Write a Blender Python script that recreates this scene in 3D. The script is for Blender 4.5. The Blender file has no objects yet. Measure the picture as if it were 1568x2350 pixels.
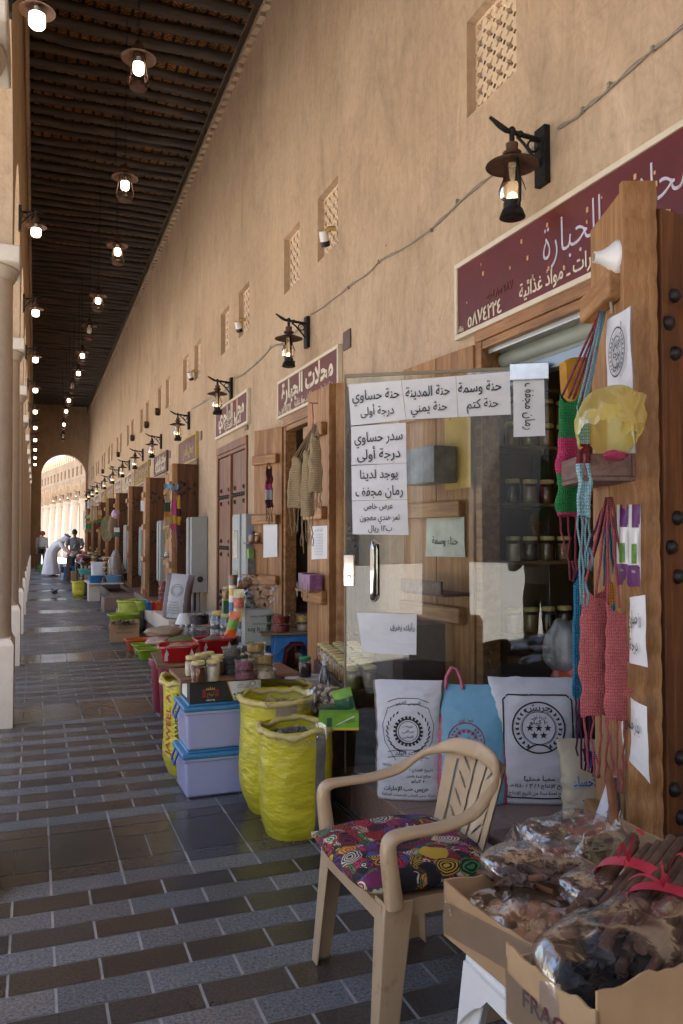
import bpy, bmesh, math, random, unicodedata
from mathutils import Vector, Matrix, noise as mnoise
R = math.radians
random.seed(7)
sc = bpy.context.scene
col = sc.collection
# ---------------------------------------------------------------- camera, sky, sun, exposure
YAW, PITCH, FPX, EYE = R(21.05), R(1.69), 1829.0, 1.5
cam_d = bpy.data.cameras.new('camera'); cam = bpy.data.objects.new('camera', cam_d); col.objects.link(cam)
cam.location = (0, 0, EYE); cam.rotation_euler = (R(90)+PITCH, 0, -YAW)
cam_d.sensor_fit = 'HORIZONTAL'; cam_d.sensor_width = 24; cam_d.lens = 24*FPX/1568
cam_d.clip_start = 0.05; cam_d.clip_end = 2000
sc.camera = cam
w = bpy.data.worlds.new('World'); sc.world = w; w.use_nodes = True
SUN_EL, SUN_AZ = R(58), R(166)          # azimuth measured from +Y clockwise: sun behind the camera, a little to the right
sky = w.node_tree.nodes.new('ShaderNodeTexSky'); sky.sky_type = 'NISHITA'; sky.sun_disc = False
sky.sun_elevation = SUN_EL; sky.sun_rotation = SUN_AZ; sky.dust_density = 2.5
bg = w.node_tree.nodes['Background']; bg.inputs[1].default_value = 0.115
w.node_tree.links.new(sky.outputs[0], bg.inputs[0])
sd = bpy.data.lights.new('sun', 'SUN'); so = bpy.data.objects.new('sun', sd); col.objects.link(so)
sd.energy = 5.0; sd.angle = R(0.5); sd.color = (1, 0.96, 0.90)
so.location = (10, -10, 40); so.rotation_euler = (R(90)-SUN_EL, 0, R(180)-SUN_AZ+0)
so.rotation_euler = Vector((-math.sin(SUN_AZ)*math.cos(SUN_EL), -math.cos(SUN_AZ)*math.cos(SUN_EL), -math.sin(SUN_EL))).to_track_quat('-Z', 'Y').to_euler()
vs = sc.view_settings; vs.view_transform = 'Standard'; vs.look = 'None'; vs.exposure = 2.15; vs.gamma = 1
sc.cycles.max_bounces = 10; sc.cycles.diffuse_bounces = 5; sc.cycles.glossy_bounces = 4; sc.cycles.transparent_max_bounces = 24
sc.cycles.caustics_reflective = False; sc.cycles.caustics_refractive = False; sc.cycles.sample_clamp_indirect = 6
sc.cycles.use_denoising = True
# ---------------------------------------------------------------- helpers
CM = Matrix.Rotation(-YAW, 3, 'Z') @ Matrix.Rotation(R(90)+PITCH, 3, 'X')
def at(px, py, x=None, y=None, z=None, d=None):
    """a point of the place seen at (px,py) of the 1568-wide picture, on the named plane"""
    r = CM @ Vector(((px-784)/FPX, -(py-1175)/FPX, -1)); o = Vector((0, 0, EYE))
    if x is not None: t = x/r.x
    elif y is not None: t = y/r.y
    elif z is not None: t = (z-EYE)/r.z
    else: t = d
    return o + r*t
def tag(o, label=None, cat=None, group=None, kind=None):
    if label: o['label'] = label
    if cat: o['category'] = cat
    if group: o['group'] = group
    if kind: o['kind'] = kind
    return o
def thing(name, label, cat, loc=(0, 0, 0), rz=0, group=None):
    o = bpy.data.objects.new(name, None); col.objects.link(o); o.empty_display_size = .1
    o.location = loc; o.rotation_euler = (0, 0, rz)
    return tag(o, label, cat, group)
KIDS = {}
def dup(root, loc=None, rz=None, label=None, group=None, parent=None):
    c = root.copy(); col.objects.link(c)
    if parent is not None: c.parent = parent; KIDS.setdefault(parent.name, []).append(c)
    if loc is not None: c.location = loc
    if rz is not None: c.rotation_euler = (0, 0, rz)
    if label: c['label'] = label
    if group: c['group'] = group
    for ch in list(KIDS.get(root.name, [])): dup(ch, parent=c)
    return c
_tx = {}
_FORMS = {}
for _c in range(0xFE70, 0xFEFD):
    _d = unicodedata.decomposition(chr(_c)).split()
    if len(_d) == 2: _FORMS.setdefault(chr(int(_d[1], 16)), {})[_d[0]] = chr(_c)
    elif len(_d) == 3: _FORMS.setdefault(chr(int(_d[1], 16))+chr(int(_d[2], 16)), {})[_d[0]] = chr(_c)
def shape_ar(s):
    """joined letter forms in visual order"""
    units = []; i = 0
    while i < len(s):
        if s[i:i+2] in _FORMS and s[i] == '\u0644': units.append(s[i:i+2]); i += 2
        else: units.append(s[i]); i += 1
    def dual(u): return u in _FORMS and '<initial>' in _FORMS[u] or u == '\u0640'
    def joins(u): return u in _FORMS and '<final>' in _FORMS[u] or u == '\u0640'
    out = []
    for k, u in enumerate(units):
        p = k > 0 and dual(units[k-1]) and joins(u); n = k+1 < len(units) and dual(u) and joins(units[k+1])
        f = '<medial>' if p and n else '<final>' if p else '<initial>' if n else '<isolated>'
        out.append(_FORMS[u].get(f, u) if u in _FORMS else u)
    res = []; num = ''
    for u in out:                          # numbers keep their own order
        if u.isdigit(): num += u
        else:
            if num: res.append(num); num = ''
            res.append(u)
    if num: res.append(num)
    return ''.join(reversed(res))
def text_mesh(s, bold=0.0, res=2):
    key = (s, bold, res)
    if key in _tx: return _tx[key]
    if any('\u0600' <= c <= '\u06ff' for c in s): t = shape_ar(s)
    else: t = s
    c = bpy.data.curves.new('lettering', 'FONT'); c.body = t; c.resolution_u = res; c.offset = bold; c.fill_mode = 'BOTH'
    o = bpy.data.objects.new('lettering', c)
    m = bpy.data.meshes.new_from_object(o)
    V = [v.co.copy() for v in m.vertices]; F = [tuple(p.vertices) for p in m.polygons]
    bpy.data.objects.remove(o); bpy.data.curves.remove(c); bpy.data.meshes.remove(m)
    if V:
        x0 = min(v.x for v in V); x1 = max(v.x for v in V); y0 = min(v.y for v in V); y1 = max(v.y for v in V)
    else: x0 = x1 = y0 = y1 = 0
    _tx[key] = (V, F, (x0, x1, y0, y1)); return _tx[key]
class MB:
    """collects shapes and links them as one mesh object"""
    def __init__(s): s.v = []; s.f = []; s.m = []; s.mi = 0; s.xf = None
    def add(s, V, F, mi=None):
        n = len(s.v); s.v += [Vector(p) for p in V] if s.xf is None else [s.xf @ Vector(p) for p in V]
        for f in F: s.f.append(tuple(i+n for i in f)); s.m.append(s.mi if mi is None else mi)
    def box(s, x0, x1, y0, y1, z0, z1, mi=None, M=None):
        V = [(x, y, z) for z in (z0, z1) for y in (y0, y1) for x in (x0, x1)]
        if M is not None: V = [M @ Vector(p) for p in V]
        s.add(V, [(0, 2, 3, 1), (4, 5, 7, 6), (0, 1, 5, 4), (2, 6, 7, 3), (0, 4, 6, 2), (1, 3, 7, 5)], mi)
    def cbox(s, c, size, rz=0, mi=None, M=None):
        a, b, h = size[0]/2, size[1]/2, size[2]/2
        T = Matrix.Translation(c) @ Matrix.Rotation(rz, 4, 'Z')
        if M is not None: T = Matrix.Translation(c) @ M
        s.box(-a, a, -b, b, -h, h, mi, T)
    def bar(s, a, b, wd, th, mi=None, up=(0, 0, 1)):
        a, b = Vector(a), Vector(b); d = (b-a); L = d.length; d.normalize()
        u = Vector(up); sd_ = d.cross(u)
        if sd_.length < 1e-4: sd_ = d.cross(Vector((1, 0, 0)))
        sd_.normalize(); u = sd_.cross(d)
        V = [p + sd_*i*wd/2 + u*j*th/2 for p in (a, b) for (i, j) in ((-1, -1), (1, -1), (1, 1), (-1, 1))]
        s.add(V, [(0, 3, 2, 1), (4, 5, 6, 7), (0, 1, 5, 4), (1, 2, 6, 5), (2, 3, 7, 6), (3, 0, 4, 7)], mi)
    def tube(s, pts, r, n=8, mi=None, cap=True, closed=False):
        pts = [Vector(p) for p in pts]; N = len(pts); rr = r if isinstance(r, (list, tuple)) else [r]*N
        V = []; F = []; prev = None
        for i, p in enumerate(pts):
            a = pts[i-1] if i > 0 or closed else pts[0]; b = pts[(i+1) % N] if i < N-1 or closed else pts[-1]
            t = (b-a)
            t = t.normalized() if t.length > 1e-9 else Vector((0, 0, 1))
            if prev is None:
                u = t.cross(Vector((0, 0, 1)))
                if u.length < .05: u = t.cross(Vector((1, 0, 0)))
            else:
                u = prev - t*prev.dot(t)
                if u.length < 1e-5: u = t.cross(Vector((1, 0, 0)))
            u.normalize(); prev = u; v = t.cross(u)
            V += [p + (u*math.cos(2*math.pi*k/n)+v*math.sin(2*math.pi*k/n))*rr[i] for k in range(n)]
        for i in range(N if closed else N-1):
            j = (i+1) % N
            F += [(i*n+k, i*n+(k+1) % n, j*n+(k+1) % n, j*n+k) for k in range(n)]
        if cap and not closed: F += [tuple(range(n-1, -1, -1)), tuple((N-1)*n+k for k in range(n))]
        s.add(V, F, mi)
    def lathe(s, prof, c=(0, 0, 0), n=20, mi=None, sx=1, sy=1, M=None):
        V = []; F = []; c = Vector(c)
        for (r, z) in prof:
            for k in range(n):
                p = Vector((r*math.cos(2*math.pi*k/n)*sx, r*math.sin(2*math.pi*k/n)*sy, z))
                V.append(c + (M @ p if M is not None else p))
        for i in range(len(prof)-1):
            F += [(i*n+k, i*n+(k+1) % n, (i+1)*n+(k+1) % n, (i+1)*n+k) for k in range(n)]
        if prof[0][0] > 1e-4: F.append(tuple(range(n-1, -1, -1)))
        if prof[-1][0] > 1e-4: F.append(tuple((len(prof)-1)*n+k for k in range(n)))
        s.add(V, F, mi)
    def prism(s, poly, f, th, mi=None):
        """poly of 2D points mapped by f(u,v,w) for w=0 and w=th"""
        n = len(poly); V = [f(u, v, 0) for u, v in poly]+[f(u, v, th) for u, v in poly]
        s.add(V, [tuple(range(n-1, -1, -1)), tuple(range(n, 2*n))]+[(i, (i+1) % n, n+(i+1) % n, n+i) for i in range(n)], mi)
    def grid(s, nu, nv, f, mi=None, wu=False, flip=False):
        V = [f(i/(nu if wu else nu-1), j/(nv-1)) for j in range(nv) for i in range(nu)]
        F = []
        for j in range(nv-1):
            for i in range(nu if wu else nu-1):
                q = (j*nu+i, j*nu+(i+1) % nu, (j+1)*nu+(i+1) % nu, (j+1)*nu+i); F.append(q[::-1] if flip else q)
        s.add(V, F, mi)
    def blob(s, c, r, n=8, mi=None, rough=0.0, seed=0, M=None):
        """ellipsoid lump"""
        c = Vector(c); rx, ry, rz = r if isinstance(r, (list, tuple)) else (r, r, r); m = max(4, n*2//3)
        V = []; F = []
        for j in range(m+1):
            t = math.pi*j/m
            for k in range(n):
                a = 2*math.pi*k/n; d = Vector((math.sin(t)*math.cos(a), math.sin(t)*math.sin(a), -math.cos(t)))
                q = 1+rough*(mnoise.noise(d*1.7+Vector((seed*3.1, seed*1.7, 0)))) if rough else 1
                p = Vector((d.x*rx*q, d.y*ry*q, d.z*rz*q)); V.append(c+(M @ p if M is not None else p))
        for j in range(m): F += [(j*n+k, j*n+(k+1) % n, (j+1)*n+(k+1) % n, (j+1)*n+k) for k in range(n)]
        s.add(V, F, mi)
    def text(s, t, O, U, Vv, size, mi=None, anchor='c', bold=0.0, res=2, width=None, fn=None, ext=0):
        """flat lettering in the plane of U (reading) and Vv (up); width squeezes or stretches it; fn moves a point onto a curved face"""
        V, F, (x0, x1, y0, y1) = text_mesh(t, bold, res)
        if not V: return
        O, U, Vv = Vector(O), Vector(U).normalized(), Vector(Vv).normalized(); N = U.cross(Vv)
        kx = size if width is None else width/max(1e-6, x1-x0)
        ox = {'c': (x0+x1)/2, 'l': x0, 'r': x1}[anchor]
        P = [O + U*((p.x-ox)*kx) + Vv*((p.y-.3)*size) for p in V]
        if fn: P = [fn(p) for p in P]
        if ext:
            n = len(P); base = [p - N*ext for p in P]
            ec = {}
            for f in F:
                for i in range(len(f)):
                    a, b = f[i], f[(i+1) % len(f)]; ec[(a, b)] = 1
            side = [(a, b, n+b, n+a)[::-1] for (a, b) in ec if (b, a) not in ec]
            s.add(P+base, list(F)+side, mi)
        else: s.add(P, F, mi)
    def build(s, name, mats, parent=None, smooth=35, bevel=0, seg=2, loc=None):
        me = bpy.data.meshes.new(name); me.from_pydata([tuple(p) for p in s.v], [], s.f)
        ms = mats if isinstance(mats, (list, tuple)) else [mats]
        for m in ms: me.materials.append(m)
        if len(ms) > 1: me.polygons.foreach_set('material_index', s.m)
        if smooth:
            me.polygons.foreach_set('use_smooth', [True]*len(me.polygons))
            if smooth < 180: me.set_sharp_from_angle(angle=R(smooth))
        me.update()
        o = bpy.data.objects.new(name, me); col.objects.link(o)
        if loc is not None: o.location = loc
        if parent is not None: o.parent = parent; KIDS.setdefault(parent.name, []).append(o)
        if bevel:
            b = o.modifiers.new('bevel', 'BEVEL'); b.width = bevel; b.segments = seg; b.limit_method = 'ANGLE'; b.angle_limit = R(40)
        return o
def clean(o):
    """weld and fix normals of a small closed mesh"""
    b = bmesh.new(); b.from_mesh(o.data); bmesh.ops.remove_doubles(b, verts=b.verts, dist=1e-5); bmesh.ops.recalc_face_normals(b, faces=b.faces); b.to_mesh(o.data); b.free(); return o
# ---------------------------------------------------------------- materials
def newmat(name):
    m = bpy.data.materials.new(name); m.use_nodes = True; nt = m.node_tree
    return m, nt, nt.nodes['Principled BSDF'], nt.nodes['Material Output']
def N(nt, t, **k):
    n = nt.nodes.new('ShaderNode'+t)
    for a, b in k.items():
        if a[0] == '_': n.inputs[a[1:].replace('_', ' ')].default_value = b
        else: setattr(n, a, b)
    return n
def coords(nt, stretch=(1, 1, 1), kind='Object'):
    tc = N(nt, 'TexCoord'); mp = N(nt, 'Mapping'); mp.inputs['Scale'].default_value = stretch
    nt.links.new(tc.outputs[kind], mp.inputs[0]); return mp.outputs[0]
def ramp(nt, fac, stops):
    r = N(nt, 'ValToRGB'); e = r.color_ramp.elements
    while len(e) < len(stops): e.new(.5)
    for q, (p, c) in zip(e, stops): q.position = p; q.color = tuple(c)+(1,) if len(c) == 3 else c
    nt.links.new(fac, r.inputs[0]); return r.outputs[0]
def dark(c, k): return tuple(max(0, min(1, x*k)) for x in c)
def mat(name, c, rough=.6, var=.18, scale=9, bump=.0, bscale=None, metal=0, stretch=(1, 1, 1), c2=None, spec=.5, coat=0, sub=0, rand=.0, detail=5, emit=0, trans=0, dirt=None):
    m, nt, b, out = newmat(name); L = nt.links.new
    v = coords(nt, stretch); n = N(nt, 'TexNoise', _Scale=scale, _Detail=detail, _Roughness=.6); L(v, n.inputs[0])
    lo, hi = (dark(c, 1-var), dark(c, 1+var)) if c2 is None else (c, c2)
    cc = ramp(nt, n.outputs[0], [(.3, lo), (.7, hi)])
    if dirt:
        n2 = N(nt, 'TexNoise', _Scale=dirt[1], _Detail=6, _Roughness=.7); L(v, n2.inputs[0])
        f = ramp(nt, n2.outputs[0], [(dirt[2], (0, 0, 0)), (dirt[2]+.14, (1, 1, 1))])
        mx = N(nt, 'MixRGB'); L(f, mx.inputs[0]); L(cc, mx.inputs[1]); mx.inputs[2].default_value = tuple(dirt[0])+(1,); cc = mx.outputs[0]
    if rand:
        oi = N(nt, 'ObjectInfo'); ma = N(nt, 'MapRange'); ma.inputs[3].default_value = 1-rand; ma.inputs[4].default_value = 1+rand; L(oi.outputs['Random'], ma.inputs[0])
        hs = N(nt, 'HueSaturation'); L(ma.outputs[0], hs.inputs['Value']); L(cc, hs.inputs['Color']); cc = hs.outputs[0]
    L(cc, b.inputs['Base Color']); b.inputs['Roughness'].default_value = rough; b.inputs['Metallic'].default_value = metal
    b.inputs['Specular IOR Level'].default_value = spec; b.inputs['Coat Weight'].default_value = coat; b.inputs['Subsurface Weight'].default_value = sub
    if sub: b.inputs['Subsurface Scale'].default_value = .02
    if trans: b.inputs['Transmission Weight'].default_value = trans
    if emit: L(cc, b.inputs['Emission Color']); b.inputs['Emission Strength'].default_value = emit
    if bump:
        n3 = N(nt, 'TexNoise', _Scale=bscale or scale*3, _Detail=4); L(v, n3.inputs[0])
        bp = N(nt, 'Bump', _Strength=bump, _Distance=.01); L(n3.outputs[0], bp.inputs['Height']); L(bp.outputs[0], b.inputs['Normal'])
    return m
def woodmat(name, c1, c2, rough=.55, scale=3, axis='z', bump=.25, rand=.1):
    st = {'z': (9, 9, .55), 'x': (.55, 9, 9), 'y': (9, .55, 9)}[axis]
    m, nt, b, out = newmat(name); L = nt.links.new; v = coords(nt, st)
    n = N(nt, 'TexNoise', _Scale=scale, _Detail=7, _Roughness=.62, _Distortion=.6); L(v, n.inputs[0])
    n2 = N(nt, 'TexNoise', _Scale=scale*9, _Detail=3); L(v, n2.inputs[0])
    cc = ramp(nt, n.outputs[0], [(.28, dark(c1, .8)), (.45, c1), (.62, c2), (.8, dark(c2, 1.15))])
    f = ramp(nt, n2.outputs[0], [(.35, (.72, .72, .72)), (.6, (1, 1, 1))])
    mx = N(nt, 'MixRGB', blend_type='MULTIPLY'); mx.inputs[0].default_value = .7; L(cc, mx.inputs[1]); L(f, mx.inputs[2]); cc = mx.outputs[0]
    v2 = coords(nt, (1, 1, 1)); n4 = N(nt, 'TexNoise', _Scale=2.2, _Detail=4); L(v2, n4.inputs[0])
    f2 = ramp(nt, n4.outputs[0], [(.35, (.74, .72, .7)), (.65, (1.0, 1, 1))])
    mx2 = N(nt, 'MixRGB', blend_type='MULTIPLY'); mx2.inputs[0].default_value = .8; L(cc, mx2.inputs[1]); L(f2, mx2.inputs[2]); cc = mx2.outputs[0]
    st5 = {'z': (16, 16, .5), 'x': (.5, 16, 16), 'y': (16, .5, 16)}[axis]
    v5 = coords(nt, st5); n5 = N(nt, 'TexNoise', _Scale=1.6, _Detail=6, _Roughness=.75, _Distortion=.3); L(v5, n5.inputs[0])
    f5 = ramp(nt, n5.outputs[0], [(.30, (.30, .26, .24)), (.37, (1, 1, 1)), (.66, (1, 1, 1)), (.78, (1.25, 1.22, 1.15))])
    mx5 = N(nt, 'MixRGB', blend_type='MULTIPLY'); mx5.inputs[0].default_value = .85; L(cc, mx5.inputs[1]); L(f5, mx5.inputs[2]); cc = mx5.outputs[0]
    if rand:
        oi = N(nt, 'ObjectInfo'); ma = N(nt, 'MapRange'); ma.inputs[3].default_value = 1-rand; ma.inputs[4].default_value = 1+rand; L(oi.outputs['Random'], ma.inputs[0])
        hs = N(nt, 'HueSaturation'); L(ma.outputs[0], hs.inputs['Value']); L(cc, hs.inputs['Color']); cc = hs.outputs[0]
    L(cc, b.inputs['Base Color']); b.inputs['Roughness'].default_value = rough
    bp = N(nt, 'Bump', _Strength=bump, _Distance=.004); L(n2.outputs[0], bp.inputs['Height']); L(bp.outputs[0], b.inputs['Normal'])
    return m
def clearmat(name, tint=(.97, .97, .97), rough=.02, ior=1.45, gain=1.0, base=0.0, bump=0, bscale=20, haze=None):
    """thin clear sheet: see-through with mirror glints; haze=(colour, amount) adds milky plastic"""
    m, nt, b, out = newmat(name); L = nt.links.new; nt.nodes.remove(b)
    tr = N(nt, 'BsdfTransparent'); tr.inputs[0].default_value = tuple(tint)+(1,)
    gl = N(nt, 'BsdfGlossy'); gl.inputs['Roughness'].default_value = rough; gl.inputs[0].default_value = (1, 1, 1, 1)
    fr = N(nt, 'Fresnel', _IOR=ior); ma = N(nt, 'Math', operation='MULTIPLY_ADD', use_clamp=True); L(fr.outputs[0], ma.inputs[0]); ma.inputs[1].default_value = gain; ma.inputs[2].default_value = base
    mx = N(nt, 'MixShader'); L(ma.outputs[0], mx.inputs[0]); src = tr.outputs[0]
    if haze:
        df = N(nt, 'BsdfDiffuse'); df.inputs[0].default_value = tuple(haze[0])+(1,); tl = N(nt, 'BsdfTranslucent'); tl.inputs[0].default_value = tuple(haze[0])+(1,)
        m1 = N(nt, 'MixShader'); m1.inputs[0].default_value = .5; L(df.outputs[0], m1.inputs[1]); L(tl.outputs[0], m1.inputs[2])
        m2 = N(nt, 'MixShader'); m2.inputs[0].default_value = haze[1]; L(tr.outputs[0], m2.inputs[1]); L(m1.outputs[0], m2.inputs[2]); src = m2.outputs[0]
    L(src, mx.inputs[1]); L(gl.outputs[0], mx.inputs[2]); L(mx.outputs[0], out.inputs[0])
    if bump:
        v = coords(nt); n3 = N(nt, 'TexNoise', _Scale=bscale, _Detail=3, _Distortion=1.5); L(v, n3.inputs[0])
        bp = N(nt, 'Bump', _Strength=bump, _Distance=.02); L(n3.outputs[0], bp.inputs['Height']); L(bp.outputs[0], gl.inputs['Normal']); L(bp.outputs[0], fr.inputs['Normal'])
    return m
def knitmat(name, bands, rows=70, axis=2, rough=.9):
    """knitted yarn: bands = [(z, colour)] along the object's height in metres, with ribs of stitches"""
    m, nt, b, out = newmat(name); L = nt.links.new; v = coords(nt); sp = N(nt, 'SeparateXYZ'); L(v, sp.inputs[0])
    if len(bands) > 1:
        z0, z1 = bands[0][0], bands[-1][0]+1e-3
        mr = N(nt, 'MapRange'); L(sp.outputs[axis], mr.inputs[0]); mr.inputs[1].default_value = z0; mr.inputs[2].default_value = z1
        r = N(nt, 'ValToRGB'); r.color_ramp.interpolation = 'CONSTANT'; e = r.color_ramp.elements
        while len(e) < len(bands): e.new(.5)
        for q, (z, c) in zip(e, bands): q.position = (z-z0)/(z1-z0)*.999; q.color = tuple(c)+(1,)
        L(mr.outputs[0], r.inputs[0]); cc = r.outputs[0]
    else:
        rgb = N(nt, 'RGB'); rgb.outputs[0].default_value = tuple(bands[0][1])+(1,); cc = rgb.outputs[0]
    wv = N(nt, 'TexWave', _Scale=rows/2.4, _Distortion=1.5, _Detail=1); wv.bands_direction = 'Z'; wv.inputs['Detail Scale'].default_value = 6; L(v, wv.inputs[0])
    w2 = N(nt, 'TexWave', _Scale=rows/1.5, _Distortion=2.5, _Detail=1); w2.bands_direction = 'X'; L(v, w2.inputs[0])
    mu = N(nt, 'Math', operation='MULTIPLY'); L(wv.outputs[1], mu.inputs[0]); L(w2.outputs[1], mu.inputs[1])
    f = ramp(nt, mu.outputs[0], [(.0, (.35, .35, .35)), (.35, (1, 1, 1))])
    mx = N(nt, 'MixRGB', blend_type='MULTIPLY'); mx.inputs[0].default_value = .8; L(cc, mx.inputs[1]); L(f, mx.inputs[2])
    L(mx.outputs[0], b.inputs['Base Color']); b.inputs['Roughness'].default_value = rough
    bp = N(nt, 'Bump', _Strength=.9, _Distance=.008); L(mu.outputs[0], bp.inputs['Height']); L(bp.outputs[0], b.inputs['Normal'])
    return m
def glow(name, c, strength):
    m, nt, b, out = newmat(name); b.inputs['Base Color'].default_value = tuple(c)+(1,); b.inputs['Emission Color'].default_value = tuple(c)+(1,); b.inputs['Emission Strength'].default_value = strength; return m
# ---------------------------------------------------------------- setting materials
W = 2.45; YEND = 41.5; ZC = 7.72; Y0 = -11.0
def plaster(name, c, streak=1.0, rough=.9):
    m, nt, b, out = newmat(name); L = nt.links.new
    v = coords(nt, (1, .9, .42)); n = N(nt, 'TexNoise', _Scale=1.6, _Detail=9, _Roughness=.62, _Distortion=1.4); L(v, n.inputs[0])
    cc = ramp(nt, n.outputs[0], [(.25, dark(c, .70)), (.45, dark(c, .93)), (.6, c), (.8, (min(1, c[0]*1.17), c[1]*1.2, c[2]*1.26))])
    v2 = coords(nt, (1, 3.2, .5)); n2 = N(nt, 'TexNoise', _Scale=2.6, _Detail=8, _Roughness=.7, _Distortion=2.2); L(v2, n2.inputs[0])
    f = ramp(nt, n2.outputs[0], [(.3, (.80, .78, .76)), (.55, (1, 1, 1)), (.75, (1.0, 1.0, 1.0))])
    mx = N(nt, 'MixRGB', blend_type='MULTIPLY'); mx.inputs[0].default_value = .65*streak; L(cc, mx.inputs[1]); L(f, mx.inputs[2])
    v3 = coords(nt); n3 = N(nt, 'TexNoise', _Scale=.55, _Detail=3); L(v3, n3.inputs[0])
    f3 = ramp(nt, n3.outputs[0], [(.35, (.86, .84, .82)), (.65, (1, 1, 1))])
    mx3 = N(nt, 'MixRGB', blend_type='MULTIPLY'); mx3.inputs[0].default_value = .8; L(mx.outputs[0], mx3.inputs[1]); L(f3, mx3.inputs[2])
    v6 = coords(nt, (1, 1.6, 1)); n6 = N(nt, 'TexNoise', _Scale=3.4, _Detail=6, _Roughness=.6, _Distortion=4.5); L(v6, n6.inputs[0])
    f6 = ramp(nt, n6.outputs[0], [(.34, (.84, .82, .80)), (.5, (1, 1, 1)), (.68, (1.10, 1.11, 1.12))])
    mx6 = N(nt, 'MixRGB', blend_type='MULTIPLY'); mx6.inputs[0].default_value = .6; L(mx3.outputs[0], mx6.inputs[1]); L(f6, mx6.inputs[2])
    vo = N(nt, 'TexVoronoi', _Scale=1.5); L(v3, vo.inputs[0]); f7 = ramp(nt, vo.outputs['Distance'], [(.010, (.18, .16, .14)), (.018, (1, 1, 1))])
    v8 = coords(nt, (1, .35, 2.2)); n8 = N(nt, 'TexNoise', _Scale=.8, _Detail=9, _Roughness=.75, _Distortion=.6); L(v8, n8.inputs[0])
    f8 = ramp(nt, n8.outputs[0], [(.493, (1, 1, 1)), (.5, (.80, .76, .72)), (.507, (1, 1, 1))])
    mx7 = N(nt, 'MixRGB', blend_type='MULTIPLY'); mx7.inputs[0].default_value = 1; L(mx6.outputs[0], mx7.inputs[1]); L(f7, mx7.inputs[2])
    mx8 = N(nt, 'MixRGB', blend_type='MULTIPLY'); mx8.inputs[0].default_value = .45; L(mx7.outputs[0], mx8.inputs[1]); L(f8, mx8.inputs[2])
    L(mx8.outputs[0], b.inputs['Base Color']); b.inputs['Roughness'].default_value = rough; b.inputs['Specular IOR Level'].default_value = .2
    n4 = N(nt, 'TexNoise', _Scale=38, _Detail=5, _Roughness=.65); L(v3, n4.inputs[0])
    ad = N(nt, 'Math', operation='MULTIPLY_ADD'); L(n2.outputs[0], ad.inputs[0]); ad.inputs[1].default_value = 2.4; L(n4.outputs[0], ad.inputs[2])
    bp = N(nt, 'Bump', _Strength=.34, _Distance=.012); L(ad.outputs[0], bp.inputs['Height']); L(bp.outputs[0], b.inputs['Normal'])
    return m
M_wall = plaster('tan_plaster', (.555, .41, .28))
M_wall2 = plaster('pale_plaster', (.56, .42, .30), .7)
M_col = mat('column_stone', (.56, .46, .36), .8, .08, 14, .15, 60)
M_ped = mat('pedestal_stone', (.62, .54, .44), .75, .08, 10, .1, 50, dirt=((.40, .33, .26), 2.4, .62))
M_latt = mat('lattice_plaster', (.66, .50, .34), .85, .1, 20, .2)
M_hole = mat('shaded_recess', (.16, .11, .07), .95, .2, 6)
M_beam = mat('dark_palm_log', (.080, .058, .044), .75, .5, 5, .6, 18, stretch=(.35, 3, 3), dirt=((.11, .085, .07), 7, .6))
M_batten = mat('split_cane', (.045, .028, .018), .8, .4, 10)
def matmat():
    m, nt, b, out = newmat('woven_palm_mat'); L = nt.links.new; v = coords(nt)
    w1 = N(nt, 'TexWave', _Scale=9, _Distortion=0.6); w1.bands_direction = 'DIAGONAL'; L(v, w1.inputs[0])
    v2 = coords(nt, (-1, 1, 1)); w2 = N(nt, 'TexWave', _Scale=9, _Distortion=.6); w2.bands_direction = 'DIAGONAL'; L(v2, w2.inputs[0])
    ck = N(nt, 'TexChecker', _Scale=8.0); L(v, ck.inputs[0])
    mx = N(nt, 'MixRGB'); L(ck.outputs[1], mx.inputs[0]); L(w1.outputs[0], mx.inputs[1]); L(w2.outputs[0], mx.inputs[2])
    n = N(nt, 'TexNoise', _Scale=1.3, _Detail=5); L(v, n.inputs[0])
    cc = ramp(nt, mx.outputs[0], [(.15, (.24, .085, .022)), (.7, (.72, .34, .11))])
    f = ramp(nt, n.outputs[0], [(.35, (.42, .38, .34)), (.62, (1, 1, 1))])
    m2 = N(nt, 'MixRGB', blend_type='MULTIPLY'); m2.inputs[0].default_value = 1; L(cc, m2.inputs[1]); L(f, m2.inputs[2])
    L(m2.outputs[0], b.inputs['Base Color']); b.inputs['Roughness'].default_value = .75
    return m
M_mat = matmat()
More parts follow.
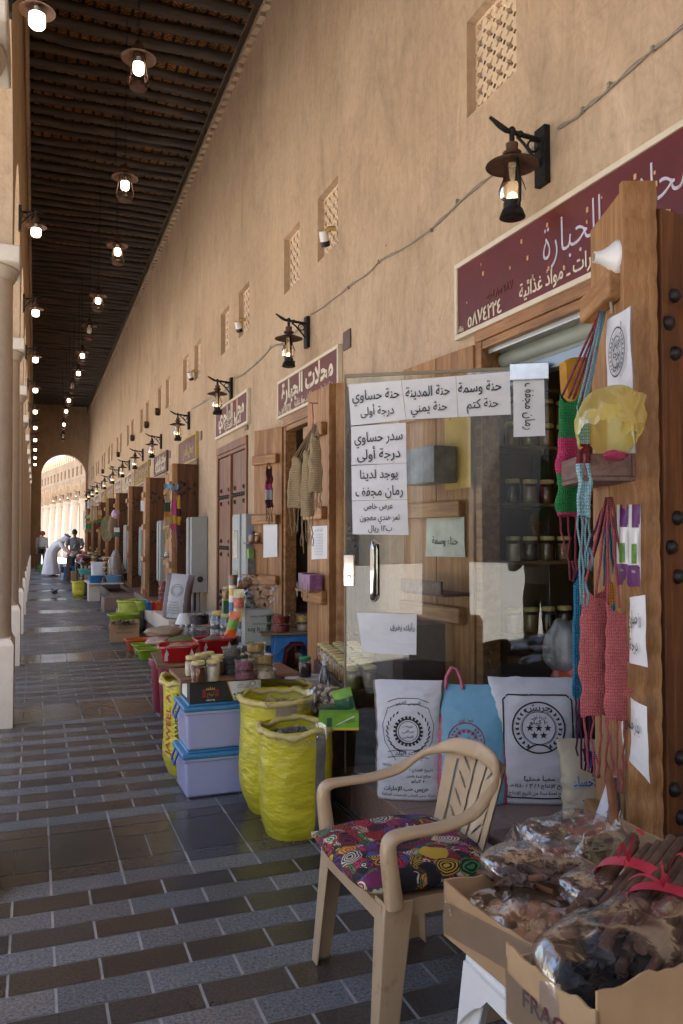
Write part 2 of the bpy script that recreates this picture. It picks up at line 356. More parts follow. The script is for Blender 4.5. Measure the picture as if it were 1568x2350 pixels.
def tilemat(name, c, rough, spk=.35):
    m, nt, b, out = newmat(name); L = nt.links.new; v = coords(nt)
    at_ = N(nt, 'Attribute'); at_.attribute_name = 'tone'
    n = N(nt, 'TexNoise', _Scale=85, _Detail=5, _Roughness=.85); L(v, n.inputs[0])
    n2 = N(nt, 'TexNoise', _Scale=3, _Detail=5); L(v, n2.inputs[0])
    vo = N(nt, 'TexVoronoi', _Scale=130); L(v, vo.inputs[0])
    f = ramp(nt, n.outputs[0], [(.38, (1-spk*1.7,)*3), (.5, (1, 1, 1)), (.62, (1+spk*1.5,)*3)])
    mx = N(nt, 'MixRGB', blend_type='MULTIPLY'); mx.inputs[0].default_value = 1; L(at_.outputs['Color'], mx.inputs[1]); L(f, mx.inputs[2])
    n5 = N(nt, 'TexNoise', _Scale=1.1, _Detail=6, _Roughness=.65); L(v, n5.inputs[0]); f5 = ramp(nt, n5.outputs[0], [(.32, (.78, .77, .76)), (.5, (1, 1, 1)), (.70, (1.16, 1.14, 1.12))])
    m5 = N(nt, 'MixRGB', blend_type='MULTIPLY'); m5.inputs[0].default_value = 1; L(mx.outputs[0], m5.inputs[1]); L(f5, m5.inputs[2])
    n6 = N(nt, 'TexNoise', _Scale=4.2, _Detail=7, _Roughness=.7, _Distortion=.8); L(v, n6.inputs[0]); f6 = ramp(nt, n6.outputs[0], [(.66, (0, 0, 0)), (.78, (.5, .5, .5))])
    m6 = N(nt, 'MixRGB'); L(f6, m6.inputs[0]); L(m5.outputs[0], m6.inputs[1]); m6.inputs[2].default_value = (.20, .18, .16, 1)
    L(m6.outputs[0], b.inputs['Base Color'])
    rr = N(nt, 'MapRange'); L(n2.outputs[0], rr.inputs[0]); rr.inputs[1].default_value = .3; rr.inputs[2].default_value = .7; rr.inputs[3].default_value = rough*.75; rr.inputs[4].default_value = rough*1.3; L(rr.outputs[0], b.inputs['Roughness'])
    bp = N(nt, 'Bump', _Strength=.12, _Distance=.003); L(n.outputs[0], bp.inputs['Height']); L(bp.outputs[0], b.inputs['Normal'])
    return m
M_t = [tilemat('grey_granite_tile', None, .50, .45), tilemat('brown_granite_tile', None, .34, .45), tilemat('polished_granite_tile', None, .21, .35)]
M_grout = mat('grout', (.36, .34, .32), .9, .3, 6)
M_plaza = mat('plaza_paving', (.46, .43, .39), .9, .12, 3)
M_pink = mat('pink_granite', (.235, .15, .115), .45, .35, 90, .05, 120, detail=3)
M_pinkd = mat('dark_pink_granite', (.13, .085, .075), .4, .35, 90, detail=3)
M_iron = mat('black_iron', (.022, .02, .02), .5, .4, 20, .3, 60, metal=.6)
M_rust = mat('rusty_tin', (.085, .04, .024), .6, .5, 12, .25, 50, metal=.5)
# ---------------------------------------------------------------- ground
g = MB(); S = 600
g.add([(-S, -S, -.03), (S, -S, -.03), (S, S, -.03), (-S, S, -.03)], [(0, 1, 2, 3)])
tag(g.build('plaza_ground', M_plaza, smooth=0), kind='structure')
tm = MB(); tones = []
XL, XR = -.72, 1.60
def tile(x0, x1, y0, y1, mi, c, gap=.0052):
    x0, x1 = max(x0, XL), min(x1, XR)
    if x1-x0 < .02: return
    gy = gap*.62; tm.add([(x0+gap, y0+gy, 0), (x1-gap, y0+gy, 0), (x1-gap, y1-gy, 0), (x0+gap, y1-gy, 0)], [(0, 1, 2, 3)], mi)
    k = random.uniform(.8, 1.2); h = random.uniform(-.006, .006); tones.append((c[0]*k+h, c[1]*k, c[2]*k-h))
GREY, BRN, POL = (.138, .134, .136), (.052, .041, .035), (.056, .047, .042)
PER, BAND0 = 3.17, 3.72
yy = BAND0-PER*3
while yy < YEND+2:
    # dark band of large polished slabs, then 16 courses
    for (a, b_) in ((0, .13), (.57, .70)):
        x = XL-.1
        while x < XR: tile(x, x+.3, yy+a, yy+b_, 2, POL); x += .3
    x = XL-.1; k = 0
    while x < XR:
        if k % 2: tile(x, x+.3, yy+.13, yy+.57, 2, POL, .003)
        else:
            tile(x, x+.15, yy+.13, yy+.42, 2, POL, .003); tile(x+.15, x+.3, yy+.13, yy+.42, 2, POL, .003); tile(x, x+.3, yy+.42, yy+.57, 2, POL, .003)
        x += .3; k += 1
    n = 17; h = (PER-.70)/n
    for i in range(n):
        x = XL-.1-(.15 if i % 2 else 0)
        while x < XR:
            gq = i % 2 == 0
            tile(x, x+.3, yy+.70+i*h, yy+.70+(i+1)*h, 0 if gq else 1, GREY if gq else BRN); x += .3
    yy += PER
fl = tm.build('floor', M_t, smooth=0); tag(fl, kind='structure')
ca = fl.data.color_attributes.new('tone', 'FLOAT_COLOR', 'CORNER')
for p, c in zip(fl.data.polygons, tones):
    for li in p.loop_indices: ca.data[li].color = (max(.01, c[0]), max(.01, c[1]), max(.01, c[2]), 1)
g = MB(); g.add([(XL, Y0, -.003), (XR, Y0, -.003), (XR, YEND+3, -.003), (XL, YEND+3, -.003)], [(0, 1, 2, 3)])
tag(g.build('pavement_bed', M_grout, smooth=0), kind='structure')
# ---------------------------------------------------------------- shop building with windows and doorways
def wy(px): return (1829*W/(.9333*(px-80))-.359*W)/.9333
DZ0, DZ1 = .28, 2.64
shop = thing('shop_building', 'long tan plastered shop building with rows of lattice windows down its whole length', 'building', (W, 0, 0))
wins = []
for k in range(-1, 12):
    a = 6.72+3.10*k
    if k == -1: a = 3.95
    wins.append(a)
    if k >= 0: wins.append(a+1.08)
doors = [(2.3, 4.10), (6.05, 8.0), (9.58, 11.3), (12.77, 14.3), (16.0, 17.5), (19.0, 20.4), (22.1, 23.5), (25.3, 26.7), (28.4, 29.8), (32.0, 33.3), (35.5, 36.8)]
holes = [(y-.27, y+.27, 4.06, 4.66, .07) for y in wins]+[(a, b_, DZ0, DZ1, .12) for a, b_ in doors]
ys = sorted({Y0, YEND}|{h[0] for h in holes}|{h[1] for h in holes}); zs = sorted({0, ZC+.4}|{h[2] for h in holes}|{h[3] for h in holes})
m = MB()
idx = {}
def vid(y, z):
    if (y, z) not in idx: idx[(y, z)] = len(m.v); m.v.append(Vector((0, y, z)))
    return idx[(y, z)]
for i in range(len(ys)-1):
    for j in range(len(zs)-1):
        yc, zc = (ys[i]+ys[i+1])/2, (zs[j]+zs[j+1])/2
        if any(h[0] < yc < h[1] and h[2] < zc < h[3] for h in holes): continue
        m.f.append((vid(ys[i], zs[j]), vid(ys[i], zs[j+1]), vid(ys[i+1], zs[j+1]), vid(ys[i+1], zs[j]))); m.m.append(0)
for (a, b_, c, d, t) in holes:
    m.add([(0, a, c), (t, a, c), (t, a, d), (0, a, d)], [(0, 1, 2, 3)]); m.add([(0, b_, c), (t, b_, c), (t, b_, d), (0, b_, d)], [(3, 2, 1, 0)])
    m.add([(0, a, c), (t, a, c), (t, b_, c), (0, b_, c)], [(3, 2, 1, 0)]); m.add([(0, a, d), (t, a, d), (t, b_, d), (0, b_, d)], [(0, 1, 2, 3)])
m.box(.5, .6, Y0, YEND, -1, 0.0)
m.box(0, 6, YEND, YEND+.3, 0, ZC+.4)
m.build('wall', M_wall, shop, smooth=0)
# lattice screens: a plate pierced by butterfly-shaped holes over a flat backing sheet coloured dark for shade
def lattice():
    m = MB(); wd, ht = .54, .60; nx, nz = 5, 6; cx, cz = wd/nx, ht/nz
    for j in range(nz):
        for i in range(nx):
            y0, z0 = -wd/2+i*cx, j*cz; yc, zc = y0+cx/2, z0+cz/2
            hole = []
            for q in range(16):
                a = 2*math.pi*q/16+math.pi/16; r = .32+.16*math.cos(4*(a-math.pi/4))
                hole.append((yc+cx*r*math.cos(a)*.95, zc+cz*r*math.sin(a)*.95))
            outer = []
            for q in range(16):
                a = 2*math.pi*q/16+math.pi/16; c, s_ = math.cos(a), math.sin(a); k = .5/max(abs(c), abs(s_))
                outer.append((yc+cx*k*c, zc+cz*k*s_))
            V = [(0, p[0], p[1]) for p in outer]+[(0, p[0], p[1]) for p in hole]+[(.035, p[0], p[1]) for p in hole]
            F = []
            for q in range(16):
                r = (q+1) % 16; F += [(q, 16+q, 16+r, r), (16+q, 32+q, 32+r, 16+r)]
            m.add(V, F, 0)
            for (aa, bb) in ((-.5, -.5), (.5, -.5), (.5, .5), (-.5, .5)):     # corners the octagonal rings leave open
                pass
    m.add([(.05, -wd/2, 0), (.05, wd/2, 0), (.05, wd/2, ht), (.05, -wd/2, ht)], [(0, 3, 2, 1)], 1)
    return m
lat0 = None
for y in wins:
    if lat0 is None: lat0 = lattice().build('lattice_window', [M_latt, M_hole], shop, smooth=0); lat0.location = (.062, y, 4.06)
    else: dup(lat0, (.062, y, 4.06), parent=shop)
# stepped plaster teeth under the ceiling on both sides
def teeth(x0, x1, name, parent, off):
    m = MB(); y = 2.0; k = 0
    while y < YEND:
        h = .10+.035*(k % 2)+random.uniform(-.01, .01)
        m.box(x0, x1, y, y+.085, ZC-.06-h, ZC+.12); y += .108; k += 1
    m.box(x0+(.0 if off > 0 else .03), x1-(.03 if off > 0 else 0), Y0, YEND, ZC-.10, ZC+.1)
    o = m.build(name, M_wall2, parent, smooth=0); return o
teeth(-.075, -.002, 'cornice', shop, 1)
# ---------------------------------------------------------------- doorway interiors: plain rooms behind every opening
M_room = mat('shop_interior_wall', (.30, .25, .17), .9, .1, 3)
M_roomd = mat('dim_shop_interior', (.10, .075, .05), .9, .2, 3)  # darkness of the unlit rooms is put into this wall colour
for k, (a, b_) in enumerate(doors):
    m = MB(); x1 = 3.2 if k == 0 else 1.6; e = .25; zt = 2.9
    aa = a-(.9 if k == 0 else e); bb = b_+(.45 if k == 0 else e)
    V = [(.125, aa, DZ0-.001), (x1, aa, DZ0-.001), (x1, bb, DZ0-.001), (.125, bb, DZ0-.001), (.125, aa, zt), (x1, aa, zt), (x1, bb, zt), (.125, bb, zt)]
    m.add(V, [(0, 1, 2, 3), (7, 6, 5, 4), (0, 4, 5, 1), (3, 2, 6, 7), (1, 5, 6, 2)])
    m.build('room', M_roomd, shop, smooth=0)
# ---------------------------------------------------------------- ceiling of logs, cane battens and palm mats
ceil = thing('beamed_ceiling', 'dark palm log ceiling with orange woven mats high above the walkway', 'ceiling', (0, 0, ZC))
m = MB(); m.add([(-.62, Y0, .30), (W, Y0, .30), (W, YEND, .30), (-.62, YEND, .30)], [(0, 3, 2, 1)]); m.box(-.7, W+.4, Y0, YEND, .36, .7)
m.build('woven_mat', M_mat, ceil, smooth=0)
m = MB(); x = -.1
while x < W:
    m.tube([(x+random.uniform(-.01, .01), yq, .285) for yq in (2, 12, 22, 32, YEND)], .018, 6); x += .145
o = m.build('cane_batten', M_batten, ceil); tag(o, kind='stuff')
def log(y, seed):
    pts = []; rr = []; r0 = random.uniform(.052, .074)
    for i in range(11):
        x = -.2+(W+.2)*i/10
        pts.append((x, y+.07*mnoise.noise((x*1.1, seed*3.7, 0)), .20+.04*mnoise.noise((x*.9, 9, seed*2.3)))); rr.append(r0*(1+.2*mnoise.noise((x*2.5, seed, 4))))
    return pts, rr
y = 4.2; k = 0; far = MB()
while y < YEND-.1:
    p, r_ = log(y, k)
    if k < 98:
        mm = MB(); mm.tube(p, r_, 8); mm.build('log', M_beam, ceil, 60)
    else: far.tube(p, r_, 6)
    y += .325+random.uniform(-.02, .02); k += 1
o = far.build('far_log', M_beam, ceil, 60); tag(o, kind='stuff')
m = MB(); y = 4.0
while y > Y0: m.tube([(-.2, y, .17), (W, y, .17)], .08, 6); y -= .4
o = m.build('rear_log', M_beam, ceil, 60); tag(o, kind='stuff')
# ---------------------------------------------------------------- arcade on the left
arc = thing('arcade', 'tall plastered arcade of round stone columns and arches along the open side', 'arcade', (0, 0, 0))
CY = [7.02+3.17*k for k in range(-6, 11)]
AX0, AX1, SPR = -.19, -.62, 3.80
m = MB()
NS = 14
for k in range(len(CY)-1):
    a, b_ = CY[k]+.24, CY[k+1]-.24; rad = (b_-a)/2; yc = (a+b_)/2
    arcp = [(yc-rad*math.cos(math.pi*i/NS), SPR+rad*math.sin(math.pi*i/NS)) for i in range(NS+1)]
    for (x, fl_) in ((AX0, 0), (AX1, 1)):
        V = [(x, p[0], p[1]) for p in arcp]+[(x, p[0], ZC+.36) for p in arcp]
        F = [(i, NS+1+i, NS+2+i, i+1) for i in range(NS)]; m.add(V, [f[::-1] for f in F] if not fl_ else F)
        V = [(x, CY[k]-.24, SPR), (x, a, SPR), (x, a, ZC+.36), (x, CY[k]-.24, ZC+.36)]
        m.add(V, [(0, 3, 2, 1)] if fl_ else [(0, 1, 2, 3)])
    V = [(AX0, p[0], p[1]) for p in arcp]+[(AX1, p[0], p[1]) for p in arcp]
    m.add(V, [(i, i+1, NS+2+i, NS+1+i) for i in range(NS)])
m.box(AX1, AX0, CY[-1]-.24, YEND+.3, 0, ZC+.36)
m.build('arch_wall', M_wall, arc, 20)
m = MB(); y = 2.0; k = 0
while y < YEND:
    h = .10+.035*(k % 2); m.box(AX0+.002, AX0+.06, y, y+.085, ZC-.06-h, ZC+.12); y += .108; k += 1
m.box(AX0+.001, AX0+.04, Y0, YEND, ZC-.09, ZC+.1); m.tube([(AX0+.03, Y0, ZC-.32), (AX0+.03, YEND, ZC-.32)], .022, 8)
m.build('cornice', M_wall2, arc, smooth=0)
c0 = None
for y in CY[:-1]:
    if c0 is None:
        mm = MB(); mm.lathe([(.245, .69), (.240, .80), (.234, 2.2), (.222, 3.58), (.24, 3.60), (.24, 3.64)], n=32)
        c0 = mm.build('column', M_col, arc, 40)
        mm = MB(); mm.box(-.265, .265, -.265, .265, 0, .64); mm.add([(-.265, -.265, .64), (.265, -.265, .64), (.265, .265, .64), (-.265, .265, .64), (-.24, -.24, .69), (.24, -.24, .69), (.24, .24, .69), (-.24, .24, .69)], [(4, 5, 6, 7), (0, 1, 5, 4), (1, 2, 6, 5), (2, 3, 7, 6), (3, 0, 4, 7)])
        mm.build('pedestal', M_ped, c0, 0)
        mm = MB(); mm.box(-.28, .28, -.28, .28, 3.66, 3.80); mm.lathe([(.225, 3.56), (.25, 3.6), (.272, 3.66)], n=32); mm.build('capital', M_ped, c0, 30, .012)
        c0.location = (-.41, y, 0)
    else: dup(c0, (-.41, y, 0), parent=arc)
# ---------------------------------------------------------------- end wall with its arch
ew = thing('archway_wall', 'shaded plaster end wall pierced by one tall round arch to the courtyard', 'wall', (0, YEND, 0))
pL, pR, pT = at(95, 1100, y=YEND), at(197, 1100, y=YEND), at(146, 1043, y=YEND)
a, b_ = pL.x, pR.x; rad = (b_-a)/2; yc = (a+b_)/2; spr = pT.z-rad
arcp = [(yc-rad*math.cos(math.pi*i/24), spr+rad*math.sin(math.pi*i/24)) for i in range(25)]
m = MB()
for y in (0, .5):
    m.add([(p[0], y, p[1]) for p in arcp]+[(p[0], y, ZC+.3) for p in arcp], [(i, i+1, 26+i, 25+i) for i in range(24)])
m.add([(p[0], 0, p[1]) for p in arcp]+[(p[0], .5, p[1]) for p in arcp], [(i, 25+i, 26+i, i+1) for i in range(24)])
m.box(-.62, a, 0, .5, 0, ZC+.3); m.box(b_, W, 0, .5, 0, ZC+.3)
zc2 = at(146, 1000, y=YEND).z
m.build('wall', M_wall, ew, 30)
m = MB(); m.box(-.19, W, -.05, -.002, zc2-.03, zc2+.03); m.build('moulding', M_wall2, ew, 0, .01)
m = MB(); x = -.15
while x < W: m.box(x, x+.12, -.05, -.003, ZC-.28, ZC); x += .2
m.build('cornice', M_wall, ew, 0)
# ---------------------------------------------------------------- sunny courtyard arcade beyond
M_court = plaster('courtyard_plaster', (.40, .285, .19), .6); M_ccol = mat('courtyard_column', (.46, .37, .28), .85, .1, 10)
fa = thing('courtyard_arcade', 'pale sunny courtyard arcade with battlements seen through the end arch', 'building', (2.9, 53.0, 0), math.atan2(.15, .99))
# local: +y runs away along the facade, -x faces the courtyard
m = MB(); NS = 12; bay = 2.72; sp = 3.9; nb = 9
s0 = -6.9
for k in range(nb):
    a, b_ = s0+k*bay+.26, s0+(k+1)*bay-.26; rad = (b_-a)/2; yc = (a+b_)/2
    arcp = [(yc-rad*math.cos(math.pi*i/NS), sp+rad*math.sin(math.pi*i/NS)) for i in range(NS+1)]
    m.add([(0, p[0], p[1]) for p in arcp]+[(0, p[0], 5.1) for p in arcp], [(i, NS+1+i, NS+2+i, i+1) for i in range(NS)])
    m.add([(0, p[0], p[1]) for p in arcp]+[(.5, p[0], p[1]) for p in arcp], [(i, i+1, NS+2+i, NS+1+i) for i in range(NS)])
    m.box(0, .5, a-.52, a, sp, 5.1)
L_ = nb*bay
m.box(-.04, .5, s0, s0+L_, 5.1, 5.16)
m.box(0.01, .5, s0, s0+L_, 5.16, 5.45); m.box(0.01, .5, s0, s0+L_, 6.05, 6.55); m.box(.12, .5, s0, s0+L_, 5.45, 6.05)
for k in range(nb+1): m.box(-.03, .49, s0+k*bay-.10, s0+k*bay+.10, 4.0, 5.098)
k = 0; y = s0
while y < s0+L_: m.box(.012, .14, y, y+.75, 5.45, 6.05); y += 1.36
m.box(3.2, 3.4, s0, s0+L_, 0, 5)
m.build('wall', M_court, fa, 20)
c1 = None
for k in range(nb+1):
    if c1 is None:
        mm = MB(); mm.lathe([(.3, .0), (.3, .6), (.235, .65), (.22, 3.7), (.3, 3.72), (.3, 3.9)], n=20); c1 = mm.build('column', M_ccol, fa, 40); c1.location = (.25, s0, 0)
    else: dup(c1, (.25, s0+k*bay, 0), parent=fa)
m0 = None; y = s0
while y < s0+L_:
    if m0 is None:
        mm = MB(); mm.box(.02, .42, 0, .42, 0, .32); mm.box(.05, .39, .06, .36, .32, .6); m0 = mm.build('merlon', M_court, fa, 0, .01); m0.location = (0, y, 6.55)
    else: dup(m0, (0, y, 6.55), parent=fa)
    y += .8
wl = thing('far_gateway', 'pale wall block with a tall arch at the left edge of the sunny courtyard', 'building', tuple(at(95, 1229, d=71.0).xy)+(0,), R(-14))
m = MB(); arcp = [(.95*-math.cos(math.pi*i/16), 5.1+.95*math.sin(math.pi*i/16)) for i in range(17)]
m.add([(p[0], 0, p[1]) for p in arcp]+[(p[0], 0, 7.9) for p in arcp], [(i, i+1, 18+i, 17+i) for i in range(16)])
m.add([(p[0], 0, p[1]) for p in arcp]+[(p[0], .7, p[1]) for p in arcp], [(i, 17+i, 18+i, i+1) for i in range(16)])
m.box(.95, 2.0, 0, .7, 0, 7.9); m.box(-5, -.95, 0, .7, 0, 7.9); m.box(-5, 2.0, .7, .75, 5.2, 7.9)
m.build('wall', M_court, wl, 30)
# other sides of the plaza that bounce light in (the square's far row of houses)
opp = thing('opposite_building', 'plain pale plastered building on the far side of the sunlit square', 'building', (-24, 8, 0))
m = MB(); m.box(-4, 0, -75, 34, 0, 11); m.box(.002, 21, -50, -46, 0, 13)  # unseen; height and added cross block keep bright sky out of the glass
for k in range(18): m.box(-.02, .3, -39+k*4, -37.6+k*4, 0, 7.5)
m.build('wall', mat('grey_plaster', (.36, .33, .30), .9, .2, 2), opp, 0)
# ---------------------------------------------------------------- steps, doors, signs, lamps
M_wood = woodmat('warm_teak', (.34, .155, .052), (.49, .255, .095), .55)
M_wood2 = woodmat('red_brown_timber', (.17, .06, .02), (.31, .115, .036), .5)
M_wood3 = woodmat('dark_shaded_timber', (.10, .04, .018), (.17, .07, .03), .5)  # stud faces turned from the light: their shade is in this colour
M_woodx = woodmat('teak_batten', (.36, .165, .055), (.52, .27, .10), .55, axis='x')
M_woody = woodmat('teak_beam', (.27, .12, .042), (.43, .21, .08), .5, axis='y')
M_boss = mat('iron_boss', (.035, .03, .028), .45, .4, 30, .2, 60, metal=.5)
M_mar = mat('maroon_sign', (.105, .008, .006), .45, .18, 5, .04, 30, dirt=((.13, .05, .05), 5, .72))
M_mar2 = mat('dusty_maroon_sign', (.125, .026, .020), .55, .18, 5)
M_cream = mat('cream_paint', (.64, .55, .42), .6, .08, 8, dirt=((.36, .27, .18), 9, .66))
M_gold = mat('faded_gold_paint', (.42, .30, .07), .6, .2, 8)
M_lilac = mat('lilac_glue_line', (.50, .47, .55), .6, .1, 9)
M_faint = mat('ghost_lettering', (.15, .05, .04), .6, .2, 9)
M_chip = mat('torn_veneer_chip', (.52, .30, .16), .8, .3, 20)
M_black = mat('black_ink', (.012, .012, .014), .6, .1, 8)
M_grey = mat('grey_steel_cabinet', (.33, .345, .33), .5, .08, 4, .04, 30, dirt=((.19, .18, .16), 6, .68))
M_steel = mat('brushed_steel', (.62, .60, .57), .22, .06, 30, metal=1)
M_chrome = mat('chrome', (.75, .72, .68), .06, .02, 5, metal=1)
M_white = mat('white_plastic', (.74, .73, .70), .35, .04, 5)
M_paper = mat('white_paper', (.74, .73, .73), .7, .04, 6, .05, 25)
M_glass = clearmat('lamp_glass', (.95, .93, .88), .03, gain=1.0, haze=((.85, .74, .56), .32))  # warm milky tint added so the chimney seems to glow
M_bulb = glow('lit_led_bulb', (1, .84, .60), 3.0)
M_flame = glow('warm_lamp_glow', (1, .62, .26), 2.2)
M_bulbcap = mat('white_bulb_base', (.7, .66, .6), .4)
M_off = mat('unlit_bulb', (.55, .53, .5), .35)
# stone platform along the shops
pl = thing('stone_step', 'pinkish granite platform running along the foot of the shop fronts', 'step', (0, 0, 0))
m = MB(); y = 2.86
while y < YEND-.5:
    m.box(1.62, 2.02, y+.002, y+.598, .0, .2); m.box(2.022, 2.445, y+.002, y+.598, .0, .2); y += .6
m.build('paving_slab', M_pink, pl, 0, .006)
m = MB()
for a, b_ in doors[2:]:
    m = MB(); m.box(2.0, 2.445, a-.1, b_+.1, .201, .30); m.build('door_step', M_pink, pl, 0, .006)
for a, b_ in doors[3:5]:
    m = MB(); m.box(1.3, 1.615, a+.5, a+1.3, 0, .26); m.build('door_step', M_pink, pl, 0, .006)
m = MB()
nb_ = thing('granite_block', 'dark pink granite bench block behind the tan plastic chair', 'step', (0, 0, 0))
m = MB(); m.box(1.45, 2.44, 1.0, 2.35, 0, .46); m.build('block', M_pink, nb_, 0, .006)
m = MB()
for k in range(3): m.box(1.435, 1.93, .98+k*.47, 1.447+k*.47, .461, .497); m.box(1.934, 2.44, .98+k*.47, 1.447+k*.47, .461, .497)
m.build('top_slab', M_pinkd, nb_, 0, .01, 3)
# ---- door leaves
def leaf(p0, p1, z0, z1, side, kind, n=5, mt=None, th=.05, gap_top=0.0, wavy=True):
    p0, p1 = Vector(p0), Vector(p1); d = p1-p0; w_ = d.length; rz = math.atan2(d.y, d.x)
    m = MB(); h = z1-z0
    pole = [(0, 0), (w_*.49, 0), (w_*.49, h), (0, h)]
    m.box(0, w_*.492, -th/2, th/2, 0, h); m.box(w_*.5, w_-.002, -th/2, th/2, 0, h)
    mm = mt or (M_wood if kind == 'batten' else M_wood3)
    o = m.build('door_leaf', mm, shop, 0, .005); o.location = (p0.x-W, p0.y, z0); o.rotation_euler = (0, 0, rz)
    m = MB()                                           # carved stile at the free edge
    if wavy:
        k = int(h/.11)
        prof = [(w_, -th*.75), (w_+.035, -th*.75), (w_+.035, th*.75), (w_, th*.75)]
        V = []; F = []
        for i in range(k*4+1):
            zz = h*i/(k*4); e = .010*abs(math.sin(math.pi*i/4))
            V += [(w_, -th*.8, zz), (w_+.03+e, -th*.8, zz), (w_+.03+e, th*.8, zz), (w_, th*.8, zz)]
        for i in range(k*4): F += [(i*4+j, i*4+(j+1) % 4, i*4+4+(j+1) % 4, i*4+4+j) for j in range(4)]
        F += [(3, 2, 1, 0), tuple(k*16+j for j in range(4))]
        m.add(V, F); m.build('edge_moulding', M_wood, o, 30)
    s = side
    if kind == 'batten':
        for zz in [h-.33-.64*i for i in range(4)]:
            m = MB(); y0, y1 = (th/2, th/2+.055) if s > 0 else (-th/2-.055, -th/2)
            m.box(-.02+w_*.12, w_-.03, y0, y1, zz-.05, zz+.05)
            m.build('batten', M_woodx, o, 0, .012, 3)
    else:
        for zz in (h*.15, h*.5, h*.83):
            m = MB()
            for i in range(4): boss(m, w_*(.2+.245*i), s*th/2, zz+(.0 if i % 2 else .07), s)
            for i in (0, 2): boss(m, w_*(.2+.245*i), s*th/2, zz-.07, s)
            boss(m, w_*.86, s*th/2, zz+.10, s); boss(m, w_*.86, s*th/2, zz-.10, s)
            m.build('stud', M_boss, o, 60)
    return o
def boss(m, x, y, z, s, r=.026):
    m.lathe([(r, 0), (r*.95, .010), (r*.7, .020), (r*.3, .026), (.0005, .027)], (x, y, z), 10, M=Matrix.Rotation(R(90)*-s, 3, 'X'))
leaf((2.06, 2.53), (1.905, 2.15), .30, 2.70, -1, 'batten', 5, th=.07)
leaf((2.44, 2.24), (1.975, 2.14), .30, 2.62, 1, 'stud', mt=M_wood2, wavy=False)
leaf((2.435, 4.10), (2.36, 4.90), .30, 2.63, 1, 'batten', 5, wavy=False)
leaf((2.43, 8.0), (2.25, 8.46), .30, 2.64, 1, 'batten', 5, wavy=False)
leaf((2.06, 6.05), (2.08, 5.60), .30, 2.64, -1, 'batten', 5)
leaf((2.44, 6.06), (2.14, 5.55), .30, 2.64, 1, 'stud')
for a, b_ in doors[3:]:
    leaf((2.43, b_), (2.24, b_+.46), .30, 2.62, 1, 'batten', 5, wavy=False)
    leaf((2.44, a), (2.09, a-.08), .30, 2.64, 1, 'stud', wavy=False)
    leaf((2.07, a+.36), (2.055, a-.06), .30, 2.64, -1, 'batten', 5)
# door frames
for k, (a, b_) in enumerate(doors):
    m = MB(); zt = DZ1; e = .07
    m.box(-.025, .10, a-.002, a+e, DZ0, zt); m.box(-.025, .10, b_-e, b_+.002, DZ0, zt); m.box(-.03, .10, a-.002, b_+.002, zt-.001, zt+.10); m.box(-.018, .09, a+e, b_-e, zt-.05, zt-.002)
    if k == 0: m.box(.02, .10, a+e, b_-e, DZ0-.02, DZ0+.03)
    m.build('door_frame', M_woody if k < 2 else M_wood2, shop, 0, .006)
# closed studded door
a, b_ = doors[2]; mid = (a+b_)/2
for q, (y0, y1) in enumerate(((a+.075, mid-.03), (mid+.03, b_-.075))):
    m = MB(); n = 3
    for i in range(n): m.box(.0, .05, y0+(y1-y0)*i/n+.002, y0+(y1-y0)*(i+1)/n-.002, 0, DZ1-DZ0-.06)
    o = m.build('closed_door_leaf', M_wood2, shop, 0, .004); o.location = (.0, 0, DZ0)
    tag(o, 'closed red brown door leaf with rows of iron studs')
    for zz in (.35, 1.05, 1.75):
        m = MB()
        for i in range(6): m.lathe([(.03, 0), (.028, .012), (.012, .026), (.0005, .028)], (-.001, y0+(y1-y0)*(.1+.16*i), zz), 8, M=Matrix.Rotation(R(-90), 3, 'Y'))
        for i in (0, 4):
            for e in (-.09, .09): m.lathe([(.03, 0), (.028, .012), (.012, .026), (.0005, .028)], (-.001, y0+(y1-y0)*(.14+.16*i), zz+e), 8, M=Matrix.Rotation(R(-90), 3, 'Y'))
        m.build('stud', M_boss, o, 60)
m = MB(); m.box(-.03, .05, mid-.028, mid+.028, DZ0, DZ1-.06); m.build('door_stile', M_wood2, shop, 0, .008)
# ---- grey electric cabinets
def cabinet(x0, y0, y1, z0, z1, label, windows=0):
    t = thing('electric_cabinet', label, 'cabinet', (2.443, y1, z0), 0, 'grey cabinets on the shop wall')
    x = x0-2.443; wd = y1-y0; h = z1-z0
    m = MB(); m.box(x, 0, -wd, 0, 0, h); m.build('case', M_grey, t, 0, .006)
    m = MB(); m.box(x-.012, x-.001, -wd*.62, -.02, .02, h-.02); m.box(x-.02, x, -wd*.66, -wd*.62, 0, h); m.build('door_panel', M_grey, t, 0, .003)
    if windows:
        for zz in (.16, .62):
            m = MB(); m.box(x-.018, x-.013, -wd*.5, -.1, zz, zz+.32); m.build('meter_window', mat('dull_meter_glass', (.22, .21, .15), .2), t, 0)
    m = MB(); m.lathe([(.045, 0), (.045, .012), (.03, .02), (.0005, .024)], (x*.45, -wd-.001, .2), 14, M=Matrix.Rotation(R(90), 3, 'X')); m.build('round_vent', M_boss, t, 60)
    m = MB(); m.tube([(x*.4, -wd*.5, 0), (x*.4, -wd*.5, -z0+.25)], .03, 8); m.tube([(x*.75, -wd*.5, 0), (x*.75, -wd*.5, -z0+.25)], .02, 8); m.build('conduit', M_grey, t)
cabinet(2.15, 8.5, 9.1, .62, 1.74, 'grey steel meter cabinet with small windows in front of the closed studded door', 1)
cabinet(2.2, 12.0, 12.4, .64, 1.78, 'grey cabinet with round vent between the closed door and the shop of gold lettering')
cabinet(2.2, 15.2, 15.6, .64, 1.78, 'grey cabinet showing past the door hung with bright knitted bags')
cabinet(2.2, 21.3, 21.75, .6, 1.78, 'grey cabinet beyond the tall pale door leaf, above the blue basins')
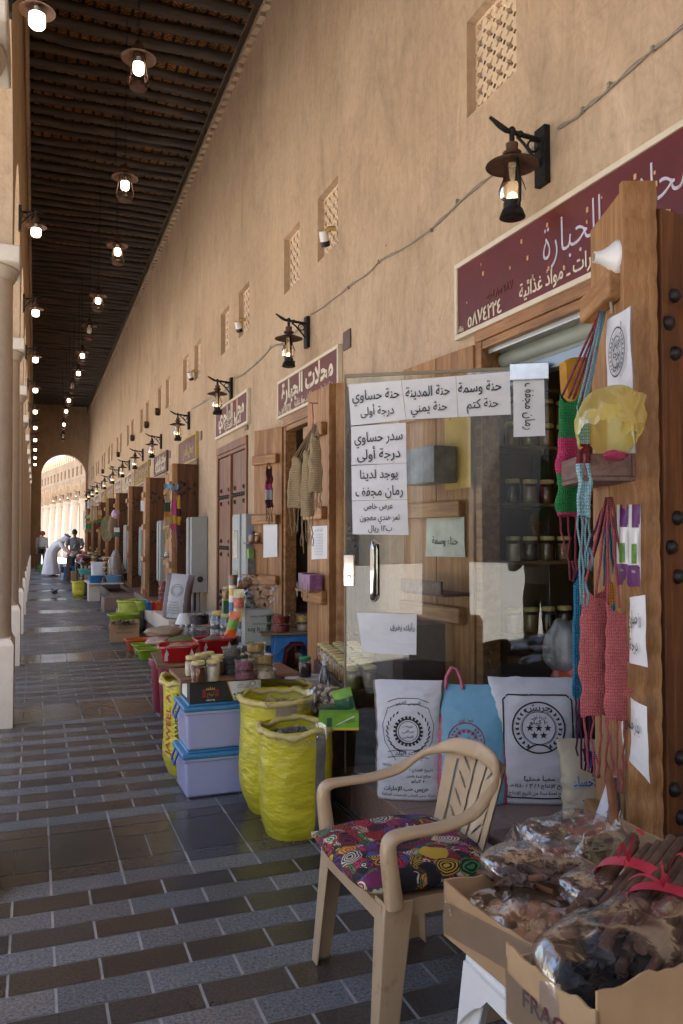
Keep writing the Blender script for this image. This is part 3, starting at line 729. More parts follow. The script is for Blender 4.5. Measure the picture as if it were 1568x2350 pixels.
cabinet(2.22, 18.25, 18.6, .6, 1.7, 'narrow grey cabinet almost hidden behind the pale lit door leaf')
# ---- shop signs
UY, UZ = (0, -1, 0), (0, 0, 1)
def sign(pl_, pr_, z0, z1, label, lines, pm=None, fm=None, lm=None, fw=.035, th=.035):
    yl, yr = wy(pl_), wy(pr_)
    t = thing('shop_sign', label, 'sign', (W, yl, z0), 0, None)
    L_, h = yl-yr, z1-z0
    m = MB(); m.box(-th, -.002, -L_+fw, -fw, fw, h-fw); m.build('sign_panel', pm or M_mar2, t, 0)
    m = MB()
    for (a, b_, c, d) in ((-L_, 0, 0, fw), (-L_, 0, h-fw, h), (-L_, -L_+fw, fw, h-fw), (-fw, 0, fw, h-fw)): m.box(-th-.012, -.001, a, b_, c, d)
    m.build('sign_frame', fm or M_cream, t, 0, .004)
    m = {}
    for (s, u, v, size, wdt, b, mt) in lines:
        mt = mt or lm or M_cream; q = m.setdefault(mt.name, (MB(), mt))[0]
        q.text(s, (-th-.004, -u*L_, v*h), UY, UZ, size, bold=b, width=wdt, ext=.0035)
    for q, mt in m.values(): q.build('lettering', mt, t, 0)
    return t
D7 = '٥٨٧٤٢٢٤'
t = sign(1060, 1790, 2.70, 3.17, 'large maroon shop sign with half lost lilac lettering over the glass door', [
    ('محلات الجبارة', .63, .58, .25, 1.0, -.012, M_lilac), ('هيل ـ قهوة ـ بن ـ بهارات ـ مواد غذائية', .60, .21, .105, 1.30, .012, None),
    (D7, .15, .17, .115, .37, .014, None), ('٠٥٠٤٨٥٩٨٧', .22, .36, .07, .28, -.004, M_faint), ('بقالة', .03, .12, .05, .06, 0, None)], pm=M_mar, fw=.03)
m = MB()
for i in range(26):
    y, z = -random.uniform(.1, 2.2), random.uniform(.1, .42); a = random.uniform(.004, .014); m.box(-.0395, -.0352, y-a*.6, y+a*.6, z-a, z+a)
m.build('torn_spot', M_chip, t, 0)
sign(645, 787, 2.74, 3.14, 'maroon sign with big cream raised lettering above the shop hung with straw bags', [
    ('محلات الجبارة', .5, .62, .26, 1.55, .035, None), ('هيل ـ قهوة ـ بن ـ بهارات ـ مواد غذائية', .62, .2, .10, 1.1, .014, None), (D7, .17, .17, .11, .34, .014, None), ('بقالة', .04, .15, .06, .07, 0, None)], fw=.03)
sign(500, 575, 2.87, 3.30, 'maroon and cream sign above the closed studded door', [('محل الهاجري', .5, .62, .28, 1.45, .035, None), ('للمواد الغذائية', .55, .25, .13, .95, .014, None)], fw=.035)
sign(414, 455, 2.72, 3.18, 'plum sign with gold frame and one line of gold lettering', [('محل ناصر', .55, .5, .26, .95, .02, None)], fm=M_gold, lm=M_gold)
sign(357, 386, 2.78, 3.19, 'brown sign with two rows of white lettering and a dark frame', [('محلات العباسي', .5, .68, .24, 1.45, .03, None), ('للمواد الغذائية', .5, .28, .18, 1.3, .02, None)], fm=M_wood3)
sign(310, 342.6, 2.75, 3.25, 'wide brown sign full of gold lettering in a gold frame', [('محل حسين أحمد البقشي', .5, .7, .26, 2.3, .02, None), ('للعطارة والمواد الغذائية', .5, .3, .22, 2.2, .02, None)], fm=M_gold, lm=M_gold)
sign(288.5, 304, 2.80, 3.20, 'maroon sign with white border, first of the small far signs', [('محل العلي', .5, .6, .24, 1.4, .03, None), ('مواد غذائية', .5, .25, .16, 1.1, .02, None)])
sign(266, 278.7, 2.78, 3.22, 'maroon sign with white lettering, second of the small far signs', [('محل الصالح', .5, .6, .24, 1.4, .03, None), ('مواد غذائية', .5, .25, .16, 1.1, .02, None)])
sign(245, 261, 2.72, 3.24, 'far brown sign with gold lettering below the lamps', [('محل بوخمسين', .5, .65, .24, 2.2, .03, None), ('للمواد الغذائية', .5, .3, .2, 2.0, .02, None)], fm=M_gold, lm=M_gold)
sign(233.7, 242, 2.75, 3.20, 'small far sign with a yellow frame', [('محل الحسن', .5, .5, .24, 1.2, .03, None)], fm=M_gold, lm=M_gold)
sign(219.7, 228.8, 2.75, 3.20, 'far white lettered sign near the corridor end', [('محل السعد', .5, .5, .24, 1.7, .03, None)])
sign(210.8, 216, 2.75, 3.2, 'narrow far sign next to last before the end arch', [('محل', .5, .5, .24, .9, .03, None)])
sign(200.8, 206.5, 2.7, 3.2, 'last tiny sign beside the end arch', [('محل', .5, .5, .24, 1.0, .03, None)])
# ---- small brown plates beside the signs
M_plate = mat('brown_number_plate', (.12, .07, .055), .5, .2, 12)
for (px, py, s, lb) in ((798, 780, .16, 'small brown square plate on the wall right of the cream lettered sign'), (567, 975, .13, 'small brown plate above the corner of the closed door'),
                        (462, 1000, .14, 'small brown plate beside the gold framed plum sign'), (390, 1043, .14, 'small brown plate beside the brown sign with white rows'), (345, 1062, .14, 'small far brown plate by the wide gold lettered sign')):
    p = at(px, py, x=W-.004); m = MB(); m.box(-.012, 0, -s/2, s/2, -s/2, s/2)
    for e in (-1, 1):
        for f in (-1, 1): m.lathe([(.006, 0), (.004, .004), (.0005, .005)], (-.012, e*s*.4, f*s*.4), 6, M=Matrix.Rotation(R(-90), 3, 'Y'))
    o = m.build('number_plate', M_plate, None, 0, .003, loc=p); tag(o, lb, 'plate', 'brown plates on the shop wall')
# ---- lanterns
ORD = ['nearest', 'second', 'third', 'fourth', 'fifth', 'sixth', 'seventh', 'eighth', 'ninth', 'tenth', 'eleventh', 'twelfth', 'thirteenth']
def bracket_parts(t, s):
    """iron plate, arm and scroll; s=-1 reaches to -x"""
    m = MB(); m.box(min(0, s*.035), max(0, s*.035), -.045, .045, -.15, .15)
    for i in range(9): m.box(min(s*.036, s*.038), max(s*.036, s*.038), -.05, -.025, -.13+i*.032, -.127+i*.032)
    m.build('back_plate', M_iron, t, 0, .004)
    m = MB(); m.tube([(s*.03, 0, .085), (s*.24, 0, .10)], .013, 8); m.tube([(s*.23, 0, .098), (s*.27, 0, .115), (s*.33, 0, .15)], [.014, .015, .008], 8)
    m.tube([(s*.03, 0, -.06), (s*.07, 0, -.01), (s*.13, 0, .05), (s*.17, 0, .08)], .008, 6)
    m.tube([(s*.075+.03*math.cos(a), 0, .045+.03*math.sin(a)) for a in [2*math.pi*i/12 for i in range(12)]], .006, 6, closed=True)
    m.tube([(s*.2, 0, .10), (s*.2, 0, .03)], .014, 8); m.blob((s*.2, 0, .105), .02, 8); m.blob((s*.15, 0, .095), .018, 8)
    m.build('arm', M_iron, t, 50)
def wall_lantern(t, s):
    bracket_parts(t, s); x = s*.2
    m = MB(); m.lathe([(.022, .04), (.032, .035), (.030, .0), (.048, -.01), (.048, -.025), (.032, -.03), (.034, -.06)], (x, 0, 0), 16); m.build('cap', M_rust, t, 40)
    m = MB(); m.lathe([(.035, -.045), (.07, -.052), (.132, -.075), (.134, -.08), (.07, -.06), (.035, -.053)], (x, 0, 0), 28); m.build('hat', M_rust, t, 50)
    m = MB(); m.lathe([(.038, -.075), (.042, -.13), (.062, -.18), (.071, -.212), (.062, -.245), (.042, -.264)], (x, 0, 0), 20); m.build('glass_chimney', M_glass, t, 60)
    m = MB(); m.lathe([(.026, -.262), (.030, -.245), (.020, -.222), (.0005, -.212)], (x, 0, 0), 12); m.build('flame_bulb', M_flame, t, 60)
    m = MB(); m.lathe([(.03, -.258), (.042, -.262), (.042, -.295), (.052, -.305), (.062, -.33), (.066, -.345), (.05, -.352), (.0005, -.34)], (x, 0, 0), 20); m.build('oil_tank', M_iron, t, 40)
    m = MB()
    for e in (-1, 1): m.tube([(x, e*.04, -.05), (x, e*.055, -.1), (x, e*.068, -.2), (x, e*.066, -.28), (x, e*.05, -.3)], .009, 8)
    m.lathe([(.012, 0), (.012, .03)], (x-s*.06, .03, -.31), 8); m.build('side_tube', M_iron, t, 60)
LPX = [1258, 708, 532, 434, 370, 328, 297, 273, 253, 234, 223]
t0 = None
lbs = ['black wall lantern over the big maroon sign, largest of the row', 'black wall lantern above the sign with big cream lettering', 'black wall lantern overlapping the sign above the closed door', 'black wall lantern above the gold framed plum sign'] + \
      ['black wall lantern on the right wall, %s in the row counted from the nearest' % ORD[i] for i in range(4, 13)]
for i, px in enumerate(LPX+[214, 207]):
    y = wy(px)
    if t0 is None: t0 = thing('wall_lantern', lbs[0], 'lantern', (W-.001, y, 3.46), 0, 'oil lamp lanterns along the shop wall'); wall_lantern(t0, -1)
    else: dup(t0, (W-.001, y, 3.46), label=lbs[i])
for k, i in enumerate((3, 4, 5, 6)):
    v = Matrix.Rotation(fa.rotation_euler.z, 3, 'Z') @ Vector((-.032, s0+i*bay, 4.25)) + fa.location
    dup(t0, v, fa.rotation_euler.z, 'tiny black lantern on the sunny courtyard arcade, %s column from the right' % ('first visible', 'second', 'third', 'fourth')[k], 'lanterns on the courtyard arcade')
# left lamps: bracket, tin hat and a bare bulb
def bulb_parts(t, x, z, lit=True, r=.056, h=.15):
    m = MB(); m.lathe([(.02, 0), (.022, -.03), (r*.8, -.045), (r, -.06)], (x, 0, z), 20); m.build('bulb_base', M_bulbcap, t, 50)
    m = MB(); m.lathe([(r*1.001, -.06), (r*1.03, -.10), (r, -.135), (r*.8, -h), (r*.4, -h-.008), (.0005, -h-.01)], (x, 0, z), 20); m.build('bulb', M_bulb if lit else M_off, t, 60)
t1 = None; i = 0
for y in [CY[k]+1.62 for k in range(4, 16)]:
    lb = 'lit bulb under a rusty tin hat on the arcade side, %s in its row' % ORD[i]
    if t1 is None:
        t1 = thing('arcade_lamp', lb, 'lamp', (AX0+.002, y, 4.72), 0, 'bulb lamps along the arcade'); bracket_parts(t1, 1); t1.scale = (.84, .84, .84)
        m = MB(); m.lathe([(.03, .03), (.04, .0), (.04, -.03), (.07, -.045), (.125, -.075), (.127, -.08), (.07, -.055), (.03, -.04)], (.2, 0, 0), 26); m.build('hat', M_rust, t1, 50)
        bulb_parts(t1, .2, -.045)
    else: dup(t1, (AX0+.002, y-(.42 if i == 1 else 0), 4.72), label=lb)
    i += 1
# hanging lanterns
def pendant(t, lit):
    m = MB(); z = 2.0
    while z > .26:
        m.tube([(.011*math.cos(a), 0 if int(z*40) % 2 else .011*math.cos(a), z+.02*math.sin(a)) if int(z*40) % 2 else (0, .011*math.cos(a), z+.02*math.sin(a)) for a in [2*math.pi*q/8 for q in range(8)]], .0035, 4, closed=True); z -= .035
    m.build('chain', M_iron, t, 60)
    m = MB(); m.lathe([(.012, .27), (.03, .25), (.035, .22), (.055, .2), (.055, .17), (.04, .165), (.04, .13)], n=16); m.build('cap', M_rust, t, 40)
    m = MB(); m.lathe([(.04, .15), (.08, .14), (.152, .105), (.154, .10), (.08, .13), (.04, .142)], n=28); m.build('hat', M_rust, t, 50)
    bulb_parts(t, 0, .115, lit, .046, .15)
    m = MB()
    for q in range(4):
        a = math.pi/4+q*math.pi/2; m.tube([(.06*math.cos(a), .06*math.sin(a), .13), (.075*math.cos(a), .075*math.sin(a), .05), (.105*math.cos(a), .105*math.sin(a), -.1), (.085*math.cos(a), .085*math.sin(a), -.135)], .006, 6)
    m.tube([(.1*math.cos(a), .1*math.sin(a), -.1) for a in [2*math.pi*q/16 for q in range(16)]], .004, 5, closed=True)
    m.build('wire_cage', M_rust, t, 60)
    m = MB(); m.lathe([(.0005, -.115), (.05, -.118), (.075, -.13), (.078, -.16), (.07, -.172), (.0005, -.175)], n=20); m.build('oil_tank', M_rust, t, 40)
PX = [(318, 160), (287, 428), (270, 580), (225, 692), (205, 760), (189, 818), (180, 858), (166, 888), (158, 920), (152, 945), (147, 975), (145, 1002)]
pl0 = {}
for i, (px, py) in enumerate(PX):
    d = (5.62-EYE)*FPX/(1229-py); p = at(px, py, z=5.62); lit = i not in (4, 7, 11)
    lb = ('lit' if lit else 'unlit')+' rusty lantern hanging on a chain under the log ceiling, %s from the camera' % ORD[i]
    if lit not in pl0: pl0[lit] = thing('hanging_lantern', lb, 'lantern', p, 0, 'hanging lanterns under the ceiling'); pendant(pl0[lit], lit)
    else: dup(pl0[lit], p, random.uniform(0, 1.5), label=lb).rotation_euler.x = random.uniform(-.05, .05)
# ---- cable strung along the wall
M_cable = mat('grey_twin_cable', (.27, .23, .19), .6, .15, 30)
def cable(pxs, r, lb, x=W-.012):
    P = [at(a, b_, x=x) for a, b_ in pxs]; Q = []
    for i in range(len(P)-1):
        for k in range(6):
            s = k/6; p = P[i].lerp(P[i+1], s); p.z += .02*mnoise.noise((p.y*2.2, 3, 1))-.03*s*(1-s); Q.append(p)
    Q.append(P[-1]); m = MB(); m.tube(Q, r, 6); m.tube([q+Vector((-.004, .0, .012*math.sin(i*.9))) for i, q in enumerate(Q)], r*.8, 6)
    for p in P[1:-1]: m.box(p.x-.012, p.x+.008, p.y-.008, p.y+.008, p.z-.012, p.z+.012)
    o = m.build('wall_cable', M_cable); tag(o, lb, 'cable')
cable([(1620, 22), (1500, 112), (1400, 195), (1338, 252), (1280, 296)], .0042, 'pale twin cable stapled across the wall above the largest wall lantern')
cable([(1240, 330), (1135, 397), (1050, 462), (990, 528), (870, 600), (800, 660), (714, 722)], .0042, 'long thin cable sagging between the two nearest wall lanterns')
cable([(700, 740), (648, 790), (622, 796), (590, 832), (562, 856), (537, 868)], .007, 'loose kinked cable left of the sign with big cream lettering')
cable([(528, 890), (495, 906), (468, 921), (440, 938)], .008, 'thin cable end beyond the closed door\'s lantern')
# ---- spotlights at the window sills
M_yel = mat('ochre_joint', (.42, .27, .08), .6, .2, 20)
def spot(px, py, lb):
    p = at(px, py, x=W-.09); t = thing('spotlight', lb, 'spotlight', p, 0, 'spotlights below the lattice windows')
    Mx = Matrix.Rotation(R(25), 3, 'X') @ Matrix.Rotation(R(-20), 3, 'Y')
    m = MB(); m.lathe([(.0005, .06), (.036, .058), (.04, .04), (.04, -.03)], n=16, M=Mx); m.build('housing', M_white, t, 40)
    m = MB(); m.lathe([(.041, -.03), (.041, -.075), (.034, -.078), (.0005, -.06)], n=16, M=Mx); m.build('black_hood', M_black, t, 40)
    m = MB(); m.tube([(.0, -.02, .03), (.03, -.05, .07), (.085, -.06, .07)], .022, 8); m.build('joint', M_yel, t, 50)
spot(744, 545, 'white spotlight with a black hood at the sill of the nearer paired lattice windows')
spot(547, 748, 'white spotlight with black hood at the second pair of lattice windows')
spot(437, 862, 'small spotlight with an ochre joint under the third pair of windows')
for px, py, lb in ((357, 945, 'brown floodlight box on the wall by the fourth pair of windows'), (332, 975, 'dark floodlight under the fifth pair of windows'), (300, 1005, 'dark floodlight under the sixth pair of windows'), (268, 1043, 'small far floodlight on the right wall, next to last'), (233, 1082, 'tiny far floodlight on the right wall')):
    p = at(px, py, x=W-.1); t = thing('floodlight', lb, 'floodlight', p, 0, 'floodlights on the shop wall')
    m = MB(); m.box(-.01, .09, -.065, .065, -.05, .07, M=Matrix.Rotation(R(25), 4, 'X')); m.build('box', M_rust, t, 0, .01)
    m = MB(); m.box(-.005, .08, -.07, -.06, -.06, .02, M=Matrix.Rotation(R(25), 4, 'X')); m.build('lens', M_black, t, 0)
# ---------------------------------------------------------------- near shop: glass door, shutter, shelves, hangings, sacks
M_pane = clearmat('door_glass', (.90, .93, .91), .0, ior=1.52, gain=1.15, base=.0)
M_bag = clearmat('clear_bag_film', (.96, .96, .97), .10, gain=.38, base=.0, bump=.25, bscale=14, haze=((.75, .74, .74), .06))
M_jarg = clearmat('jar_glass', (.97, .97, .97), .04, gain=.6)
M_tub = clearmat('clear_tub_plastic', (.96, .96, .96), .05, gain=.7, base=.0, haze=((.85, .85, .87), .06))
M_ybag = clearmat('yellow_film', (.93, .85, .42), .2, gain=.22, base=.0, haze=((.82, .68, .24), .60))
GP, GU = Vector((1.585, 4.06, 0)), Vector((.834, -.552, 0)); GN = Vector((-.552, -.834, 0))
def planept(px, py, P0, Nn, off=0):
    r = CM @ Vector(((px-784)/FPX, -(py-1175)/FPX, -1)); o = Vector((0, 0, EYE)); Q = P0+Nn*off
    return o+r*((Q-o).dot(Nn)/r.dot(Nn))
def glasspt(px, py, off=.008): return planept(px, py, GP, GN, off)
def quad(m, pts, mi=None, back=None, th=.0008):
    """thin sheet through four points (in order) with a real thickness"""
    p = [Vector(q) for q in pts]; n = (p[1]-p[0]).cross(p[2]-p[0]).normalized()
    m.add(p+[q-n*th for q in p], [(0, 1, 2, 3), (7, 6, 5, 4), (0, 4, 5, 1), (1, 5, 6, 2), (2, 6, 7, 3), (3, 7, 4, 0)], mi)
def sheet(m, p, mi=None, th=.0008, nx=6, ny=8, wob=.003, seed=0, N_=None):
    """paper with slight waves; p = top-left, top-right, bottom-right, bottom-left"""
    p = [Vector(q) for q in p]; n = (p[3]-p[0]).cross(p[1]-p[0]).normalized()*1
    if N_ is not None and n.dot(N_) < 0: n = -n
    def f(s):
        def g(u, v):
            q = p[0].lerp(p[1], u).lerp(p[3].lerp(p[2], u), v); return q+n*(wob*(mnoise.noise((u*2.2, v*2.5, seed))+.5)+s)
        return g
    m.grid(nx, ny, f(0), mi); m.grid(nx, ny, f(-th), mi, flip=True)
# glass door
m = MB(); m.box(0, 1.08, -.006, .006, .215, 2.365)
gd = m.build('glass_door', M_pane, shop, 0); gd.location = (GP.x-W, GP.y, 0); gd.rotation_euler = (0, 0, math.atan2(GU.y, GU.x)); tag(gd, 'clear frameless glass door standing open')
m = MB(); m.box(-.004, .004, -.012, .012, .215, 2.38); m.box(0, .86, -.012, .012, 2.366, 2.385); m.build('edge_seal', mat('tan_seal', (.25, .19, .11), .4), gd, 0, .002)
m = MB(); m.box(.885, 1.085, -.022, .022, 2.31, 2.40); m.build('patch_hinge', M_steel, gd, 0, .004)
m = MB(); m.box(.90, 1.085, -.024, .024, .2, .29); m.build('patch_hinge', M_steel, gd, 0, .004)
hp = [((glasspt(861, y, 0)-GP).dot(GU), glasspt(861, y, 0).z) for y in (1232, 1386)]
m = MB(); u, z1, z0 = hp[0][0], hp[0][1], hp[1][1]; e = .06
for s in (-1, 1):
    m.tube([(u, 0, z0+.03), (u, s*.03, z0+.03), (u, s*e*.9, z0+.035), (u, s*e, z0+.065), (u, s*e, (z0+z1)/2), (u, s*e, z1-.065), (u, s*e*.9, z1-.035), (u, s*.03, z1-.03), (u, 0, z1-.03)], .017, 12)
m.build('pull_handle', M_chrome, gd, 60)
lp = glasspt(802, 1309, 0); u = (lp-GP).dot(GU)
m = MB(); m.box(u-.028, u+.028, -.017, .017, lp.z-.085, lp.z+.085); m.lathe([(.014, 0), (.014, .006), (.0005, .007)], (u, -.017, lp.z-.035), 14, M=Matrix.Rotation(R(90), 3, 'X')); m.build('lock_plate', M_chrome, gd, 40, .004)
def notice(px, lines, lb, fn=glasspt, U=GU, V=(0, 0, 1), N_=GN, mt=None, wob=.0045, grp=None, name='paper_notice', seed=1, im=None):
    """px = four picture corners; lines = (text, across 0..1, down 0..1, letter height m, width m)"""
    p = [fn(*q) for q in px]; m = MB(); sheet(m, p, 0, wob=wob, seed=seed, N_=N_)
    for (s, a, b_, size, wdt) in lines:
        c = p[0].lerp(p[1], a).lerp(p[3].lerp(p[2], a), b_)+Vector(N_)*(.0035+wob*1.3)
        uu = (p[1]-p[0]).normalized(); vv = (p[0]-p[3]).normalized(); vv = (vv-uu*vv.dot(uu)).normalized()
        m.text(s, c, uu, vv, size*1.22, 1, width=wdt*1.18, bold=.008)
    o = m.build(name, [mt or M_paper, im or M_black], None, 0); return tag(o, lb, 'notice', grp)
notice([(800, 882), (921, 873), (932, 963), (806, 977)], [('حنة حساوي', .5, .32, .062, .22), ('درجة أولى', .5, .72, .052, .155)], 'paper at the top left corner of the glass door with two Arabic lines')
notice([(922, 873), (1046, 863), (1051, 957), (933, 963)], [('حنة المدينة', .46, .34, .062, .20), ('حنة يمني', .46, .73, .055, .165)], 'middle paper of the top row on the glass door')
notice([(1047, 863), (1170, 853), (1173, 951), (1052, 957)], [('حنة وسمة', .43, .32, .062, .19), ('حنة كتم', .47, .72, .055, .14)], 'third paper of the top row, beside the steel door patch')
notice([(806, 979), (932, 970), (933, 1062), (807, 1067)], [('سدر حساوي', .5, .32, .062, .225), ('درجة أولى', .5, .76, .06, .20)], 'second paper down the left edge of the glass door')
notice([(807, 1069), (933, 1063), (935, 1146), (808, 1149)], [('يوجد لدينا', .5, .28, .055, .175), ('رمان مجفف', .5, .76, .06, .22)], 'third paper down the left edge of the glass door')
notice([(808, 1150), (935, 1147), (938, 1228), (810, 1226)], [('عرض خاص', .48, .17, .036, .135), ('تمر هندي معجون', .5, .50, .038, .185), ('ب١٢ ريال', .5, .82, .036, .11)], 'lowest paper of the left column above the door handle, three lines')
p = [glasspt(*q) for q in ((1178, 866), (1249, 862), (1252, 1000), (1179, 1003))]; m = MB(); sheet(m, p, 0, wob=.002, N_=GN)
m.text('رمان مجفف', (p[0]+p[2])/2+GN*.006, (0, 0, -1), GU, .07, 1, width=.245, bold=.006); tag(m.build('paper_notice', [M_paper, M_black], None, 0), 'paper turned sideways with vertical writing at the hinge of the glass door', 'notice')
M_ink = mat('dark_ink', (.03, .04, .06), .6)
notice([(820, 1405), (957, 1409), (956, 1503), (832, 1498)], [('رأيك يفرق', .76, .34, .034, .11)], 'white card with a curled torn corner low on the glass door', wob=.008, seed=4, im=M_ink)
# ---- lintel, roller shutter, header
M_alu = mat('aluminium_profile', (.55, .56, .55), .35, .05, 10, metal=.6)
M_shut = mat('sage_shutter_slat', (.25, .27, .22), .45, .08, 6)
a, b_ = doors[0]
m = MB(); m.box(.03, .12, a+.08, b_-.08, 2.575, 2.63); m.box(.022, .029, a+.08, b_-.075, 2.565, 2.60); sh = m.build('shutter_housing', M_alu, shop, 0, .008)
m = MB(); m.tube([(.14, a+.08, 2.53), (.14, b_-.08, 2.53)], .055, 16); m.tube([(.11, a+.08, 2.46), (.11, b_-.08, 2.46)], .022, 10); m.build('shutter_roll', M_shut, shop, 40)
m = MB(); m.box(.05, .12, a+.08, b_-.08, 2.37, 2.44); m.build('header_bar', mat('blue_grey_aluminium', (.30, .36, .40), .3, .05, 6, metal=.5), shop, 0, .006)
# ---- shelves inside, jars
M_shelf = woodmat('pale_shelf_board', (.20, .12, .055), (.30, .19, .09), .6, axis='x')
sh = thing('shelf_unit', 'wooden shelf unit with jars just inside the near shop', 'shelf', (0, 0, 0))
m = MB()
for z in (.55, .91, 1.345, 1.695, 2.045, 2.40): m.box(2.56, 3.45, 4.08, 4.40, z-.02, z)
m.build('shelf_board', M_shelf, sh, 0, .003)
m = MB(); m.box(2.54, 2.56, 4.08, 4.40, .3, 2.5); m.box(3.45, 3.47, 4.08, 4.40, .3, 2.5); m.build('side_panel', M_shelf, sh, 0)
sh2 = thing('back_shelf', 'dark wooden shelf at the back of the near shop', 'shelf', (0, 0, 0))
m = MB()
for z in (.6, 1.0, 1.4, 1.8, 2.2): m.box(4.9, 5.3, 1.6, 4.3, z-.02, z)
m.box(5.3, 5.33, 1.6, 4.3, .3, 2.6); m.build('shelf_board', M_wood3, sh2, 0)
tag(sh2, None)
M_lidy = mat('yellow_jar_lid', (.62, .50, .20), .4, .06, 8)
def jarmat(name, c, **k): return mat(name, c, .25, k.pop('var', .2), k.pop('scale', 30), coat=1, **k)
JM = {'cream': jarmat('cream_powder', (.58, .48, .33)), 'honey': jarmat('dark_honey', (.14, .035, .012)), 'red': jarmat('red_paste', (.27, .06, .02)), 'tan': jarmat('tan_powder', (.30, .20, .09)),
      'peach': jarmat('peach_powder', (.46, .27, .15)), 'brown': jarmat('brown_powder', (.13, .075, .035)), 'amber': jarmat('amber_spice', (.35, .16, .04)), 'olive': jarmat('olive_powder', (.26, .19, .07)), 'dark': jarmat('dark_spice', (.05, .03, .02)), 'white': jarmat('white_powder', (.62, .58, .50))}
JP = {}
def jar(loc, r, h, c, lb, grp, lid=None, name='spice_jar', fill=.8, cat='jar'):
    key = (r, h, c, lid, name, fill)
    if key in JP: return dup(JP[key], loc, random.uniform(0, 6), lb, grp)
    t = thing(name, lb, cat, loc, random.uniform(0, 6), grp); JP[key] = t; n = 20
    hb = h*.86; m = MB()
    m.lathe([(.0005, .001), (r*.9, .001), (r, r*.12), (r*1.0, hb*fill), (r*.98, hb*fill+.001), (.0005, hb*fill+.002)], n=n); m.build('contents', JM[c] if isinstance(c, str) else c, t, 50)
    m = MB(); m.lathe([(r*1.02, .004), (r*1.025, hb*.75), (r*.93, hb*.92), (r*.8, hb*.97), (r*.8, hb)], n=n); m.build('glass', M_jarg, t, 60)
    m = MB(); lr = r*.88; pr = [(lr, hb-.002), (lr*1.02, hb+.002)]
    m.lathe([(lr, hb-.004), (lr*1.03, hb), (lr*1.03, h-.006), (lr*.97, h), (lr*.8, h-.001), (lr*.78, h-.003), (.0005, h-.003)], n=n)
    for i in range(24):
        a = 2*math.pi*i/24; m.cbox((lr*1.035*math.cos(a), lr*1.035*math.sin(a), (hb+h)/2-.003), (.003, lr*.12, h-hb-.008), a)
    m.build('lid', lid or M_lidy, t, 40)
    return t
SJ = 'yellow lidded jars on the inside shelves'
for z, cs in ((2.045, ('amber', 'olive', 'amber', 'olive')), (1.695, ('dark', 'tan', 'brown', 'dark')), (1.345, ('cream', 'dark', 'brown', 'tan')), (.91, ('white', 'tan', 'dark', 'brown'))):
    for i, c in enumerate(cs):
        nm = {2.045: 'on the top shelf', 1.695: 'on the second shelf', 1.345: 'on the third shelf', .91: 'on the low shelf'}[z]
        jar((2.72+i*.125, 4.16, z), .047, .15, c, 'jar of %s stuff %s inside the near shop, %s' % (c, nm, ('leftmost', 'second along', 'third along', 'rightmost')[i]), SJ)
        if z == 2.045: jar((2.72+i*.125, 4.16, z+.151), .047, .15, cs[3-i], 'upper stacked jar of %s stuff on the top inside shelf, %s' % (cs[3-i], ('leftmost', 'second along', 'third along', 'rightmost')[i]), SJ)
for i in range(14):
    y, z = 1.75+(i % 7)*.36, (1.0, 1.4)[i//7]
    jar((5.0, y, z), .06, .2, ['brown', 'red', 'tan', 'dark'][i % 4], 'dim jar on the %s back shelf of the near shop, %s from the walkway end' % (('lower', 'upper')[i//7], ORD[i % 7]), 'dim jars at the back of the shop')
# big bags inside the shop
def lump(m, c, r, seed, mi=None, rough=.3, n=16): m.blob(c, r, n, mi, rough, seed)
M_owhite = mat('woven_white', (.60, .60, .62), .5, .06, 14, .15, 60, sub=.0)
M_orange = mat('orange_red_film', (.45, .07, .02), .35, .25, 7, .3, 14)
M_mustard = mat('mustard_cloth', (.42, .20, .012), .7, .2, 5, .35, 9)
m = MB(); lump(m, at(1296, 1490, d=4.25), (.11, .11, .16), 3, None, .22, 36); tag(m.build('packed_bag', mat('grey_white_film', (.30, .30, .31), .4, .25, 12, .4, 26, coat=.3), None, 180), 'greyish printed bag behind the hinge edge of the glass door', 'bag')
m = MB(); lump(m, at(1318, 1580, d=4.2), (.12, .12, .15), 5, None, .22, 36); tag(m.build('packed_bag', M_orange, None, 180), 'orange red packed bag on the shop floor behind the knitted bags', 'bag')
m = MB(); p = at(1330, 920, d=3.75); m.grid(16, 14, lambda u, v: p+Vector((.10*math.cos(u*6.283)*(1.0-.25*v), .07*math.sin(u*6.283), .17-.36*v))+Vector((.03, .03, .0))*mnoise.noise((u*5, v*3, 1)), wu=True)
m.blob(p+Vector((0, 0, .17)), (.09, .06, .035), 10); tag(m.build('hanging_cloth', M_mustard), 'mustard yellow cloth bag hanging inside the near shop behind the green knit', 'bag')
m = MB(); p = at(1345, 1720, d=4.1); m.cbox(p, (.26, .3, .42), .2); tag(m.build('carton', mat('dark_red_carton', (.10, .03, .02), .7), None, 0, .004), 'dark red printed carton standing behind the white crest sack', 'box')
m = MB(); q = [at(1265, 1560, d=3.4)]
# ---- the near leaf: things hung on it
LP0, LP1 = Vector((1.905, 2.15, 0)), Vector((2.06, 2.53, 0)); LU = (LP0-LP1).normalized(); LN = Vector((-LU.y*-1, 0, 0))
LN = Vector((LU.y, -LU.x, 0)); LN = LN if LN.x < 0 else -LN
def leafpt(px, py, off=.03): return planept(px, py, LP0, LN, off+.016)
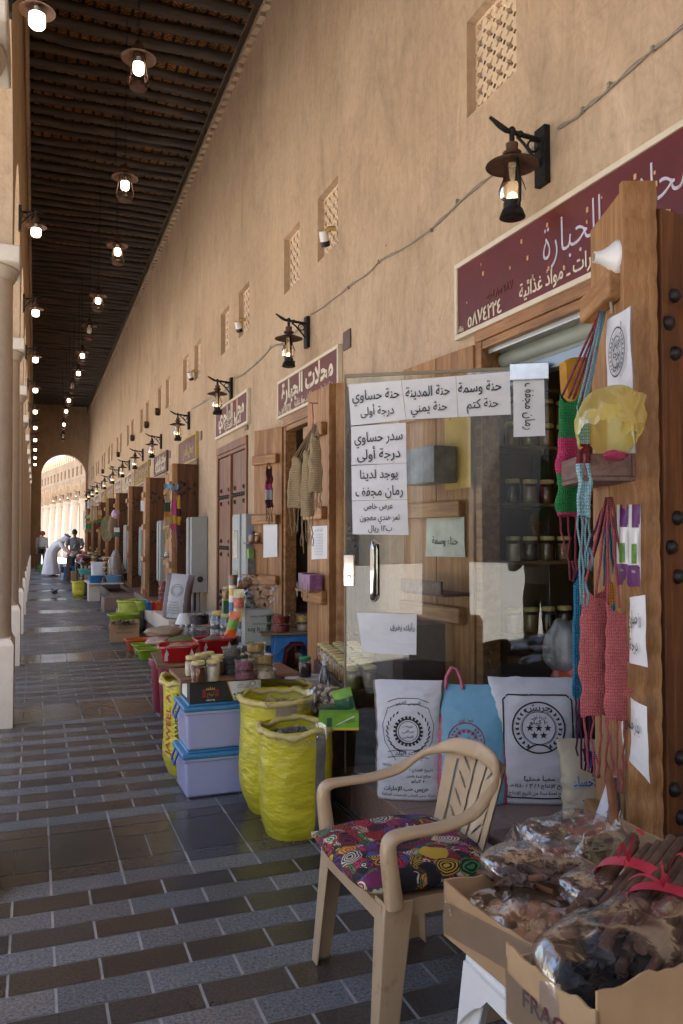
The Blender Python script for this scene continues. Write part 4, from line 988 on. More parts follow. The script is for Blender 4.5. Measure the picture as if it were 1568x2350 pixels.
# lamp holder
p = leafpt(1422, 590, .03); t = thing('lamp_holder', 'white ceramic lamp holder without a bulb at the top of the near door leaf', 'lamp holder', p)
Mx = LN.to_track_quat('Z', 'Y').to_matrix()
m = MB(); m.lathe([(.058, -.004), (.058, .014), (.052, .022), (.036, .04), (.024, .062), (.019, .084), (.019, .088)], n=28, M=Mx); m.build('body', M_white, t, 40)
m = MB(); m.lathe([(.0005, .078), (.0165, .0785), (.0165, .0885)], n=18, M=Mx); m.build('socket', mat('brass_socket', (.2, .16, .1), .5), t, 40)
m = MB(); a = Vector((0, 0, -.05)); m.tube([a+LN*.01, a+LN*.025-LU*.03+Vector((0, 0, -.01)), a+LN*.02-LU*.045+Vector((0, 0, -.05)), a-LU*.05+LN*.01+Vector((0, 0, -.13))], .006, 8); m.build('wire', M_cable, t)
# knitted bags
C = {'g': (.014, .25, .06), 'p': (.66, .04, .15), 'r': (.20, .005, .02), 'b': (.36, .62, .68), 'teal': (.012, .20, .36), 'rose': (.68, .16, .16), 'or': (.62, .22, .01), 'pk': (.40, .07, .11), 'pu': (.13, .01, .11), 'straw': (.60, .43, .235), 'y': (.58, .36, .02), 'lime': (.28, .3, .06), 'hot': (.62, .07, .24), 'mar': (.07, .008, .012), 'w': (.62, .62, .66)}
M_yarn = {k: knitmat('yarn_'+k, [(0, c)], 120) for k, c in C.items()}
def knitbag(name, lb, loc, wd, h, bands, straps, fringe, seed=0, depth=.035, fold=.25, rz=0, yarn='pk', rows=70, grp='knitted bags on the near door leaf', cat='knitted bag', topw=.75):
    """flat knitted tube hanging straight down from straps; straps=(top point relative, count); fringe=length"""
    t = thing(name, lb, cat, loc, rz, grp); rnd = random.Random(seed)
    km = knitmat('knit_'+lb[:12], bands, rows)
    m = MB(); NU, NV = 40, 30
    def f(u, v):
        a = 2*math.pi*u; k = topw+(1-topw)*min(1, v*1.7); k *= 1-.10*max(0, v-.8)*5*.3
        x = wd/2*k*math.copysign(abs(math.cos(a))**.7, math.cos(a)); y = depth/2*math.copysign(abs(math.sin(a))**.8, math.sin(a))*(.7+.6*math.sin(math.pi*v))
        y += depth*.7*math.sin(x/wd*7+seed)*fold; z = -h*v
        z += (.02*math.cos(a*2+seed))*(1-v)+.012*mnoise.noise((x*30, y*30, seed))
        x += .008*mnoise.noise((seed, z*14, 1))*2; y += .006*mnoise.noise((x*25, z*20, seed))
        return (x, y, z)
    m.grid(NU, NV, f, 0, wu=True); m.build('knit_body', km, t, 180)
    m = MB(); top = Vector(straps[0])
    for i in range(straps[1]):
        x = wd*topw*(-.42+.84*i/max(1, straps[1]-1)); pts = []
        for k in range(7):
            s = k/6; p = Vector((x, depth*.3*(-1)**i, .0)).lerp(top+Vector((.006*(i-1.5), 0, 0)), s); p.y += .006*mnoise.noise((i, s*3, seed)); p.x += .006*mnoise.noise((i, s*4, seed+3)); pts.append(p)
        m.tube(pts, .0045, 6)
    if straps[1]: m.build('strap', M_yarn[yarn], t, 180)
    if fringe:
        m = MB()
        for i in range(4):
            x = wd*(-.40+.80*i/3); L_ = fringe*rnd.uniform(.55, 1); pts = []
            for k in range(9):
                s = k/8; pts.append((x*(1-.35*s)+.012*mnoise.noise((i*3, s*4, seed)), .012*mnoise.noise((i, s*4, seed+8)), -h*.98-L_*s))
            if i % 2: pts += [(pts[-1][0]+.012, pts[-1][1], pts[-1][2]-.008), (pts[-1][0]+.018, pts[-1][1], pts[-1][2]+.03), (pts[-1][0]+.006, 0, pts[-1][2]+.07)]
            m.tube(pts, .0038, 6)
        m.build('fringe', M_yarn[yarn], t, 180)
    return t
VZ = math.atan2(-.36, .93)       # faces the walkway end
def hang(px0, px1, py0, py1, d):
    a, b_ = at(px0, py0, d=d), at(px1, py0, d=d); c = at((px0+px1)/2, py1, d=d); return (a+b_)/2, (b_-a).length, a.z-c.z
def strapto(loc, px, py, d, rz=VZ):
    v = at(px, py, d=d)-loc; return Matrix.Rotation(-rz, 3, 'Z') @ v
p, wd, h = hang(1276, 1346, 915, 1185, 2.95)
knitbag('knitted_bag', 'green and pink striped knitted bag hanging by long multicolour straps', p, wd, h, [(-h, C['p']), (-h*.97, C['g']), (-h*.64, C['p']), (-h*.34, C['g'])], (strapto(p, 1383, 715, 2.85), 4), .26, 1, rz=VZ)
p, wd, h = hang(1322, 1353, 935, 1186, 2.62)
knitbag('knitted_bag', 'light blue and dark red knitted bag hanging beside the green one', p, wd, h, [(-h, C['b']), (-h*.52, C['r']), (-h*.34, C['b'])], (strapto(p, 1386, 715, 2.85), 3), .30, 2, rz=VZ, yarn='b')
p, wd, h = hang(1318, 1352, 1330, 1600, 2.9)
knitbag('knitted_bag', 'teal blue knitted bag half hidden behind the rose one', p, wd*1.3, h, [(0, C['teal'])], (strapto(p, 1398, 1150, 2.78), 3), .33, 3, rz=VZ, yarn='pu')
p, wd, h = hang(1366, 1440, 1345, 1460, 2.87)
knitbag('knitted_bag', 'orange knit peeping out above the rose coloured bag', p, wd*.6, h, [(0, C['or'])], (strapto(p, 1399, 1150, 2.78), 2), 0, 4, rz=VZ, yarn='teal')
p, wd, h = hang(1405, 1440, 1330, 1450, 2.86)
knitbag('knitted_bag', 'blue knit showing behind the right shoulder of the rose bag', p, wd, h, [(0, C['teal'])], (strapto(p, 1400, 1150, 2.78), 2), 0, 14, rz=VZ, yarn='teal')
p, wd, h = hang(1330, 1402, 1365, 1640, 2.72)
knitbag('knitted_bag', 'rose pink knitted bag hanging low over the teal one, long looped fringe', p, wd, h, [(0, C['rose'])], (strapto(p, 1398, 1140, 2.74), 3), .24, 5, rz=VZ, yarn='rose', fold=.12, depth=.026, topw=.86)
p, wd, h = hang(1388, 1454, 1395, 1652, 2.66)
knitbag('knitted_bag', 'rose pink knitted bag in front of the paper with handwriting', p, wd, h, [(0, C['rose'])], (strapto(p, 1402, 1140, 2.72), 3), .26, 6, rz=VZ, yarn='rose', fold=.10, depth=.022, topw=.9)
# tray shelf with the yellow bag
t = thing('wall_tray', 'small purple brown wooden tray fixed to the near door leaf', 'tray', leafpt(1430, 1110, .03), math.atan2(LU.y, LU.x))
M_tray = woodmat('purple_brown_wood', (.12, .06, .05), (.20, .11, .09), .6, axis='x')
m = MB(); m.box(-.15, .13, .0, .17, 0, .016); m.box(-.15, .13, .155, .17, .016, .09); m.box(-.15, .13, .0, .012, .016, .09); m.box(-.15, -.135, .012, .155, .016, .09); m.box(.115, .13, .012, .155, .016, .09)
s_ = 1 if (Matrix.Rotation(math.atan2(LU.y, LU.x), 3, 'Z') @ Vector((0, 1, 0))).dot(LN) > 0 else -1
if s_ < 0: m.v = [Vector((v.x, -v.y, v.z)) for v in m.v]; m.f = [f[::-1] for f in m.f]
m.build('tray_board', M_tray, t, 0, .004)
p = at(1400, 1050, d=2.5); ax, ay = Vector((math.cos(VZ), math.sin(VZ), 0)), Vector((-math.sin(VZ), math.cos(VZ), 0))
m = MB(); NU, NV = 96, 44; yc = at(1398, 968, d=2.55); y3 = (Vector((0, 0, .88))+ay*.42-ax*-.10).normalized(); y1 = ax; y2 = y3.cross(y1)
def ybag(u, v):                                        # a blown-up hood: dome above and behind, ruffled mouth turned towards the walkway
    a = 2*math.pi*u; ca, sa = math.cos(a), math.sin(a); tm_ = 2.15+.30*mnoise.noise((ca*1.5, sa*1.5, 3)); th_ = v*tm_
    r = math.sin(min(th_, 1.9))*(1+.06*max(0, th_-1.5)); z = math.cos(th_)
    n1 = mnoise.noise((ca*1.2*r, sa*1.2*r, z*1.2+4)); n3 = 1-2*abs(mnoise.noise((ca*2.6+z, sa*2.6, z*1.6+9))); n4 = 1-2*abs(mnoise.noise((ca*5, sa*5+z*2, z*3+2)))
    e = 1+.15*n1+.04*n3*min(1, th_)+.02*n4*min(1, th_)+.03*math.sin(7*a+n1*6)*max(0, v-.6)*2
    return yc+y1*(.103*r*e*ca)+y2*(.112*r*e*sa)+y3*(.115*z*(1+.15*n1)+.012*n3*v)
m.grid(NU, NV, ybag, wu=True)
m.grid(24, 24, lambda u, v: yc+y1*(.02+.07*u*(1-.3*v)+.010*math.sin(v*4+u*2))+y2*(-.075-.02*math.sin(u*3)+.02*mnoise.noise((u*2, v*2, 5)))+y3*(.05-.15*v+.012*mnoise.noise((u*3, v*3, 8))))
tag(m.build('plastic_bag', M_ybag, None, 180), 'crumpled translucent yellow plastic bag standing open in the wooden tray', 'plastic bag')
m = MB(); m.blob(leafpt(1412, 1046, .12)+Vector((0, 0, .0)), (.045, .035, .016), 14, rough=.4, seed=2); tag(m.build('folded_packet', mat('magenta_foil', (.35, .03, .1), .3)), 'magenta packet lying inside the yellow plastic bag', 'packet')
# hanging printed sack, packets, papers
def emblem(m, c, U, V, s, mi, fn=None, stars=True):
    """round crest: rings, wreath, five stars"""
    U, V = Vector(U).normalized(), Vector(V).normalized()
    def P(x, y): q = c+U*(x*s)+V*(y*s); return fn(q) if fn else q
    def ring(r0, r1, a0=0, a1=2*math.pi, n=48):
        Vv = []; F = []
        for i in range(n+1):
            a = a0+(a1-a0)*i/n; Vv += [P(r0*math.cos(a), r0*math.sin(a)), P(r1*math.cos(a), r1*math.sin(a))]
        F = [(2*i, 2*i+1, 2*i+3, 2*i+2) for i in range(n)]; m.add(Vv, F, mi)
    ring(.94, 1.0); ring(.60, .63); ring(.655, .67)
    for sg in (-1, 1):
        for i in range(9):
            a = R(-62+i*14); r = .80; x, y = sg*r*math.cos(a), r*math.sin(a); tg = (-math.sin(a)*sg, math.cos(a)); nr = (math.cos(a)*sg, math.sin(a))
            for e in (-1, 1):
                x1, y1 = x+tg[0]*.10+nr[0]*e*.075, y+tg[1]*.10+nr[1]*e*.075
                m.add([P(x, y), P(x+tg[0]*.07, y+tg[1]*.07), P(x1, y1), P(x+nr[0]*e*.05, y+nr[1]*e*.05)], [(0, 1, 2, 3) if (e*sg) < 0 else (3, 2, 1, 0)], mi)
    ring(.30, .36, R(30), R(150), 14) if False else None
    if stars:
        for (x, y) in ((-.33, 0), (0, .0), (.33, 0), (-.17, -.28), (.17, -.28)):
            pts = []
            for k in range(10): r = (.15, .062)[k % 2]; a = R(90+36*k); pts.append(P(x+r*math.cos(a), y+r*math.sin(a)))
            m.add(pts+[P(x, y)], [(k, (k+1) % 10, 10) for k in range(10)], mi)
        Vv = []
        for i in range(15):
            a = R(140-i*100/14); Vv += [P(.62*math.cos(a), -1.22+.62*math.sin(a)+.0), P(.56*math.cos(a), -1.22+.56*math.sin(a))]
        m.add(Vv, [(2*i, 2*i+2, 2*i+3, 2*i+1) for i in range(14)], mi)
p = [leafpt(*q, .036) for q in ((1398, 735), (1452, 702), (1462, 1040), (1398, 1040))]
m = MB(); sheet(m, p, 0, .004, 10, 14, .012, 3, LN)
c = p[0].lerp(p[1], .55).lerp(p[3].lerp(p[2], .5), .28)+LN*.018
emblem(m, c, LU, (0, 0, 1), .085, 1, stars=False); m.text('جريش', c+Vector((0, 0, .035)), LU, UZ, .05, 1, bold=.02, width=.07); m.text('درجة', c+Vector((0, 0, -.005)), LU, UZ, .045, 1, bold=.02, width=.07); m.text('أولى', c+Vector((0, 0, -.04)), LU, UZ, .045, 1, bold=.02, width=.06)
tag(m.build('empty_sack', [M_owhite, M_black], None, 60), 'empty white printed sack hung flat on the near door leaf above the tray', 'sack')
M_purple = mat('purple_print', (.11, .015, .11), .4); M_leafg = mat('green_herb_print', (.09, .22, .02), .5, .5, 60)
for k, (x0, x1) in enumerate(((1416, 1444), (1444, 1471))):
    y0, y1 = 1158, 1342+4*k; m = MB(); off = .035
    def Q(a, b_, o=off): return leafpt(x0+(x1-x0)*a, y0+(y1-y0)*b_, o)
    def body(u, v): return Q(u, v, off+.018*math.sin(math.pi*min(1, max(0, v)))*math.sin(math.pi*u))
    m.grid(8, 14, body, 0, flip=False)
    def patch(a0, a1, b0, b1, mi, dz=.0025): m.grid(6, 6, lambda u, v: body(a0+(a1-a0)*u, b0+(b1-b0)*v)+LN*dz, mi)
    patch(.3, 1, .0, .28, 1); patch(0, 1, .74, 1, 1); patch(.28, .68, .48, .72, 2, .003); m.text('HENNA', body(.55, .82)+LN*.006, LU, UZ, .012, 0, width=.035)
    tag(m.build('henna_packet', [M_white, M_purple, M_leafg], None, 60), ('white and purple herb packet pinned to the near leaf, nearer the shop opening', 'white and purple herb packet pinned to the near leaf, beside the leaf edge')[k], 'packet', 'herb packets on the door leaf')
notice([(1440, 1372), (1483, 1365), (1487, 1532), (1441, 1520)], [('رز حساوي', .55, .32, .05, .10), ('درجة', .5, .72, .045, .06)], 'white paper with large handwriting on the near door leaf beside the rose bag', fn=lambda a, b_: leafpt(a, b_, .03), U=LU, N_=LN, wob=.006)
notice([(1430, 1590), (1486, 1622), (1494, 1800), (1432, 1725)], [('بهار حساوي', .52, .35, .05, .12)], 'white paper with torn edge and handwriting low on the near door leaf', fn=lambda a, b_: leafpt(a, b_, .03), U=LU, N_=LN, wob=.008, seed=9)
# paper behind the glass, on the far leaf of this shop
FN = Vector((-.995, -.093, 0)).normalized()
notice([(980, 1188), (1066, 1186), (1068, 1279), (978, 1277)], [('حناء وسمة', .52, .6, .055, .24)], 'pale paper pinned on the folded back leaf behind the glass door', fn=lambda a, b_: planept(a, b_, Vector((2.435, 4.10, 0)), FN, .04), U=(.09, -.99, 0), N_=FN, mt=mat('cream_paper', (.55, .57, .50), .7))
m = MB(); q = planept(1000, 1360, Vector((2.435, 4.10, 0)), FN, .12); m.cbox(q, (.2, .46, .02), .09); m.cbox(q+Vector((-.1, 0, .04)), (.015, .46, .08), .09); tag(m.build('wall_tray', M_tray, None, 0, .004), 'dark wooden tray on the folded back leaf seen through the glass door', 'tray')
q = planept(1050, 1000, Vector((2.435, 4.10, 0)), FN, .06); m = MB(); m.grid(10, 12, lambda u, v: q+Vector((.01*math.sin(u*6), .16-.32*u, .28-.6*v)), 0); m.text('عطارة', q+Vector((-.02, 0, .15)), UY, UZ, .1, 1, width=.2)
tag(m.build('hanging_sack', [mat('yellow_print_sack', (.50, .33, .09), .6, .15, 6), M_mar2], None, 60), 'faded yellow printed bag hung on the folded leaf behind the glass', 'bag')
q = planept(985, 1070, Vector((2.435, 4.10, 0)), FN, .14); m = MB(); m.cbox(q, (.16, .36, .22), .09); tag(m.build('carton', mat('blue_grey_carton', (.20, .23, .26), .6, .5, 9), None, 0, .004), 'blue grey carton on the ledge behind the glass door', 'box')
# ---- sacks standing in front of the glass door
def sackfn(w_, d_, h_, seed, pinch=.05, seam=True):
    def prof(v):
        b = (1-v**3.2)**.75 if seam else 1; b *= .72+.28*min(1, v*4); return max(.02, b)
    def pt(u, v, s=1):
        a = 2*math.pi*u; k = (1-pinch*math.sin(math.pi*v))*(.94+.06*min(1, v*6)) + (.04*(v-.75)*4 if v > .75 else 0)
        ex = .62
        x = w_/2*k*math.copysign(abs(math.cos(a))**ex, math.cos(a)); y = d_/2*prof(v)*math.copysign(abs(math.sin(a))**ex, math.sin(a))
        wr = .010*mnoise.noise((x*9, v*7, seed))+.006*mnoise.noise((x*22, v*26, seed+5))*(1 if v > .1 else .5)
        y += math.copysign(wr, y)*(1 if v < .93 else .4); y += .02*math.sin(v*3+seed)*v
        x += .006*mnoise.noise((v*12, seed, 2)); z = h_*v+(.006*mnoise.noise((x*20, seed, 1)) if v > .97 else 0)
        return Vector((x, y, z))
    def front(p):
        v = max(0.0, min(1, p.z/h_)); best = None
        k = (1-pinch*math.sin(math.pi*v))*(.94+.06*min(1, v*6)) + (.04*(v-.75)*4 if v > .75 else 0)
        c = max(-.999, min(.999, p.x/(w_/2*k))); ca = math.copysign(abs(c)**(1/.62), c); a = -math.acos(max(-1, min(1, ca))); q = pt(a/(2*math.pi), v)
        return Vector((p.x, q.y-.0022, p.z))
    return pt, front
def sack(lb, loc, w_, d_, h_, rz, mats, draw=None, seed=1, side=None, cat='sack', lean=0, pinch=.05):
    t = thing('grain_sack', lb, cat, loc, rz); t.rotation_euler = (lean, 0, rz)
    pt, front = sackfn(w_, d_, h_, seed, pinch)
    m = MB(); NU, NV = 56, 44
    m.grid(NU, NV, lambda u, v: pt(u, v), 0, wu=True)
    if side is not None:
        for i, f in enumerate(m.f):
            if abs(math.cos(2*math.pi*((i % NU)+.5)/NU)) > side: m.m[i] = 1
    m.v.append(Vector((0, 0, 0.0))); n = len(m.v)-1
    for i in range(NU): m.f.append((i, n, (i+1) % NU)); m.m.append(0)
    m.build('body', mats[:2] if side is not None else mats[0], t, 180)
    if draw:
        m = MB(); draw(m, front); m.build('print', mats[-1], t, 0)
    return t
X3, Z3 = (1, 0, 0), (0, 0, 1)
def txt(m, fr, s, x, z, size, wd=None, b=.01): m.text(s, (x, 0, z), X3, Z3, size, 0, width=wd, fn=fr, bold=b)
def line(m, fr, pts, wd):
    for a, b_ in zip(pts, pts[1:]):
        a, b_ = Vector((a[0], 0, a[1])), Vector((b_[0], 0, b_[1])); d = (b_-a); n = max(1, int(d.length/.02)); d.normalize(); q = Vector((-d.z, 0, d.x))*wd/2
        for i in range(n):
            s, e = a.lerp(b_, i/n)-d*.0005, a.lerp(b_, (i+1)/n)+d*.0005; m.add([fr(s-q), fr(e-q), fr(e+q), fr(s+q)], [(0, 1, 2, 3)])
def drawC(m, fr):
    a, b_, c, d, e = -.135, .135, .03, .455, .02
    line(m, fr, [(a+e, c), (b_-e, c), (b_, c+e), (b_, d-e), (b_-e, d), (a+e, d), (a, d-e), (a, c+e), (a+e, c)], .006)
    emblem(m, Vector((0, 0, .325)), X3, Z3, .105, 0, fr)
    txt(m, fr, 'جريش', 0, .405, .036, .10, .02); txt(m, fr, 'درجة أولى', 0, .368, .020, .06); txt(m, fr, '١٠ كيلو', 0, .348, .024, .07, .015)
    txt(m, fr, 'معبأ محلياً', 0, .115, .024, .12); txt(m, fr, 'تاريخ الإنتاج ١ / ٣ / ١٤٤٠هـ', 0, .085, .022, .23); txt(m, fr, 'صالح لمدة سنة من تاريخ الإنتاج', 0, .052, .022, .23)
FX = -.42
sack('white sack with a black crest of five stars and a straight top', tuple(at(1228, 1834, z=.203)), .36, .19, .52, FX, [M_owhite, M_black], drawC, 3).scale = (1.22, 1.2, 1.15)
M_blue = mat('sky_blue_sack', (.16, .38, .52), .5, .08, 12, .15, 40); M_pinks = mat('pink_stripe_weave', (.52, .13, .19), .6, .25, 60); M_redp = mat('red_print', (.30, .03, .06), .6)
def drawB(m, fr):
    c = Vector((-.03, 0, .30)); emblem(m, c, X3, Z3, .09, 0, fr, stars=False); txt(m, fr, 'درجة أولى', -.03, .40, .022, .07); txt(m, fr, 'الأسد', -.03, .30, .04, .07); txt(m, fr, 'لتعبئة المواد', -.02, .04, .022, .14)
    for i in range(14):
        a = 2*math.pi*i/14; q = c+Vector((.05*math.cos(a), 0, .05*math.sin(a))); m.add([fr(q+Vector((x, 0, z))) for x, z in ((-.007, -.007), (.007, -.007), (.007, .007), (-.007, .007))], [(0, 1, 2, 3)])
sB = sack('sky blue sack with pink edge stripe and red crest behind the chair', tuple(at(1085, 1836, z=.203)), .36, .17, .56, FX-.1, [M_blue, M_pinks, M_redp], drawB, 5, .80)
m = MB(); m.tube([(-.13, 0, .54), (-.125, -.01, .60), (-.10, -.01, .645), (-.075, 0, .64), (-.055, 0, .59), (-.045, 0, .54)], .009, 8); m.build('handle', M_pinks, sB, 60)
M_mesh = mat('brown_mesh_weave', (.20, .155, .145), .8, .4, 120)
def drawA(m, fr):
    c = Vector((0, 0, .34))
    for i in range(22):
        a = 2*math.pi*i/22; q = c+Vector((.066*math.cos(a), 0, .066*math.sin(a))); m.add([fr(q+Vector((.007*math.cos(a)*x-.006*math.sin(a)*y, 0, .007*math.sin(a)*x+.006*math.cos(a)*y))) for x, y in ((-1, -1), (1, -1), (1, 1), (-1, 1))], [(0, 1, 2, 3)])
    for r0, r1 in ((.055, .062), (.046, .049)):
        V = []
        for i in range(41): a = 2*math.pi*i/40; V += [fr(c+Vector((r0*math.cos(a), 0, r0*math.sin(a)))), fr(c+Vector((r1*math.cos(a), 0, r1*math.sin(a))))]
        m.add(V, [(2*i, 2*i+1, 2*i+3, 2*i+2) for i in range(40)])
    for sg in (-1, 1):
        for k in range(11):
            a = R(-75+k*13); q = c+Vector((sg*.098*math.cos(a), 0, .10*math.sin(a))); e = Vector((sg*(-math.sin(a))*.02+sg*.008, 0, math.cos(a)*.02)); line(m, fr, [(q.x, q.z), (q.x+e.x, q.z+e.z)], .006)
        line(m, fr, [(sg*.06, .20), (sg*.115, .29), (sg*.125, .37), (sg*.10, .45)], .0025)
    for z, s in ((.465, 1), (.225, -1)):
        line(m, fr, [(-.10, z-.014), (-.05, z+.004*s), (.05, z+.004*s), (.10, z-.014)], .003); line(m, fr, [(-.10, z+.014), (-.05, z+.032*s if s > 0 else z+.026), (.05, z+.032*s if s > 0 else z+.026), (.10, z+.014)], .003)
    txt(m, fr, 'الهريس العربي', 0, .476, .022, .12); txt(m, fr, 'هريس', 0, .366, .018, .05); txt(m, fr, 'عراقي', 0, .340, .018, .06); txt(m, fr, 'العباس', 0, .314, .018, .05); txt(m, fr, 'نبات البلد', 0, .236, .026, .13, .02)
    txt(m, fr, 'PROD. 01/2023', -.07, .175, .016, .11, .004); txt(m, fr, 'تاريخ الإنتاج ٠١', .06, .155, .018, .12); txt(m, fr, 'صالح لمدة عامين', .05, .125, .018, .12); txt(m, fr, '١٠ كيلو', .05, .10, .02, .07); txt(m, fr, 'هريس حب الإمارات', -.01, .06, .03, .22, .02); txt(m, fr, 'شركة حسن العباس للمنتجات الغذائية', 0, .028, .018, .26)
sA = sack('white handled rice sack with wheat crest and brown mesh sides behind the chair arm', tuple(at(938, 1828, z=.203)), .34, .17, .58, FX-.05, [M_owhite, M_mesh, M_black], drawA, 8, .88)
m = MB(); m.tube([(-.05, -.012, .535), (-.035, -.016, .55), (0, -.018, .556), (.035, -.016, .55), (.05, -.012, .535), (.03, -.014, .527), (0, -.016, .525), (-.03, -.014, .527)], .0045, 6, closed=True); m.build('handle_slot', M_black, sA, 60)
# lower right small sacks
M_kraft = mat('tan_woven_sack', (.40, .33, .22), .7, .12, 14, .2, 40); M_blup = mat('blue_print', (.02, .09, .32), .6)
def drawD(m, fr):
    for i in range(20):
        a = 2*math.pi*i/20; line(m, fr, [(.0+.02*math.cos(a), .28+.02*math.sin(a)), (.0+.036*math.cos(a), .28+.036*math.sin(a))], .005)
    emb = [(.0+.02*math.cos(2*math.pi*i/12), .28+.02*math.sin(2*math.pi*i/12)) for i in range(13)]; line(m, fr, emb, .03)
    txt(m, fr, 'مزارع الأحساء', 0, .2, .05, .18, .02); txt(m, fr, 'أرز', -.03, .12, .06, .09, .02)
sack('small tan sack with blue sun print near the foot of the near door leaf', tuple(at(1368, 1915, z=.33)), .25, .16, .36, FX, [M_kraft, M_blup], drawD, 11, lean=R(-12))
m = MB(); p = at(1392, 1880, d=2.72); NU = 30
m.grid(NU, 16, lambda u, v: p+Vector((.065*math.cos(u*6.283)*(1-.75*v), .05*math.sin(u*6.283)*(1-.75*v), -.06+.20*v))+Vector((.03*v, 0, 0))+Vector((.008, .008, 0))*mnoise.noise((u*9, v*5, 1)), wu=True)
for i, f in enumerate(m.f):
    if (i % NU)/NU > .62 and (i % NU)/NU < .85: m.m[i] = 1
tag(m.build('tied_sack', [M_owhite, M_mesh], None, 180), 'small white sack with brown mesh stripe leaning at the near door foot', 'sack')
m = MB(); p = at(1410, 1965, d=2.55); m.cbox(p, (.14, .10, .10), -.3); tag(m.build('wood_block', M_tray, None, 0, .012), 'rounded wooden block at the bottom of the near door leaf', 'block')
# ---------------------------------------------------------------- chair, cushion, stools and the boxes on them
M_chair = mat('tan_plastic', (.47, .335, .20), .33, .06, 6, .03, 60, dirt=((.27, .18, .10), 7, .60), coat=.1)
ch = thing('plastic_chair', 'tan plastic garden armchair in the foreground with a slotted back', 'chair', (1.185, 2.44, 0), R(1))
ch.scale = (.94, .94, .94)
def strap_sweep(m, pts, wv, ths, mi=None):
    """flat band with rounded edges; wv = width vectors"""
    n = 10; V = []; F = []
    for i, p in enumerate(pts):
        p = Vector(p); a = Vector(pts[max(0, i-1)]); b_ = Vector(pts[min(len(pts)-1, i+1)]); t = (b_-a).normalized(); wd = Vector(wv[i]); th = ths[i]; nn = t.cross(wd).normalized()
        for k in range(n):
            an = 2*math.pi*k/n; c, s = math.cos(an), math.sin(an); c = math.copysign(abs(c)**.5, c); s = math.copysign(abs(s)**.6, s)
            V.append(p+wd*.5*c+nn*th*.5*s)
    for i in range(len(pts)-1): F += [(i*n+k, i*n+(k+1) % n, (i+1)*n+(k+1) % n, (i+1)*n+k) for k in range(n)]
    F += [tuple(range(n-1, -1, -1)), tuple((len(pts)-1)*n+k for k in range(n))]; m.add(V, F, mi)
def smooth_pts(P, k=6):
    out = []
    for i in range(len(P)-1):
        p0, p1, p2, p3 = P[max(0, i-1)], P[i], P[i+1], P[min(len(P)-1, i+2)]
        for j in range(k):
            t = j/k; out.append(0.5*((2*p1)+(p2-p0)*t+(2*p0-5*p1+4*p2-p3)*t*t+(3*p1-p0-3*p2+p3)*t**3))
    out.append(P[-1]); return out
def backx(y, z): return .20+.13*(z-.42)/.38+.0-.07*(y/.24)**2*(.6+.4*(z-.42)/.38)
m = MB()
A = [(-.20, -.285, .43), (-.215, -.287, .54), (-.222, -.287, .615), (-.205, -.287, .645), (-.15, -.286, .652), (-.03, -.284, .655), (.08, -.277, .675), (.15, -.262, .715), (.21, -.225, .752), (.265, -.14, .785), (.29, 0, .796)]
Wd = [(.06, .0, 0), (.055, 0, 0), (.04, 0, .03), (.02, -.01, .02), (0, .055, 0), (0, .06, 0), (.0, .062, 0), (.015, .055, .015), (.02, .035, .045), (.01, .02, .065), (.01, 0, .07)]
Wd = [(.0, .055, .0), (0, .055, .0), (0, .055, 0), (0, .055, 0), (0, .058, 0), (0, .06, 0), (.006, .06, 0), (.02, .05, .02), (.02, .03, .045), (.012, .012, .062), (.012, 0, .066)]
P = smooth_pts([Vector(a) for a in A]); Q = smooth_pts([Vector(a) for a in Wd])
mir = lambda L_: [Vector((p.x, -p.y, p.z)) for p in L_]
T_ = [q.x for q in smooth_pts([Vector((a, 0, 0)) for a in (.056, .05, .044, .036, .028, .026, .026, .026, .024, .022, .022)])]
strap_sweep(m, P+mir(P)[::-1][1:], Q+mir(Q)[::-1][1:], T_+T_[::-1][1:])
ar = m.build('arm_rail', M_chair, ch, 60)
def leg(x, y, s, sx, front):
    m = MB(); n = 8; V = []; F = []
    top, bot = (x, y, .44), (x+sx*.045, y+s*.022, 0)
    for i in range(n+1):
        t = i/n; cx, cy, cz = [top[k]+(bot[k]-top[k])*t for k in range(3)]; a = .052-.016*t; e = .009
        # L-shaped section: outer faces towards the corner, open to the inside
        ox, oy = -sx*-1, s
        pts = [(0, 0), (-sx*2*a, 0), (-sx*2*a, -s*e), (-sx*e, -s*e), (-sx*e, -s*1.5*a), (0, -s*1.5*a)]
        V += [(cx+p[0]+sx*a*.6, cy+p[1]+s*a*.5, cz) for p in pts]
    k = 6
    for i in range(n): F += [(i*k+j, i*k+(j+1) % k, (i+1)*k+(j+1) % k, (i+1)*k+j) for j in range(k)]
    F += [tuple(range(k)), tuple(n*k+j for j in range(k))[::-1]]
    m.add(V, F); clean(m.build('leg', M_chair, ch, 30, .006))
for x, sx in ((-.20, -1), (.13, 1)):
    for y in (-1, 1): leg(x, y*.255, y, sx, sx < 0)
m = MB()
def seat(u, v):
    x, y = -.235+.46*v, (-.262+.524*u)*(1-.10*max(0, v-.5)); return (x, y, .435-.018*math.sin(math.pi*u)*math.sin(math.pi*min(1, v*1.0))-.02*max(0, .12-v)*4)
m.grid(24, 20, seat); m.grid(24, 20, lambda u, v: Vector(seat(u, v))-Vector((0, 0, .006)), flip=True)
rim = [seat(i/12, 0) for i in range(13)]+[seat(1, i/8) for i in range(1, 9)]+[seat(1-i/12, 1) for i in range(1, 13)]+[seat(0, 1-i/8) for i in range(1, 8)]
m.grid(len(rim), 2, lambda u, v: Vector(rim[int(round(u*len(rim))) % len(rim)])*1+Vector((0, 0, -.055*v))+Vector(rim[int(round(u*len(rim))) % len(rim)]).normalized()*.0, wu=True)
m.build('seat', M_chair, ch, 50)
